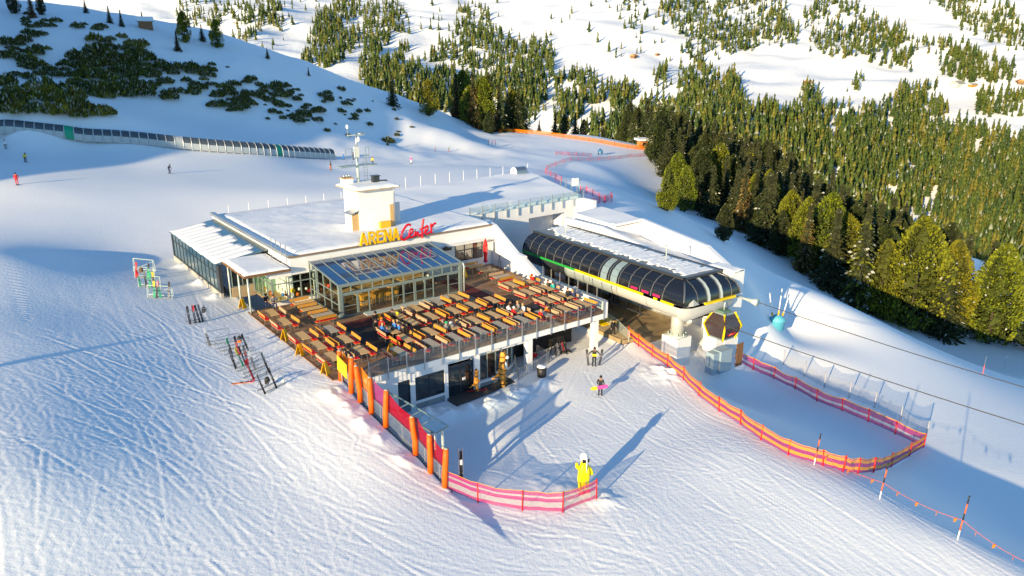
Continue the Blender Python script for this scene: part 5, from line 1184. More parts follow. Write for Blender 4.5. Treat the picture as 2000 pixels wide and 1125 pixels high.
# furniture seen inside the pavilion
for i, (a, b) in enumerate([(3.4,3.4),(5.2,3.4),(7.0,3.4),(9.0,4.4),(2.0,4.6)]):
    place(TP, 0, W(a,b,D), ANG, f'tan table inside the glass pavilion, {ORD[i]} from the left', 'table', 'tables inside the pavilion')
bar = frame_obj('counter', 'long yellow pine counter inside the glass pavilion', 'counter', at=(5.2,2.0,D))
MB().box(-2.3,1.8,-.25,.25,1.0,1.08,BACK[0]).build('top', bar); MB().box(-2.2,1.7,-.2,.2,0,1.0,BACK[0]).build('front', bar)
for i in range(5):
    st = frame_obj('bar_stool', f'yellow bar stool at the pavilion counter, {ORD[i]} from the left', 'stool', 'stools at the pavilion counter', at=(3.2+i*.75,1.35,D))
    MB().box(-.2,.2,-.2,.2,.72,.78,BACK[0]).build('seat', st); MB().box(-.2,.2,-.22,-.18,.78,1.1,BACK[0]).build('backrest', st)
    for x in (-.17,.17):
        for y in (-.17,.17): MB().bar((x,y,.72),(x*1.1,y*1.1,0),.035,.035,GALV).build('leg', st)
# coloured balls behind the corner windows
BALLC = [mat('ball_orange',(.75,.16,.01),.35), mat('ball_yellow',(.8,.5,.02),.35), mat('ball_white',(.75,.75,.72),.35), mat('ball_blue',(.05,.22,.55),.35), mat('ball_red',(.6,.03,.02),.35)]
BN = ['orange','yellow','white','blue','red']
for i, (a,b,z,c,r) in enumerate([(-3.2,7.0,4.15,2,.2),(-2.75,7.0,4.1,1,.13),(-2.5,7.0,4.4,3,.17),(-2.15,7.1,4.3,0,.15),(-1.5,7.1,4.6,1,.24),(-1.1,7.0,4.2,0,.2),(-.85,7.1,4.65,2,.17),(-.15,7.1,4.55,2,.14),(.15,7.1,4.35,4,.23),(.35,7.1,4.65,1,.13),(1.6,6.9,4.6,0,.18),(2.0,6.8,4.5,4,.2),(-3.2,8.2,4.4,0,.24),(-3.2,9.0,4.5,2,.18),(-3.2,10,4.4,1,.22),(-3.2,7.5,4.15,0,.2)]):
    p = W(a,b,z); tag(MB().ball((0,0,0), r, r, r, BALLC[c], 12, 8).build('ball', None, p), f'{BN[c]} decorative ball behind the corner window, {ORD[i] if i < 14 else "last"} of the row', 'ball', 'decorative balls behind the windows')
# closed parasol
PA = frame_obj('parasol', 'closed red parasol with white lettering by the terrace wall', 'parasol', at=(19.75,5.6,D))
PR = mat('parasol_red', (.62,.0,.005), .55); MB().tube([(0,0,0),(0,0,.75)], .035, GALV, 8).build('pole', PA)
MB().tube([(0,0,.65),(0,0,.8),(0,0,1.1),(0,0,1.9),(0,0,2.6),(0,0,3.05),(0,0,3.3)], [.16,.22,.17,.27,.25,.14,.02], PR, 10).build('canopy', PA)
MB().tube([(0,0,.62),(0,0,.75),(0,0,.9)], [.2,.26,.2], mat('parasol_purple',(.35,.01,.14),.6), 8).build('canopy_hem', PA)
mb = MB()
for k in range(4): mb.tube([(-.12,-.23,2.3-.17*k),(-.02,-.275,2.36-.17*k),(.06,-.27,2.26-.17*k),(.13,-.23,2.34-.17*k)], .018, TSNOW, 4)
mb.build('lettering', PA); MB().tube([(0,0,0),(0,0,.08)], .4, DARKM, 12).build('base', PA)
t = frame_obj('folding_rack', 'dark folded metal rack leaning at the white wall behind the parasol', 'rack', at=(20.9,4.6,D))
MB().bar((0,-.3,0),(0,0,1.5),.04,.04,DARKM).bar((0,.3,0),(0,0,1.5),.04,.04,DARKM).bar((0,-.5,.8),(0,.3,.6),.03,.03,DARKM).build('frame', t)
# yellow A-frame boards
YA = mat('yellow_plastic', (.80,.42,.0), .4)
for x, y, z, lb in ((556.7,664,D,'yellow A-frame board at the terrace edge by the left tables'),(586,693,D,'yellow A-frame board at the snow edge, middle one of three'),(636,730,D,'yellow A-frame board at the snow edge nearest the padded fence'),(764,692,D,'yellow A-frame board standing by the front glass railing'),(907,541,D,'yellow A-frame board right of the pavilion corner'),(474,601,D,'yellow A-frame board under the canopy'),(741,634,D,'yellow A-frame board on the dark matting near the seated group')):
    p = P(x, y, z); a, b = inv(p.x, p.y); t = empty('caution_board', (p.x, p.y, D if a > -6 else gz(p.x,p.y)+.02), ANG+.5, lb, 'caution board', 'yellow caution boards around the terrace')
    for s_ in (-1, 1): MB().hexa([(-.24,s_*.32,0),(.24,s_*.32,0),(.24,s_*.28,0),(-.24,s_*.28,0),(-.13,s_*.05,.95),(.13,s_*.05,.95),(.13,s_*.02,.95),(-.13,s_*.02,.95)], YA).build('board', t)

# ------------------------------------------------------------------ people
def skin_person(name, J, E):
    """body grown from a skeleton; J: joint -> (x, y, z, radius, slot)"""
    names = list(J); me = bpy.data.meshes.new(name); me.from_pydata([J[n][:3] for n in names], [(names.index(a), names.index(b)) for a, b in E], []); me.update()
    o = bpy.data.objects.new(name, me); COL.objects.link(o); md = o.modifiers.new('skin', 'SKIN'); md.use_smooth_shade = True
    for i, n in enumerate(names): me.skin_vertices[0].data[i].radius = (J[n][3], J[n][3]*.9); me.skin_vertices[0].data[i].use_root = (n == 'pelvis')
    sb = o.modifiers.new('sub', 'SUBSURF'); sb.levels = 1; sb.render_levels = 1
    dg = bpy.context.evaluated_depsgraph_get(); dg.update(); ev = o.evaluated_get(dg); m2 = bpy.data.meshes.new_from_object(ev)
    bpy.data.objects.remove(o); bpy.data.meshes.remove(me)
    V = [tuple(v.co) for v in m2.vertices]; mb = MB(); mb.v = V; slots = ['jacket','trousers','skin','boots']
    segs = [(Vector(J[a][:3]), Vector(J[b][:3]), J[b][4]) for a, b in E]
    for p in m2.polygons:
        c = p.center; best = None
        for s0, s1, k in segs:
            d = s1-s0; t = max(0, min(1, (c-s0).dot(d)/(d.length_squared+1e-9))); q = (c-s0-d*t).length
            if best is None or q < best[0]: best = (q, k)
        mb.f.append(list(p.vertices)); mb.m.append(best[1]); mb.sm.append(True)
    mb.mats = [None]*4
    # fingers and nose
    for sd in ('L','R'):
        h = Vector(J['hand'+sd][:3]); w = Vector(J['wrist'+sd][:3]); d = (h-w).normalized(); s_ = d.cross(Vector((0,0,1)));
        s_ = s_.normalized() if s_.length > .1 else Vector((1,0,0)); dn = d.cross(s_)
        for k in range(5):
            off = s_*(-.028+.014*k) if k < 4 else s_*.04; ln = (.07,.08,.075,.06,.05)[k]; b0 = h + off - d*(.02 if k < 4 else .05)
            dd = d if k < 4 else (d+s_*.8).normalized()
            tmp = MB(); tmp.tube([b0, b0+dd*ln*.6, b0+dd*ln*.9+dn*ln*.45], [.011,.010,.007], None, 5); o_ = len(mb.v)
            mb.v += tmp.v; mb.f += [[i+o_ for i in f] for f in tmp.f]; mb.m += [2]*len(tmp.f); mb.sm += [True]*len(tmp.f)
    hd = Vector(J['head'][:3]); tmp = MB(); tmp.ball((hd.x, hd.y+.105, hd.z-.01), .017, .025, .025, None, 6, 4)
    for s_ in (-1, 1): tmp.ball((hd.x+s_*.098, hd.y, hd.z-.01), .012, .025, .035, None, 6, 4)
    tmp.ball((hd.x-.035, hd.y+.092, hd.z+.02), .012, .01, .01, None, 6, 4); tmp.ball((hd.x+.035, hd.y+.092, hd.z+.02), .012, .01, .01, None, 6, 4); tmp.box(hd.x-.03,hd.x+.03,hd.y+.09,hd.y+.1,hd.z-.06,hd.z-.05,None)
    o_ = len(mb.v); mb.v += tmp.v; mb.f += [[i+o_ for i in f] for f in tmp.f]; mb.m += [2]*len(tmp.f); mb.sm += [True]*len(tmp.f)
    m3 = bpy.data.meshes.new(name); m3.from_pydata(mb.v, [], mb.f)
    for _ in range(4): m3.materials.append(SKIN)
    m3.polygons.foreach_set('material_index', mb.m); m3.polygons.foreach_set('use_smooth', mb.sm); m3.update(); return m3
SKIN = mat('skin', (.52,.30,.20), .6)
EDG = [('pelvis','spine'),('spine','chest'),('chest','neck'),('neck','head'),('head','crown')] + [e for s in 'LR' for e in (('chest','sh'+s),('sh'+s,'el'+s),('el'+s,'wrist'+s),('wrist'+s,'hand'+s),('pelvis','hip'+s),('hip'+s,'knee'+s),('knee'+s,'ankle'+s),('ankle'+s,'toe'+s))]
def skeleton(lean=0.0, pel=.95, arms='down', legs='straight', y0=0.0):
    J = {'pelvis':(0,y0,pel,.155,1)}; c, s = math.cos(lean), math.sin(lean)
    def up(x, l, f=0): return (x, y0 + s*l + c*f, pel + c*l - s*f)
    J['spine'] = (*up(0,.2),.15,0); J['chest'] = (*up(0,.44),.165,0); J['neck'] = (*up(0,.57,.01),.062,2); J['head'] = (*up(0,.70,.035),.108,2); J['crown'] = (*up(0,.78,.03),.085,2)
    for k, sg in (('L',-1),('R',1)):
        J['sh'+k] = (*up(.19*sg,.475),.078,0)
        if arms == 'down': J['el'+k] = (*up(.27*sg,.20,.0),.056,0); J['wrist'+k] = (*up(.28*sg,-.02,.12),.042,0); J['hand'+k] = (*up(.27*sg,-.10,.17),.036,2)
        elif arms == 'table': J['el'+k] = (*up(.26*sg,.22,.12),.056,0); J['wrist'+k] = (*up(.16*sg,.2,.36),.042,0); J['hand'+k] = (*up(.11*sg,.22,.44),.036,2)
        elif arms == 'ski': J['el'+k] = (*up(.32*sg,.22,.08),.056,0); J['wrist'+k] = (*up(.30*sg,.12,.32),.042,0); J['hand'+k] = (*up(.28*sg,.12,.40),.036,2)
        elif arms == 'wide': J['el'+k] = (*up(.40*sg,.30,.0),.056,0); J['wrist'+k] = (*up(.50*sg,.12,.05),.042,0); J['hand'+k] = (*up(.52*sg,.06,.08),.036,2)
        elif arms == 'carry': J['el'+k] = (*up(.29*sg,.20,-.02),.056,0); J['wrist'+k] = (*up(.22*sg,.02,.16),.042,0); J['hand'+k] = (*up(.16*sg,.0,.22),.036,2)
        if legs == 'straight': J['hip'+k] = (.10*sg,y0,pel-.07,.105,1); J['knee'+k] = (.11*sg,y0+.03,.50,.08,1); J['ankle'+k] = (.12*sg,y0,.12,.07,1); J['toe'+k] = (.13*sg,y0+.15,.05,.055,3)
        elif legs == 'ski': J['hip'+k] = (.10*sg,y0,pel-.06,.105,1); J['knee'+k] = (.13*sg,y0+.22,.48,.082,1); J['ankle'+k] = (.13*sg,.0,.14,.075,1); J['toe'+k] = (.13*sg,.15,.06,.06,3)
        elif legs == 'sit': J['hip'+k] = (.10*sg,y0+.02,pel-.03,.105,1); J['knee'+k] = (.13*sg,y0+.44,.50,.082,1); J['ankle'+k] = (.13*sg,y0+.42,.12,.07,1); J['toe'+k] = (.13*sg,y0+.57,.05,.055,3)
        elif legs == 'stride': J['hip'+k] = (.10*sg,y0,pel-.07,.105,1); J['knee'+k] = (.11*sg,y0+.1-.06*sg,.50,.08,1); J['ankle'+k] = (.11*sg,y0-.16*sg,.13,.07,1); J['toe'+k] = (.11*sg,y0+.14-.16*sg,.05,.055,3)
    return J
BODY = {'stand': skin_person('body_standing', skeleton(.05), EDG), 'ski': skin_person('body_skiing', skeleton(.5,.84,'ski','ski',-.08), EDG), 'sit': skin_person('body_sitting', skeleton(.18,.56,'table','sit'), EDG),
        'wide': skin_person('body_arms_out', skeleton(.02,.95,'wide'), EDG), 'carry': skin_person('body_carrying', skeleton(.04,.95,'carry'), EDG), 'walk': skin_person('body_walking', skeleton(.12,.94,'down','stride'), EDG)}
CM = {}
def cmat(c):
    if c not in CM: CM[c] = mat('cloth_%s' % c, {'black':(.012,.012,.014),'navy':(.015,.03,.09),'blue':(.03,.17,.50),'red':(.55,.006,.01),'white':(.70,.70,.70),'yellow':(.75,.60,.02),'green':(.02,.35,.16),'teal':(.02,.35,.33),'orange':(.75,.17,.01),'grey':(.18,.18,.19),'pink':(.65,.08,.35),'brown':(.12,.07,.035),'olive':(.10,.09,.03),'hair':(.06,.03,.015),'purple':(.35,.02,.35),'blond':(.42,.27,.10)}[c], .7)
    return CM[c]
HEL = MB().ball((0,0,0), .128, .14, .125, SKIN, 10, 6).mesh('helmet'); HAT = MB().ball((0,-.01,.0), .118, .125, .12, SKIN, 10, 6).mesh('hat')
GOG = MB().box(-.1,.1,.0,.05,-.035,.035,SKIN).mesh('goggles'); SCARF = MB().tube([(0,0,0),(0,0,.07)], .085, SKIN, 8).mesh('collar')
def person(pose, p, rz, jacket, trousers, head, label, group=None, helmet=True, h=1.78, tilt=(0,0), category='person'):
    o = link('person', BODY[pose], None, p, (tilt[0], tilt[1], rz)); s = h/1.79; o.scale = (s,s,s)
    for i, c in enumerate((jacket, trousers, None, 'black')):
        if c: o.material_slots[i].link = 'OBJECT'; o.material_slots[i].material = cmat(c)
    L_ = {'stand':(.05,.95,0),'ski':(.5,.84,-.08),'sit':(.18,.56,0),'wide':(.02,.95,0),'carry':(.04,.95,0),'walk':(.12,.94,0)}[pose]
    c, s_ = math.cos(L_[0]), math.sin(L_[0]); hx = (0, L_[2]+s_*.75+c*.02, L_[1]+c*.75-s_*.02)
    q = link('helmet' if helmet else 'hat', HEL if helmet else HAT, o, hx); q.material_slots[0].link = 'OBJECT'; q.material_slots[0].material = cmat(head)
    if helmet:
        g = link('goggles', GOG, o, (0, hx[1]+.085, hx[2]-.03)); g.material_slots[0].link = 'OBJECT'; g.material_slots[0].material = cmat('black')
    g = link('collar', SCARF, o, (0, L_[2]+s_*.53, L_[1]+c*.53)); g.material_slots[0].link = 'OBJECT'; g.material_slots[0].material = cmat(jacket)
    return tag(o, label, category, group)
def heading(az): return -R(az)                        # facing direction as a compass heading
def ski_mesh(c, c2):
    mb = MB(); m = cmat(c); m2 = cmat(c2)
    for x in (-.055, .055):
        prof_ = [(-.85,.03,.045),(-.8,.0,.05),(-.3,.0,.042),(.3,.0,.04),(.65,.0,.052),(.78,.03,.05),(.86,.10,.03)]
        for (y0,z0,w0),(y1,z1,w1) in zip(prof_[:-1],prof_[1:]): mb.hexa([(x-w0,y0,z0),(x+w0,y0,z0),(x+w1,y1,z1),(x-w1,y1,z1),(x-w0,y0,z0+.015),(x+w0,y0,z0+.015),(x+w1,y1,z1+.015),(x-w1,y1,z1+.015)], m if y0 < .3 else m2)
        mb.box(x-.035,x+.035,-.18,-.08,.0,.07,cmat('black')); mb.box(x-.03,x+.03,.12,.2,.0,.06,cmat('grey'))
    return mb.mesh('pair_of_skis')
SKIS = {}
def skis(c, c2, p, rot, label, group=None):
    if (c,c2) not in SKIS: SKIS[(c,c2)] = ski_mesh(c, c2)
    o = link('pair_of_skis', SKIS[(c,c2)], None, p, rot); o.scale = (.9,.92,.9); return tag(o, label, 'skis', group)
GP_ = 'skiers on the beginner piste'
for x, y, pose, az, j, tr, hd, hel, sz, lb in [(34,361,'stand',150,'red','red','black',True,1.75,'person in a bright red ski suit at the left of the upper piste'),(50,317,'ski',120,'yellow','black','black',True,1.7,'person in a yellow jacket and black trousers skiing near the covered lift'),(12,293,'stand',140,'white','grey','red',True,1.7,'person in pale clothes at the left picture edge'),
        (331,338,'ski',110,'navy','navy','black',True,1.75,'person in dark blue with a backpack skiing on the upper piste'),(646,332,'stand',110,'grey','orange','black',True,1.75,'person in orange ski trousers left of the mast'),(728,321,'stand',180,'yellow','black','red',True,1.75,'person in a yellow jacket right of the mast'),(803,321,'stand',200,'pink','white','white',True,1.6,'person in white and purple on the shaded piste'),
        (690,312,'stand',60,'navy','navy','black',True,1.7,'person in dark clothes partly behind the mast platform'),(671,312,'stand',60,'blue','blue','white',True,1.7,'person in blue by the lower end of the covered lift'),(850,297,'stand',90,'red','black','pink',True,1.2,'child in red beside the shaded slope'),(876,295,'ski',90,'green','red','green',True,1.6,'person in green and red near the red child'),
        (954,284,'stand',90,'navy','black','black',True,1.7,'person in dark blue, left of three in a row far up the piste'),(961,283,'stand',90,'purple','black','black',True,1.7,'person in purple, middle of three in a row far up the piste'),(967,283,'stand',90,'pink','navy','black',True,1.7,'person in pink, right of three in a row far up the piste'),(1250,290,'stand',200,'red','green','black',True,1.7,'person in red and green at the wooden hut')]:
    p = GS(x, y); person(pose, p, heading(az), j, tr, hd, lb, GP_, hel, sz)
    if y > 300: skis('black' if j != 'red' else 'grey', 'grey', (p.x, p.y, p.z+.02), (0,0,heading(az)), 'skis worn by the ' + ' '.join(lb.split()[:12]), 'skis worn on the upper piste')
p = GS(1172,774); person('carry', p, heading(20), 'black', 'black', 'black', 'person in black carrying a pink and yellow snowboard across the plaza', None, False, 1.8)
sbm = MB()
for k in range(8):
    y0, y1 = -.78+.195*k, -.585+.195*k; w0, w1 = (.14 if 0<k else .06), (.14 if k<7 else .06)
    sbm.hexa([(0,y0,-w0),(.02,y0,-w0),(.02,y1,-w1),(0,y1,-w1),(0,y0,w0),(.02,y0,w0),(.02,y1,w1),(0,y1,w1)], cmat('pink') if k > 2 else cmat('yellow'))
sbo = sbm.build('snowboard', None, (p.x-.12, p.y-.30, p.z+.92), (0, R(-25), R(-68))); tag(sbo, 'pink and yellow snowboard carried under the arm of the person in black', 'snowboard')
p = GS(1160,716); person('wide', p, heading(185), 'black', 'black', 'black', 'person in black with a yellow patterned waist between two upright skis', None, True, 1.8)
MB_ = MB().box(-.19,.19,-.14,.14,0,.2,cmat('yellow')).build('snow_pack', None, (p.x,p.y-.02,p.z+1.0)); MB_.name = 'waist_pack'; tag(MB_, 'yellow patterned waist pack on the person between upright skis', 'waist pack')
for sg in (-1, 1): skis('black','black', (p.x+sg*.58, p.y+.0, p.z+.86), (R(90), R(sg*8), 0), f'black ski pair held upright on the {"left" if sg < 0 else "right"} of the person with the yellow waist', 'upright skis held on the plaza')
p = W(*A(1196,657,.5), .5); pg = P(1196,657,.3); person('walk', (pg.x,pg.y,max(.3,gz(pg.x,pg.y))), heading(150), 'black', 'black', 'black', 'person in black leaning at the green steel barrier under the terrace corner', None, False, 1.8)
# seated guests: (a, b) of the seat, heading towards the table
GT = 'guests seated on the sun terrace'
def seated(a, b, face, j, tr, hd, hel, lb):
    q = W(a, b, D-.0); person('sit', q, ANG + {'+a':-math.pi/2,'-a':math.pi/2,'+b':0,'-b':math.pi}[face], j, tr, hd, lb, GT, hel, 1.76)
for a, b, f, j, tr, hd, hel, lb in [(.62,-6.7,'+a','blue','black','blond',False,'seated person in a blue top, left of the crowded middle table'),(.62,-7.5,'+a','navy','black','hair',False,'seated person in navy at the crowded middle table, nearest the railing on its left'),(2.0,-6.6,'-a','blue','navy','blond',False,'seated person in a blue jacket on the right of the crowded middle table'),
        (2.0,-7.3,'-a','blue','black','hair',False,'second seated person in blue on the right of the crowded middle table'),(2.0,-8.0,'-a','black','black','hair',False,'seated person in black on the right of the crowded middle table'),(.6,-9.6,'+a','red','black','hair',False,'seated person in a red jacket seen from behind by the middle table'),
        (1.3,-5.4,'-b','red','black','orange',True,'seated person in dark red with an orange hat'),(.8,-5.3,'-b','black','black','black',True,'seated person in black beside the orange hat'),(2.9,-4.1,'+a','black','black','hair',False,'seated person in black by the pavilion threshold'),(1.6,-3.6,'-b','black','black','black',True,'seated person in black nearest the pavilion doors'),
        (4.98,-9.6,'+a','grey','black','green',True,'seated person in grey with a green helmet in the second row'),(5.0,-9.0,'+a','black','black','grey',True,'seated person in black with a grey helmet in the second row'),
        (11.76,-9.9,'+a','red','black','white',False,'seated person in red and white at the right middle table'),(11.9,-9.0,'+a','white','black','hair',False,'seated person in white at the left of the right middle table'),(13.18,-9.7,'-a','white','blue','blond',False,'seated person in a white jacket with blue trousers'),(13.2,-8.9,'-a','grey','black','blond',False,'seated person in grey beside the white jacket'),(12.6,-8.3,'-b','black','black','hair',False,'seated person in black at the head of the right middle table'),
        (19.55,-3.0,'-a','red','red','red',True,'seated person in a full red suit against the white wall'),(19.55,-5.5,'-a','black','black','hair',False,'seated person in black beside the teal jacket'),(19.55,-6.2,'-a','teal','black','hair',False,'seated person in a teal jacket by the white wall'),(19.4,-8.6,'-a','black','black','hair',False,'seated person in black by the wall, left one of a pair'),(19.4,-9.3,'-a','navy','black','blond',False,'seated person in navy by the wall, right one of a pair'),
        (13.2,-11.9,'+a','red','black','blond',False,'seated person in red behind the front railing'),(14.65,-11.3,'-a','orange','black','hair',False,'seated person in orange behind the front railing'),
        (-4.15,-9.3,'-a','black','black','red',False,'seated person in black with a red hat by the padded fence'),(-4.2,-10.0,'-a','olive','brown','hair',False,'seated person in an olive jacket by the padded fence'),
        (-4.2,6.9,'-b','black','navy','black',True,'seated person in dark clothes on the bench under the canopy, left one'),(-3.75,6.2,'-b','grey','navy','hair',False,'seated person with outstretched legs under the canopy, right one')]:
    seated(a, b, f, j, tr, hd, hel, lb)
person('stand', W(10.6,1.6,D), ANG+math.pi, 'black', 'black', 'hair', 'person in black standing inside the open pavilion door', None, False, 1.8)
person('stand', W(10.1,2.4,D), ANG+2.5, 'grey', 'black', 'hair', 'person in grey standing behind the one in the pavilion door', None, False, 1.75)
# things lying on tables
for a, b, c, nm, lb in [(5.6,-9.7,'grey','backpack','grey backpack on the second-row table beside the green helmet'),(5.9,-9.1,'white','helmet','white helmet lying on the second-row table'),(18.6,-2.7,'grey','backpack','dark backpack on the table of the red-suited guest'),(1.35,-7.3,'black','helmet','black helmet on the crowded middle table'),(20.75,-8.0,'white','helmet','white helmet lying on the white parapet'),(3.5,-4.2,'yellow','helmet','bright yellow helmet by the pavilion threshold'),(18.6,-9.3,'black','helmet','black helmet on the table by the white wall')]:
    z = D+.78 if nm != 'helmet' or a < 20 else 4.35
    mb = MB(); mb.ball((0,0,.13), .17 if nm == 'helmet' else .24, .19, .14 if nm == 'helmet' else .17, cmat(c), 10, 6)
    if nm == 'helmet': mb.box(-.11,.11,.12,.2,.08,.16,cmat('black'))
    else: mb.box(-.16,.16,.12,.24,.02,.2,cmat('black')).tube([(-.1,-.15,.1),(-.12,-.22,.16),(-.1,-.15,.24)], .02, cmat('black'), 5)
    tag(mb.build(nm, None, W(a,b,z)), lb, nm)
# ------------------------------------------------------------------ nets, barriers and padded fence
def net_mat(name, col, cover):
    """woven safety net: thin yarn that lets part of the view through"""
    m = bpy.data.materials.new(name); m.use_nodes = True; n = m.node_tree.nodes; l = m.node_tree.links; n.clear()
    o = n.new('ShaderNodeOutputMaterial'); mx = n.new('ShaderNodeMixShader'); t = n.new('ShaderNodeBsdfTransparent'); d = n.new('ShaderNodeBsdfDiffuse'); tl = n.new('ShaderNodeBsdfTranslucent'); m2 = n.new('ShaderNodeMixShader')
    d.inputs['Color'].default_value = (*col,1); tl.inputs['Color'].default_value = (*col,1); m2.inputs['Fac'].default_value = .35
    tc = n.new('ShaderNodeTexCoord'); ck = n.new('ShaderNodeTexNoise'); ck.inputs['Scale'].default_value = 7; mr = n.new('ShaderNodeMapRange'); mr.inputs[3].default_value = cover-.12; mr.inputs[4].default_value = cover+.12
    l.new(tc.outputs['Object'], ck.inputs['Vector']); l.new(ck.outputs['Fac'], mr.inputs[0])
    l.new(d.outputs[0], m2.inputs[1]); l.new(tl.outputs[0], m2.inputs[2]); l.new(mr.outputs[0], mx.inputs['Fac']); l.new(t.outputs[0], mx.inputs[1]); l.new(m2.outputs[0], mx.inputs[2]); l.new(mx.outputs[0], o.inputs['Surface']); return m
NPUR = net_mat('net_purple', (.42,.03,.17), .72); NORA = net_mat('net_orange', (.85,.36,.02), .8); NPINK = net_mat('net_pink', (.60,.05,.20), .62); NPALE = net_mat('net_pale', (.75,.62,.55), .45); NFAR = net_mat('net_far_pink', (.70,.20,.28), .38); NGREY = net_mat('net_grey', (.40,.42,.48), .35); NRED = net_mat('net_red', (.36,.008,.025), .84); NOR2 = net_mat('net_bright_orange', (.9,.25,.01), .7)
NRED2 = net_mat('net_magenta', (.34,.05,.20), .80); POSTR = mat('red_post', (.70,.01,.01), .45); POSTG = mat('grey_post', (.35,.37,.42), .5); ORA = mat('orange_pad', (.85,.13,.0), .55, noise=(6,(.75,.10,.0),.3))
nrnd = random.Random(17)
def net_fence(pts, h, bands, postm, label, group=None, post_r=.05, sag=.12, cat='safety net', lean=0.0):
    """posts at pts (world points on the snow); bands: list of (share of the height, material) from the bottom"""
    c = pts[0]; t = empty('safety_net', c, 0, label, cat, group); L_ = [Vector(p)-Vector(c) for p in pts]
    for p in L_: MB().tube([(p.x,p.y,p.z-.3),(p.x+lean+nrnd.uniform(-.09,.09),p.y+nrnd.uniform(-.08,.08),p.z+h*nrnd.uniform(1.0,1.1))], post_r, postm, 6).build('post', t)
    N = 5; cols = []
    for i in range(len(L_)-1):
        sg_ = sag*nrnd.uniform(.4,1.7)
        for k in range(N + (i == len(L_)-2)):
            f = k/N; q = L_[i].lerp(L_[i+1], f); s_ = sg_*4*f*(1-f) + nrnd.uniform(-.02,.03)*(0<k<N); q = q + Vector((nrnd.uniform(-.05,.05),nrnd.uniform(-.05,.05),0))*(0<k<N); cols.append((q, s_))
    z0 = 0.0
    for share, m in bands:
        vs = []; fs = []
        for q, s_ in cols:
            hh = h - s_; vs.append((q.x + lean*z0, q.y, q.z + .04 + hh*z0)); vs.append((q.x + lean*(z0+share), q.y, q.z + .04 + hh*(z0+share)))
        for i in range(len(cols)-1): fs.append((2*i,2*i+2,2*i+3,2*i+1))
        MB().add(vs, fs, m).build('net_band', t); z0 += share
    return t
def Z(x, y, o, s): return (o[0] + x/s, o[1] + y/s)
o7 = (1160,560); s7 = 2.812
def gp(lst, o, s): return [GS(*Z(x,y,o,s)) for x, y in lst]
STR = [(.18,NPUR),(.22,NORA),(.26,NPUR),(.22,NORA),(.06,NPUR),(.06,NORA)]
N2 = gp([(187,292),(245,332),(318,385),(403,452),(490,515),(575,597),(688,682),(806,754),(915,836),(1066,921),(1260,981),(1366,1010),(1450,1020),(1535,1016),(1635,986),(1732,930),(1812,882)], o7, s7)
net_fence(N2, 1.15, STR, POSTR, 'long orange and purple striped net curving along the piste edge from the station')
N3 = gp([(760,392),(874,455),(986,503),(1105,560),(1223,625),(1363,678),(1506,740),(1655,810),(1812,882)], o7, s7)
net_fence(N3, 1.2, [(.3,NPUR),(.2,NPALE),(.42,NPUR),(.08,NORA)], POSTR, 'purple striped net with red posts in the shaded hollow below the station')
N4 = gp([(1040,425),(1155,490),(1265,552),(1400,608),(1540,662),(1680,745),(1822,832)], o7, s7)
net_fence(N4, 1.55, [(1.0,NGREY)], POSTG, 'thin grey net on grey posts behind the purple net', sag=.3)
o6 = (640,680); s6 = 3.3086
N1 = gp([(765,905),(972,1006),(1257,1055),(1518,1064),(1737,985)], o6, s6)
net_fence(N1, 1.35, [(.2,NPINK),(.28,NPALE),(.2,NPINK),(.1,NPALE),(.18,NPINK),(.04,NORA)], POSTR, 'pink and white striped net with red posts round the plaza corner')
# small nets on the far piste
def far_net(lst, h, m, label, pm=POSTR, cat='safety net'):
    pts = [GS(*q) for q in lst]; return net_fence(pts, h, [(1.0,m)], pm, label, post_r=.05, sag=.05, cat=cat)
far_net([(975,263),(1005,262),(1040,263),(1070,265),(1100,269),(1125,272),(1150,276),(1175,280),(1200,285),(1225,289),(1240,291),(1268,294),(1272,300)], 1.3, NOR2, 'bright orange net along the far edge of the piste')
far_net([(1085,302),(1098,302),(1110,303),(1125,304),(1140,305),(1155,306)], 1.0, NFAR, 'short pink net standing alone on the far piste')
far_net([(1270,304),(1250,306),(1230,307),(1210,310),(1190,311),(1170,313),(1150,314),(1130,314),(1115,314),(1100,318),(1085,324),(1068,331),(1066,338),(1075,344),(1085,352),(1096,358)], 1.0, NFAR, 'pink and orange net bending round the snow bowl behind the roof')
far_net([(1133,378),(1145,378),(1157,383),(1170,390),(1180,395),(1195,394)], 1.0, NFAR, 'purple net on the shaded slope right of the roof corner')
far_net([(1158,400),(1170,396),(1182,396),(1194,388)], 1.0, NFAR, 'second short purple net crossing the first on the shaded slope')
# padded fence beside the terrace
PF = empty('padded_fence', P(668,746,3.3), 0, 'steel barrier fence with orange pads and red netting between terrace and plaza', 'fence')
c0 = Vector(PF.location); bol = [(667,746),(687,771),(704,787),(726,810),(754,837),(812,892),(841,923),(869,954)]; tops = [691,713,728,750,777,831,861,890]
B_ = []
for (x, y), z in zip(bol, (3.35,3.05,2.8,2.45,2.0,1.15,.85,.5)): q = P(x, y, z); B_.append(Vector((q.x, q.y, max(z-.1, gz(q.x-.35, q.y-.1)))))
pull = [Vector((-.25,-.15,0))]*8
for i, q in enumerate(B_):
    z = q - c0; hgt = (2.3, 2.6, 2.6, 2.6, 2.6, 2.6, 2.6, 2.6)[i]; bend = .12*math.sin(i*2.1)
    MB().tube([(z.x,z.y,z.z-.1),(z.x+.02,z.y,z.z+hgt*.3),(z.x+bend,z.y,z.z+hgt*.75),(z.x+bend*1.4,z.y,z.z+hgt)], [.19,.20,.19,.17], ORA, 9).tube([(z.x+bend*1.4,z.y,z.z+hgt-.02),(z.x+bend*1.4,z.y,z.z+hgt+.05)], [.15,.10], TSNOW, 8).build('pad', PF)
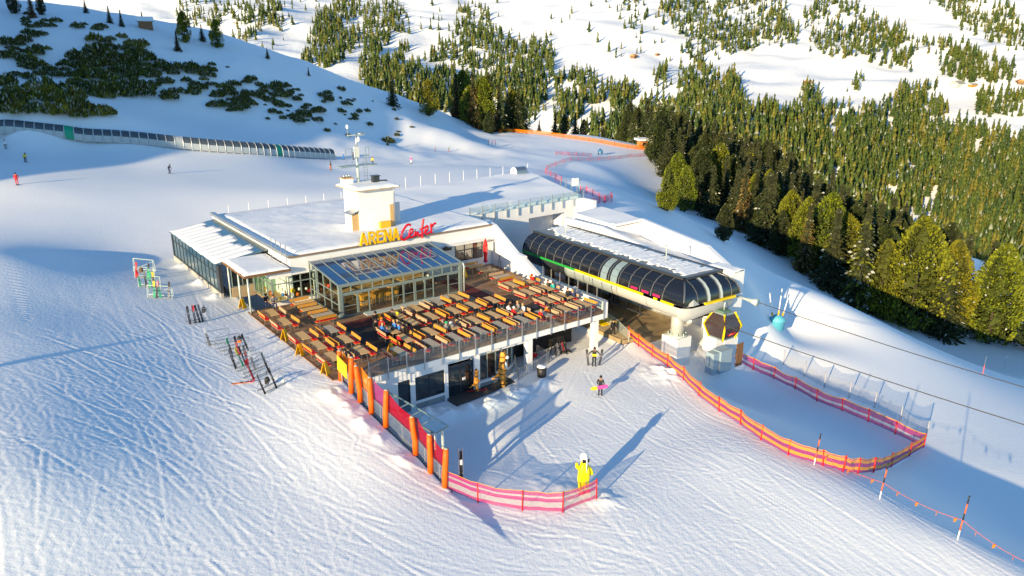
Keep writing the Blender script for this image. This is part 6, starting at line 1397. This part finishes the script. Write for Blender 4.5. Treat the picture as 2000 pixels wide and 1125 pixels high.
for i in range(7):
    a_, b_ = B_[i]-c0, B_[i+1]-c0; d = (b_-a_); n = max(2, round(d.length/1.3)); off = Vector((.12,.1,0))
    for k in range(n):
        p, q = a_+d*(k/n)+off, a_+d*((k+1)/n)+off; h = Vector((0,0,1.0)); mb = MB()
        mb.bar(p+h,q+h,.05,.05,GALV).bar(p+h*.12,q+h*.12,.04,.04,GALV).bar(p,p+h,.045,.045,GALV)
        m_ = max(4, int((q-p).length/.13))
        for j in range(1, m_): r_ = p.lerp(q, j/m_); mb.bar(r_+h*.12, r_+h, .02,.02,GALV)
        mb.build('barrier_panel', PF)
    lo, hi = (1.05, 2.15) if i > 0 else (1.2, 1.9); m_ = (NOR2, NOR2, NOR2, NRED2, NRED, NRED, NRED)[i]; o2 = Vector((.2,.16,0)); pts = []
    vs = []
    for k in range(9):
        q = a_.lerp(b_, k/8)+o2; s_ = .35*4*(k/8)*(1-k/8)*(.6 if i < 4 else 1); vs += [(q.x,q.y,q.z+lo-.1),(q.x,q.y,q.z+hi+.3-s_)]
    MB().add(vs, [(2*k,2*k+2,2*k+3,2*k+1) for k in range(8)], m_).build('net', PF)
a_, b_ = B_[0]-c0, B_[1]-c0; v_ = Vector((-.16,-.22,0)); YS = mat('yellow_sign', (.85,.65,.0), .4)
p, q = a_.lerp(b_,.05)+v_, a_.lerp(b_,.95)+v_; MB().bar(p+Vector((0,0,1.55)), q+Vector((0,0,1.55)), .05, 1.1, YS).build('sign_panel', PF); MB().bar(p.lerp(q,.4),p.lerp(q,.4)+Vector((0,0,1.1)),.05,.05,GALV).build('sign_leg', PF)
# galvanised barrier by the platform corner
BR = empty('steel_barrier', P(1180,626,.5), 0, 'galvanised steel barrier between terrace corner and station platform', 'barrier'); c0 = Vector(BR.location)
pts = [P(1180,627,.5), P(1205,645,.45), P(1228,668,.3)]
for i in range(2):
    p, q = pts[i]-c0, pts[i+1]-c0; h = Vector((0,0,1.05)); mb = MB(); mb.bar(p+h,q+h,.05,.05,STEELL).bar(p+h*.1,q+h*.1,.04,.04,STEELL).bar(p,p+h,.05,.05,STEELL).bar(q,q+h,.05,.05,STEELL)
    for j in range(1, 14): r_ = p.lerp(q, j/14); mb.bar(r_+h*.1, r_+h, .022,.022,STEELL)
    mb.build('barrier_panel', BR)

# ------------------------------------------------------------------ marker poles with flag rope
PB = mat('pole_black', (.02,.02,.02), .5); PO = mat('pole_orange', (.85,.12,.03), .45); PWh = mat('pole_white', (.8,.8,.78), .5)
tops_ = []
for i, (x, y, h, lb) in enumerate([(1590,906,2.3,'orange and black marker pole at the striped net'),(1718,972,2.5,'orange and black marker pole, middle of three along the shaded bank'),(1870,1052,2.9,'orange and black marker pole nearest the right picture corner')]):
    p = GS(x, y); t = empty('marker_pole', p, 0, lb, 'marker pole', 'marker poles along the shaded bank'); l_ = .18
    for k, (f0, f1, m_) in enumerate([(0,.22,PWh),(.22,.45,PO),(.45,.6,PB),(.6,.82,PO),(.82,1,PB)]): MB().tube([(l_*f0,0,h*f0-.2*(k==0)),(l_*f1,0,h*f1)], .04, m_, 6).build('pole_band', t)
    tops_.append(Vector((p.x+l_*.45, p.y, p.z+h*.45)))
tops_.append(Vector(GS(2020,1140)) + Vector((0,0,1.1)))
fr = MB(); FL = []
for i in range(3):
    a_, b_ = tops_[i], tops_[i+1]; pts = []
    for k in range(9): f = k/8; q = a_.lerp(b_, f); q.z -= .25*4*f*(1-f); pts.append(q)
    fr.tube(pts, .012, ORA, 4)
    FL += [a_.lerp(b_, f) - Vector((0,0,.25*4*f*(1-f))) for f in ((.15,.5,.85) if i < 1 else (.2,.45,.7,.92))]
tag(fr.build('flag_rope'), 'thin orange rope strung between the marker poles', 'rope')
for i, q in enumerate(FL):
    fm = MB(); fm.hexa([(-.11,0,-.24),(.11,.02,-.24),(.11,.03,-.24),(-.11,.01,-.24),(-.13,0,0),(.13,0,0),(.13,.01,0),(-.13,.01,0)], ORA).box(-.10,.10,-.006,-.002,-.2,-.16,YEL).box(-.10,.10,-.006,-.002,-.1,-.06,YEL)
    tag(fm.build('rope_flag', None, q, (0,0,.6+.3*math.sin(i*3))), f'small orange flag on the rope, {ORD[i]} from the striped net', 'flag', 'orange flags on the rope')
for x, y, lb in ((1920,728,'thin orange and grey pole at the snow gully on the right'),(1961,722,'thin pole with a round white disc at the right snow gully')):
    p = GS(x, y); t = MB().tube([(0,0,-.2),(0,0,1.0)], .035, PO if x < 1950 else GALV, 5).tube([(0,0,1.0),(0,0,2.0)], .03, GALV, 5)
    if x > 1950: t.ball((0,0,2.0), .16,.06,.16, PWh)
    tag(t.build('snow_pole', None, p), lb, 'pole')
# ------------------------------------------------------------------ covered carpet lift
CL = empty('covered_carpet_lift', GS(0,258), 0, 'long covered carpet lift with clear panels, dark upper panels and three green doors', 'carpet lift'); c0 = Vector(CL.location)
ctrl = [P(-60,252,13.6), P(0,258,13.0), P(170,275,11.0), P(343,288,9.0), P(500,300,6.8), P(652,309,3.6)]; ctz = [13.6,13.0,11.0,9.0,6.8,3.6]
path = spline([Vector((p.x,p.y,0)) for p in ctrl], .5); seg = np.r_[0, np.cumsum(np.hypot(*np.diff(path, axis=0).T))]; L_ = seg[-1]; nbay = 46
cts = [seg[int(np.argmin(np.hypot(path[:,0]-p.x, path[:,1]-p.y)))] for p in ctrl]
def along(s): x = np.interp(s, seg, path[:,0]); y = np.interp(s, seg, path[:,1]); g_ = gz(x, y); zc = float(np.interp(s, cts, ctz)); return Vector((x, y, zc + .35*max(-.6, min(.6, g_-zc)))) - c0
PLEX = mat('plexi_panel', (.36,.40,.42), .25); PLEXD = mat('dark_upper_panel', (.075,.095,.12), .35, noise=(9,(.045,.06,.075),.3)); GDOOR = mat('green_cover', (.0,.30,.16), .5); RIBW = mat('pale_hoop', (.50,.53,.55), .4, .3)
AR = [(1.15,0.0),(1.15,.55),(1.1,1.15),(.95,1.6),(.6,2.0),(.0,2.2)]
hz_ = [along(L_*k/nbay) for k in range(nbay+1)]
def pxof(q): w = q + c0; return 1000 + FPX*w.x/(w.y*math.cos(PITCH) + (CAMZ-w.z)*math.sin(PITCH))
_c = [pxof((hz_[k]+hz_[k+1])/2) for k in range(nbay)]; doors = [min(range(nbay), key=lambda k: abs(_c[k]-v)) for v in (134, 541)]; cdoors = [min(range(nbay), key=lambda k: abs(_c[k]-355))]
for k in range(nbay):
    a_, b_ = hz_[k], hz_[k+1]; d = (b_-a_); d.z = 0; d.normalize(); n = Vector((d.y,-d.x,0)); g_ = .06
    def pt(q, i): return q + n*AR[i][0] + Vector((0,0,AR[i][1]))
    door = k in doors; clear_door = k in cdoors
    a2, b2 = a_.lerp(b_, g_), a_.lerp(b_, 1-g_)
    for i0, i1, m_, nm in ((0,2,PLEX,'lower_panel'),(2,4,PLEXD,'upper_panel'),(4,5,PLEXD,'roof_panel')):
        if door: m_ = GDOOR
        if clear_door: m_ = PLEX
        vs = []; 
        for i in range(i0, i1+1): vs += [pt(a2,i), pt(b2,i)]
        if nm == 'roof_panel': vs += [a2 - n*.6 + Vector((0,0,2.0)), b2 - n*.6 + Vector((0,0,2.0)), a2 - n*1.1 + Vector((0,0,1.1)), b2 - n*1.1 + Vector((0,0,1.1))]
        MB().add(vs, [(2*i,2*i+1,2*i+3,2*i+2) for i in range(len(vs)//2-1)], m_, False).build('green_cover' if door else nm, CL)
for k in range(nbay+1):
    a_ = hz_[k]; j = min(k, nbay-1); d = hz_[j+1]-hz_[j]; d.z = 0; d.normalize(); n = Vector((d.y,-d.x,0))
    MB().tube([a_+n*(x+.03)+Vector((0,0,z-.2*(z==0))) for x, z in AR], .06, RIBW, 5).build('hoop', CL)
t = empty('hut', GS(285,55), .5, 'small snow-covered hut on the left ridge', 'hut'); MB().box(-1.6,1.6,-1.5,1.5,-.5,1.6,WOODB).build('wall', t); MB().prism([(-2,-1.8),(2,-1.8),(2,1.8),(-2,1.8)],1.6,1.75,TSNOW).add([(-2,-1.8,1.75),(2,-1.8,1.75),(2,1.8,1.75),(-2,1.8,1.75),(-2,0,2.9),(2,0,2.9)],[(0,1,5,4),(2,3,4,5),(0,4,3),(1,2,5)],ROOFSNOW).build('roof', t)
# wooden hut at the end of the piste
p = GS(1256,288); HU = empty('wooden_hut', p, .35, 'small orange wooden hut with snowy roof at the far end of the piste', 'hut')
HW = mat('orange_hut_wood', (.55,.22,.05), .6); MB().box(-1.7,1.7,-1.3,1.3,-.6,2.5,HW).build('wall', HU); MB().hexa([(-2.6,-2.0,2.5),(2.6,-2.0,2.5),(2.6,2.0,2.7),(-2.6,2.0,2.7),(-2.6,-2.0,3.0),(2.6,-2.0,3.0),(2.6,2.0,3.3),(-2.6,2.0,3.3)], ROOFSNOW).box(-2.5,2.5,-1.9,1.9,2.38,2.5,WOODB).build('roof', HU); MB().box(-.9,.4,-1.36,-1.3,.9,1.9,DARKWIN).build('window', HU); MB().box(.7,1.4,-1.36,-1.3,0,1.9,WOODB).build('door', HU)
t = empty('blue_cover', GS(1172,302), .4, 'small blue arched cover on the far piste', 'cover'); MB().tube([(-.6,0,0),(-.55,0,1.2),(0,0,1.7),(.5,0,1.2),(.6,0,.2)], .35, mat('blue_tarp', (.03,.16,.34), .5), 7).build('hood', t)
# timber houses on the mountain
for i, (x, y, w_, lb) in enumerate([(1577,164,13,'brown timber chalet, upper one of a pair on the sunny meadow'),(1579,171,10,'brown timber chalet, lower one of a pair on the sunny meadow'),(1899,170,15,'orange brown chalet below the oval wood'),(1868,170,24,'long pale farm shed left of the orange chalet'),(1284,109,9,'small red roofed barn on the left meadow'),(1238,113,15,'long low barn on the left meadow'),(1992,165,18,'barn at the right picture edge')]):
    dx_ = (x-1000)/FPX; dy_ = -(y-562.5)/FPX; dd = np.array((dx_, math.cos(PITCH)+dy_*math.sin(PITCH), -math.sin(PITCH)+dy_*math.cos(PITCH)))
    for t_ in np.arange(500, 3000, 3.0):
        if CAMZ+dd[2]*t_ < mountain_height(np.array(dd[0]*t_), np.array(dd[1]*t_)): break
    q = dd*t_; s_ = w_*t_/FPX*1.0; h_ = empty('chalet', (q[0],q[1],float(mountain_height(np.array(q[0]),np.array(q[1])))-.5), .2*i, lb, 'chalet', None)
    m_ = PALE if 'pale' in lb else HW if 'orange' in lb else WOODB
    MB().box(-s_/2,s_/2,-s_*.3,s_*.3,0,s_*.3,m_).build('wall', h_); MB().add([(-s_*.6,-s_*.42,s_*.28),(s_*.6,-s_*.42,s_*.28),(s_*.6,s_*.42,s_*.28),(-s_*.6,s_*.42,s_*.28),(-s_*.6,0,s_*.48),(s_*.6,0,s_*.48)],[(0,1,5,4),(2,3,4,5),(0,4,3),(1,2,5),(3,2,1,0)], TSNOW if 'pale' in lb or 'orange' in lb else HW).build('roof', h_)
t = empty('piste_lamp', GS(817,203), .4, 'dark post with two white curved lamp heads on the ridge by the slim pine', 'lamp post'); MB().tube([(0,0,-.3),(0,0,4.2)], .09, PB, 6).build('pole', t)
for s_ in (-1,1): MB().tube([(0,0,3.9),(s_*.5,0,4.4),(s_*1.1,0,4.3),(s_*1.3,0,3.9)], .12, PWh, 6).build('lamp_head', t)
# ------------------------------------------------------------------ snow lance group
SL = empty('snow_lance', GS(1517,638), 0, 'three snow lances in a padded blue base beside the piste', 'snow lance'); BP_ = mat('turquoise_pad', (.10,.42,.55), .5)
MB().tube([(0,0,-.2),(0,0,.75),(0,0,.85),(0,0,1.35)], [.8,.8,.95,.35], BP_, 14).build('padded_base', SL)
for x, y, tx, ty, h in ((-.35,.1,-1.0,.4,3.7),(0,0,.12,.0,4.3),(.35,.1,1.1,.4,3.6)):
    f = .42; MB().tube([(x,y,.8),(x+(tx-x)*f,y+(ty-y)*f,h*f)], .10, YA, 7).build('yellow_sleeve', SL); MB().tube([(x+(tx-x)*f,y+(ty-y)*f,h*f),(tx,ty,h)], .07, PWh, 7, r1=.05).build('lance', SL)
MB().tube([(-1.0,.4,3.7),(-1.3,.2,3.5),(-1.4,.1,2.9),(-1.3,.1,2.2)], .02, GALV, 5).build('hose', SL)
# ------------------------------------------------------------------ gondola and cables
GC = frame_obj('gondola_cabin', 'gondola cabin with yellow corner frames and dark windows hanging under the station', 'gondola', rot=-R(2.5), at=(28.1,-19.9,1.35))
w0, w1, w2 = .78, 1.15, .72
lv = [(.0,w0),(.18,w0+.06),(1.25,w1),(2.35,w2),(2.5,w2-.06)]
def ring(w, z): return [(-w,-w,z),(w,-w,z),(w,w,z),(-w,w,z)]
for s_ in range(4):
    i, j = s_, (s_+1) % 4; vs = [ring(lv[1][1],lv[1][0])[i],ring(lv[1][1],lv[1][0])[j],ring(lv[2][1],lv[2][0])[j],ring(lv[2][1],lv[2][0])[i],ring(lv[3][1],lv[3][0])[j],ring(lv[3][1],lv[3][0])[i]]
    MB().add(vs, [(0,1,2,3),(3,2,4,5)], mat('gondola_glass', (.05,.035,.035), .08, spec=.7) if s_ == 0 else bpy.data.materials['gondola_glass']).build('window', GC)
    MB().tube([ring(lv[k][1]+.03,lv[k][0])[i] for k in range(5)], .10, YELP, 6).build('corner_frame', GC)
MB().hexa(ring(w0,0)+ring(w0+.05,.18), STEEL).build('floor', GC); MB().hexa(ring(w2,2.35)+ring(w2-.1,2.5), GRNP if False else STEEL).box(-.5,.5,-.4,.4,2.5,2.62,mat('gondola_roof_green',(.10,.20,.15),.5)).build('roof', GC)
MB().tube([(0,0,2.6),(0,0,3.1),(.1,0,3.45)], .06, STEELL, 6).bar((-.4,0,3.45),(.5,0,3.45),.14,.14,STEEL).build('hanger_arm', GC)
lg = MB()
for k in range(4): lg.tube([(w0+.02+.02*k,-w0-.20-.08*0,.5),(0,0,0)],.001,RED,3) if False else None
cur = [(-.35,.42),(-.45,.62),(-.3,.55),(-.25,.42),(-.15,.62),(-.05,.45),(.05,.66),(.1,.45),(.25,.6),(.2,.46),(.45,.68)]
yy_ = lambda z: -(w0+.06+(w1-w0-.06)*(z-.18)/1.07) - .02
lg.tube([(x+.1,yy_(z),z) for x,z in cur], .028, RED, 4); lg.build('red_lettering', GC)
BRW = mat('wire_rope', (.09,.08,.07), .5, .5)
for (x0,y0,z0),(x1,y1),lb in (((1460,583,4.4),(2000,746),'upper haul rope running from the station to the right picture edge'),((1372,620,4.5),(2000,818),'lower haul rope running past the gondola to the right picture edge')):
    a_, b_ = P(x0,y0,z0), P(x1,y1,z0-.4); b_ = a_ + (b_-a_)*1.6; pts = [a_.lerp(b_,k/16) - Vector((0,0,1.0*4*(k/16)*(1-k/16)*.4)) for k in range(17)]
    tag(MB().tube(pts, .035, BRW, 5).build('haul_rope'), lb, 'cable')
# ------------------------------------------------------------------ ski racks and skis in the snow left of the terrace
def rack(x0, y0, x1, y1, zt, m, label, h=1.1, w=.7):
    a_, b_ = P(x0,y0,zt), P(x1,y1,zt); za, zb_ = gz(a_.x,a_.y), gz(b_.x,b_.y); t = empty('ski_rack', (a_.x,a_.y,za), 0, label, 'ski rack', 'ski racks in the snow left of the terrace')
    d = (b_-a_); d.z = zb_-za; n = Vector((-d.y,d.x,0)).normalized()
    for s_, q in ((0,Vector((0,0,0))),(1,d)):
        for k in (-1,1): MB().bar(q+n*.4*k, q+n*.05*k+Vector((0,0,h)), .04*w,.04*w,m).build('leg', t)
    for k in (-1,1): MB().bar(n*.07*k+Vector((0,0,h)), d+n*.07*k+Vector((0,0,h)), .04*w,.04*w,m).build('top_bar', t); MB().bar(n*.36*k+Vector((0,0,.08)), d+n*.36*k+Vector((0,0,.08)), .07,.05,TSNOW if k < 0 else m).build('foot_bar', t)
    MB().bar(Vector((0,0,.15)), d+Vector((0,0,h*.9)), .025,.025,m).build('brace', t)
    return Vector((a_.x,a_.y,za)), d, n
RK = [(364,617,405,606,'grey ski rack with black skis nearest the canopy post'),(401,654,447,643,'grey ski rack second from the canopy post, nearly empty'),(440,674,486,659,'middle grey ski rack with green and dark skis'),(454,694,496,678,'grey ski rack with several colourful skis, fourth in the row'),(478,717,518,697,'grey ski rack with one red ski pair, fifth in the row'),(506,738,547,720,'grey ski rack with crossed black skis nearest the camera'),(422,664,466,651,'empty grey ski rack between the second and the middle one'),(466,705,508,688,'empty grey ski rack between the fourth and fifth one')]
sets = [[(.05,'black','black'),(.3,'black','red'),(.45,'black','black'),(.6,'black','grey')],[(.02,'grey','white')],[(.1,'black','green'),(.4,'red','black'),(.75,'black','black')],[(-.1,'black','grey'),(.2,'green','yellow'),(.35,'black','black'),(.5,'red','grey')],[(.1,'red','red'),(.85,'black','grey')],[(-.05,'black','grey'),(.5,'black','black')],[],[(.5,'grey','white')]]
n_s = 0
for (x0,y0,x1,y1,lb), ss in zip(RK, sets):
    q, d, n = rack(x0,y0,x1,y1,4.6,GALV,lb); ang = math.atan2(d.y,d.x)
    for j_, (f, c, c2) in enumerate(ss):
        p = q + d*f - n*.42; z = gz(p.x,p.y); tl = R(68 + rb.uniform(-5,6)); rz = ang + R(rb.uniform(-22,22))
        skis(c, c2, (p.x+n.x*.2, p.y+n.y*.2, z+.80), (tl, 0, rz), f'{ORD[j_]} pair, {c} and {c2} skis on the {lb.split(",")[0]}'.replace('grey ski rack','rack'), 'skis leaning on the racks'); n_s += 1
PGR = mat('pale_green_rack', (.62,.72,.62), .5)
RK2 = [(262,517,300,516,'pale green ski rack, rearmost of the left group',1.3),(264,531,302,529,'pale green ski rack, second of the left group',1.1),(270,549,312,545,'middle pale green ski rack with bags',1.1),(288,565,335,562,'pale green ski rack, front one of the left group',1.1)]
for i, (x0,y0,x1,y1,lb,h) in enumerate(RK2):
    q, d, n = rack(x0,y0,x1,y1,4.9,PGR,lb,h); ang = math.atan2(d.y,d.x)
    for f, c, c2 in ([],[(.1,'red','red'),(.7,'green','black')],[(.05,'green','red'),(.35,'black','grey'),(.55,'green','green'),(.72,'black','yellow')],[(.3,'green','yellow'),(.42,'black','red'),(.5,'green','white'),(.9,'grey','black')])[i]:
        p = q + d*f - n*.22; z = gz(p.x,p.y)
        skis(c, c2, (p.x, p.y, z+.8), (R(70+rb.uniform(-6,6)), 0, ang+R(rb.uniform(-25,25))), f'{c} and {c2} skis on the {lb}'.replace(' of the left group',''), 'skis leaning on the pale green racks')
for x, y, c, lb in ((470,672,'black','black and orange backpack hanging on the middle ski rack'),(400,612,'black','black bag hanging on the ski rack nearest the canopy post'),(278,533,'brown','brown backpack on the pale green racks'),(523,745,'black','black bag under the crossed skis')):
    p = GS(x, y+8); mb = MB(); mb.ball((0,0,.8 if y < 700 else .45), .2,.16,.28, cmat(c), 9, 6).box(-.13,.13,-.2,-.1,.55 if y < 700 else .2,.75 if y < 700 else .4, ORA if 'orange' in lb else cmat(c)).tube([(0,0,.8),(0,.05,1.15),(.02,.02,1.2)], .02, cmat('black'), 5)
    tag(mb.build('backpack', None, p), lb, 'backpack')
skis('orange','red', GS(475,748)+Vector((0,0,.06)), (0,0,R(-72)), 'orange ski pair lying flat on the snow by the racks')
# ------------------------------------------------------------------ odds and ends on the plaza
p = GS(897,941); t = empty('ski_stand', p, .3, 'tall narrow black and white stand behind the pink net', 'stand'); MB().box(-.03,.03,-.08,.08,0,2.4,GALV).box(.22,.28,-.08,.08,0,2.4,GALV).build('upright', t); MB().box(.04,.21,-.05,.05,.2,1.1,PB).box(.04,.21,-.05,.05,1.15,1.5,PWh).box(.04,.21,-.05,.05,1.55,2.1,PB).build('panel', t)
p = P(1058,733,-.1); t = empty('snow_bin', (p.x,p.y,gz(p.x,p.y)), .4, 'black bin with a cap of snow at the end of the stair railing', 'bin'); MB().tube([(0,0,-.1),(0,0,.9)], [.36,.44], PB, 10).build('body', t); MB().tube([(0,0,.9),(0,0,1.02)], [.44,.34], ROOFSNOW, 10).build('snow_cap', t)
t = frame_obj('red_chair', 'red lounge chair in the dark space below the terrace', 'chair', rot=.4, at=(13.4,-10.6,-.28)); CR = mat('red_fabric',(.5,.01,.01),.7); MB().box(-.4,.4,-.35,.4,.3,.5,CR).build('seat', t); MB().hexa([(-.4,.3,.45),(.4,.3,.45),(.4,.42,.45),(-.4,.42,.45),(-.4,.5,1.1),(.4,.5,1.1),(.4,.6,1.1),(-.4,.6,1.1)],CR).build('backrest', t)
for x in (-.35,.35): MB().box(x-.03,x+.03,-.3,.4,0,.3,PB).build('leg', t)
t = frame_obj('ski_rack', 'dark ski rack full of skis and bags below the terrace beam', 'ski rack', rot=.3, at=(16.2,-10.9,-.28))
for s_ in (-.8,.8): MB().bar((s_,-.4,0),(s_,0,1.3),.05,.05,PB).bar((s_,.4,0),(s_,0,1.3),.05,.05,PB).build('leg', t)
MB().bar((-.8,0,1.3),(.8,0,1.3),.05,.05,PB).build('top_bar', t)
for k in range(5): p = W(15.6+k*.3,-11.2,.6); skis(('black','grey','black','red','black')[k],'black',(p.x,p.y,p.z),(R(72),0,ANG+R(-20+k*10)), f'{("black","grey","black","red","black")[k]} skis in the rack below the terrace, {ORD[k]} from the left', 'skis in the rack below the terrace')
for k in range(2): p = W(16.4+k*.5,-11.6,-.1); tag(MB().ball((0,0,0),.3,.24,.28,cmat('black'),9,6).box(-.2,.2,-.3,-.2,-.15,.1,cmat('grey')).build('backpack',None,p), ('dark backpack lying before the rack below the terrace','second dark backpack right beside the first one below the terrace')[k], 'backpack')
# plain tiger statues by the lower entrance
TS = bpy.data.materials.new('tiger_stripes'); TS.use_nodes = True; n = TS.node_tree.nodes; l = TS.node_tree.links; b = n['Principled BSDF']; b.inputs['Roughness'].default_value = .6
tc = n.new('ShaderNodeTexCoord'); wv = n.new('ShaderNodeTexWave'); wv.bands_direction = 'Z'; wv.inputs['Scale'].default_value = .62; wv.inputs['Distortion'].default_value = 3.2; wv.inputs['Detail'].default_value = 1; rp = n.new('ShaderNodeValToRGB'); rp.color_ramp.elements[0].position = .90; rp.color_ramp.elements[0].color = (.72,.30,.03,1); rp.color_ramp.elements[1].position = .94; rp.color_ramp.elements[1].color = (.04,.02,.01,1)
l.new(tc.outputs['Object'], wv.inputs['Vector']); l.new(wv.outputs['Fac'], rp.inputs['Fac']); l.new(rp.outputs['Color'], b.inputs['Base Color'])
def beast(name, J, E, m, belly):
    me = skin_person.__globals__['skin_raw'](name, J, E); me.materials.clear(); me.materials.append(m); return me
def skin_raw(name, J, E):
    names = list(J); me = bpy.data.meshes.new(name); me.from_pydata([J[k][:3] for k in names], [(names.index(a), names.index(c)) for a, c in E], []); me.update()
    o = bpy.data.objects.new(name, me); COL.objects.link(o); md = o.modifiers.new('skin','SKIN'); md.use_smooth_shade = True
    for i, k in enumerate(names): me.skin_vertices[0].data[i].radius = (J[k][3], J[k][4] if len(J[k]) > 4 else J[k][3]); me.skin_vertices[0].data[i].use_root = (i == 0)
    sb = o.modifiers.new('sub','SUBSURF'); sb.levels = 2; sb.render_levels = 2
    dg = bpy.context.evaluated_depsgraph_get(); dg.update(); m2 = bpy.data.meshes.new_from_object(o.evaluated_get(dg)); bpy.data.objects.remove(o); bpy.data.meshes.remove(me); return m2
TJ = {'hips':(0,0,1.15,.36),'waist':(0,.02,1.55,.36),'chest':(0,.0,2.1,.38),'neck':(0,.03,2.5,.24),'head':(0,.10,2.85,.36),'crown':(0,.06,3.1,.24),
      'earL':(-.24,.04,3.3,.09),'earR':(.24,.04,3.3,.09),'shL':(-.36,.05,2.25,.17),'elL':(-.55,.22,1.85,.13),'paL':(-.42,.5,1.65,.15),'shR':(.36,.05,2.25,.17),'elR':(.55,.22,1.85,.13),'paR':(.42,.5,1.65,.15),
      'hpL':(-.24,0,.95,.24),'knL':(-.27,.1,.55,.2),'anL':(-.27,0,.18,.17),'toL':(-.27,.34,.1,.14),'hpR':(.24,0,.95,.24),'knR':(.27,.1,.55,.2),'anR':(.27,0,.18,.17),'toR':(.27,.34,.1,.14),'ta1':(0,-.42,.95,.1),'ta2':(0,-.85,.55,.08),'ta3':(0,-1.15,.75,.07)}
TE = [('hips','waist'),('waist','chest'),('chest','neck'),('neck','head'),('head','crown'),('crown','earL'),('crown','earR'),('hips','ta1'),('ta1','ta2'),('ta2','ta3')] + [e for s in 'LR' for e in (('chest','sh'+s),('sh'+s,'el'+s),('el'+s,'pa'+s),('hips','hp'+s),('hp'+s,'kn'+s),('kn'+s,'an'+s),('an'+s,'to'+s))]
TM = skin_raw('tiger_body', TJ, TE); TM.materials.clear(); TM.materials.append(TS)
def tiger(p, s, rz, label, skisc=None):
    t = empty('tiger_statue', p, rz, label, 'statue'); t.scale = (s,s,s); link('body', TM, t)
    MB().ball((0,.44,2.74),.2,.16,.15,PWh,10,6).ball((0,.58,2.82),.06,.04,.04,PB,8,5).build('muzzle', t); MB().ball((0,.26,1.85),.26,.2,.5,PWh,10,8).build('belly', t)
    for x in (-.15,.15): MB().ball((x,.41,2.95),.06,.03,.07,PB,8,5).build('eye', t)
    return t
p = W(8.25,-13.15,0); tiger((p.x,p.y,max(-.45,gz(p.x,p.y)-.1)), .95, ANG-R(140), 'tall standing tiger statue in front of the lower storey')
p = W(5.75,-12.95,0); tiger((p.x,p.y,-.28), .58, ANG-R(115), 'small orange tiger statue on skis beside the lower entrance door'); skis('red','red',(p.x+.05,p.y,-.25),(0,0,ANG-R(115)),'red skis under the small tiger statue')
# big yellow padded figure with ski helmet (plain)
p = GS(1139,962); YF = empty('yellow_figure', p, R(200), 'big plain yellow inflatable figure wearing a white ski helmet and goggles', 'inflatable figure'); YF.scale = (.82,.82,1.04)
YJ = {'hips':(0,0,.85,.42),'belly':(0,.03,1.2,.46),'chest':(0,0,1.62,.36),'neck':(0,.02,1.9,.26),'head':(0,.04,2.18,.30),'shL':(-.32,0,1.68,.16),'elL':(-.56,.08,1.42,.14),'paL':(-.60,.15,1.1,.15),'shR':(.32,0,1.72,.16),'elR':(.60,.05,1.75,.13),'paR':(.66,.08,2.12,.14),
      'hpL':(-.22,0,.6,.26),'anL':(-.24,0,.22,.2),'toL':(-.24,.2,.12,.15),'hpR':(.22,0,.6,.26),'anR':(.24,0,.22,.2),'toR':(.24,.2,.12,.15)}
YE = [('hips','belly'),('belly','chest'),('chest','neck'),('neck','head')] + [e for s in 'LR' for e in (('chest','sh'+s),('sh'+s,'el'+s),('el'+s,'pa'+s),('hips','hp'+s),('hp'+s,'an'+s),('an'+s,'to'+s))]
YM = skin_raw('yellow_body', YJ, YE); YM.materials.clear(); YM.materials.append(mat('inflatable_yellow', (.86,.72,.0), .35)); link('body', YM, YF)
MB().ball((0,.02,2.36),.35,.36,.30,PWh,14,8).build('helmet', YF); MB().hexa([(-.27,.24,2.12),(.27,.24,2.12),(.27,.36,2.12),(-.27,.36,2.12),(-.27,.22,2.36),(.27,.22,2.36),(.27,.36,2.36),(-.27,.36,2.36)], PB).build('goggles', YF)
for s_ in (-1,1):
    MB().ball((s_*.24,.1,.12),.22,.34,.16,PO,10,6).build('boot', YF)
p2 = GS(1144,966); tag(MB().tube([(0,0,-.3),(0,0,3.0)], .04, GALV, 7).build('steel_pole', None, p2), 'thin upright steel pole just in front of the yellow figure', 'pole')
# conifer outside the frame on the left, its shadow falls across the piste
tip = P(372,640,4.0); bx, by = tip.x - 52*math.sin(SHADOW_AZ), tip.y - 52*math.cos(SHADOW_AZ); zb_ = gz(bx, by)
tree('spruce', (bx, by, zb_), max(4, 4 + 52*math.tan(SUN_ELEV) - zb_), 'spruce standing on the lower left slope beside the piste', None)
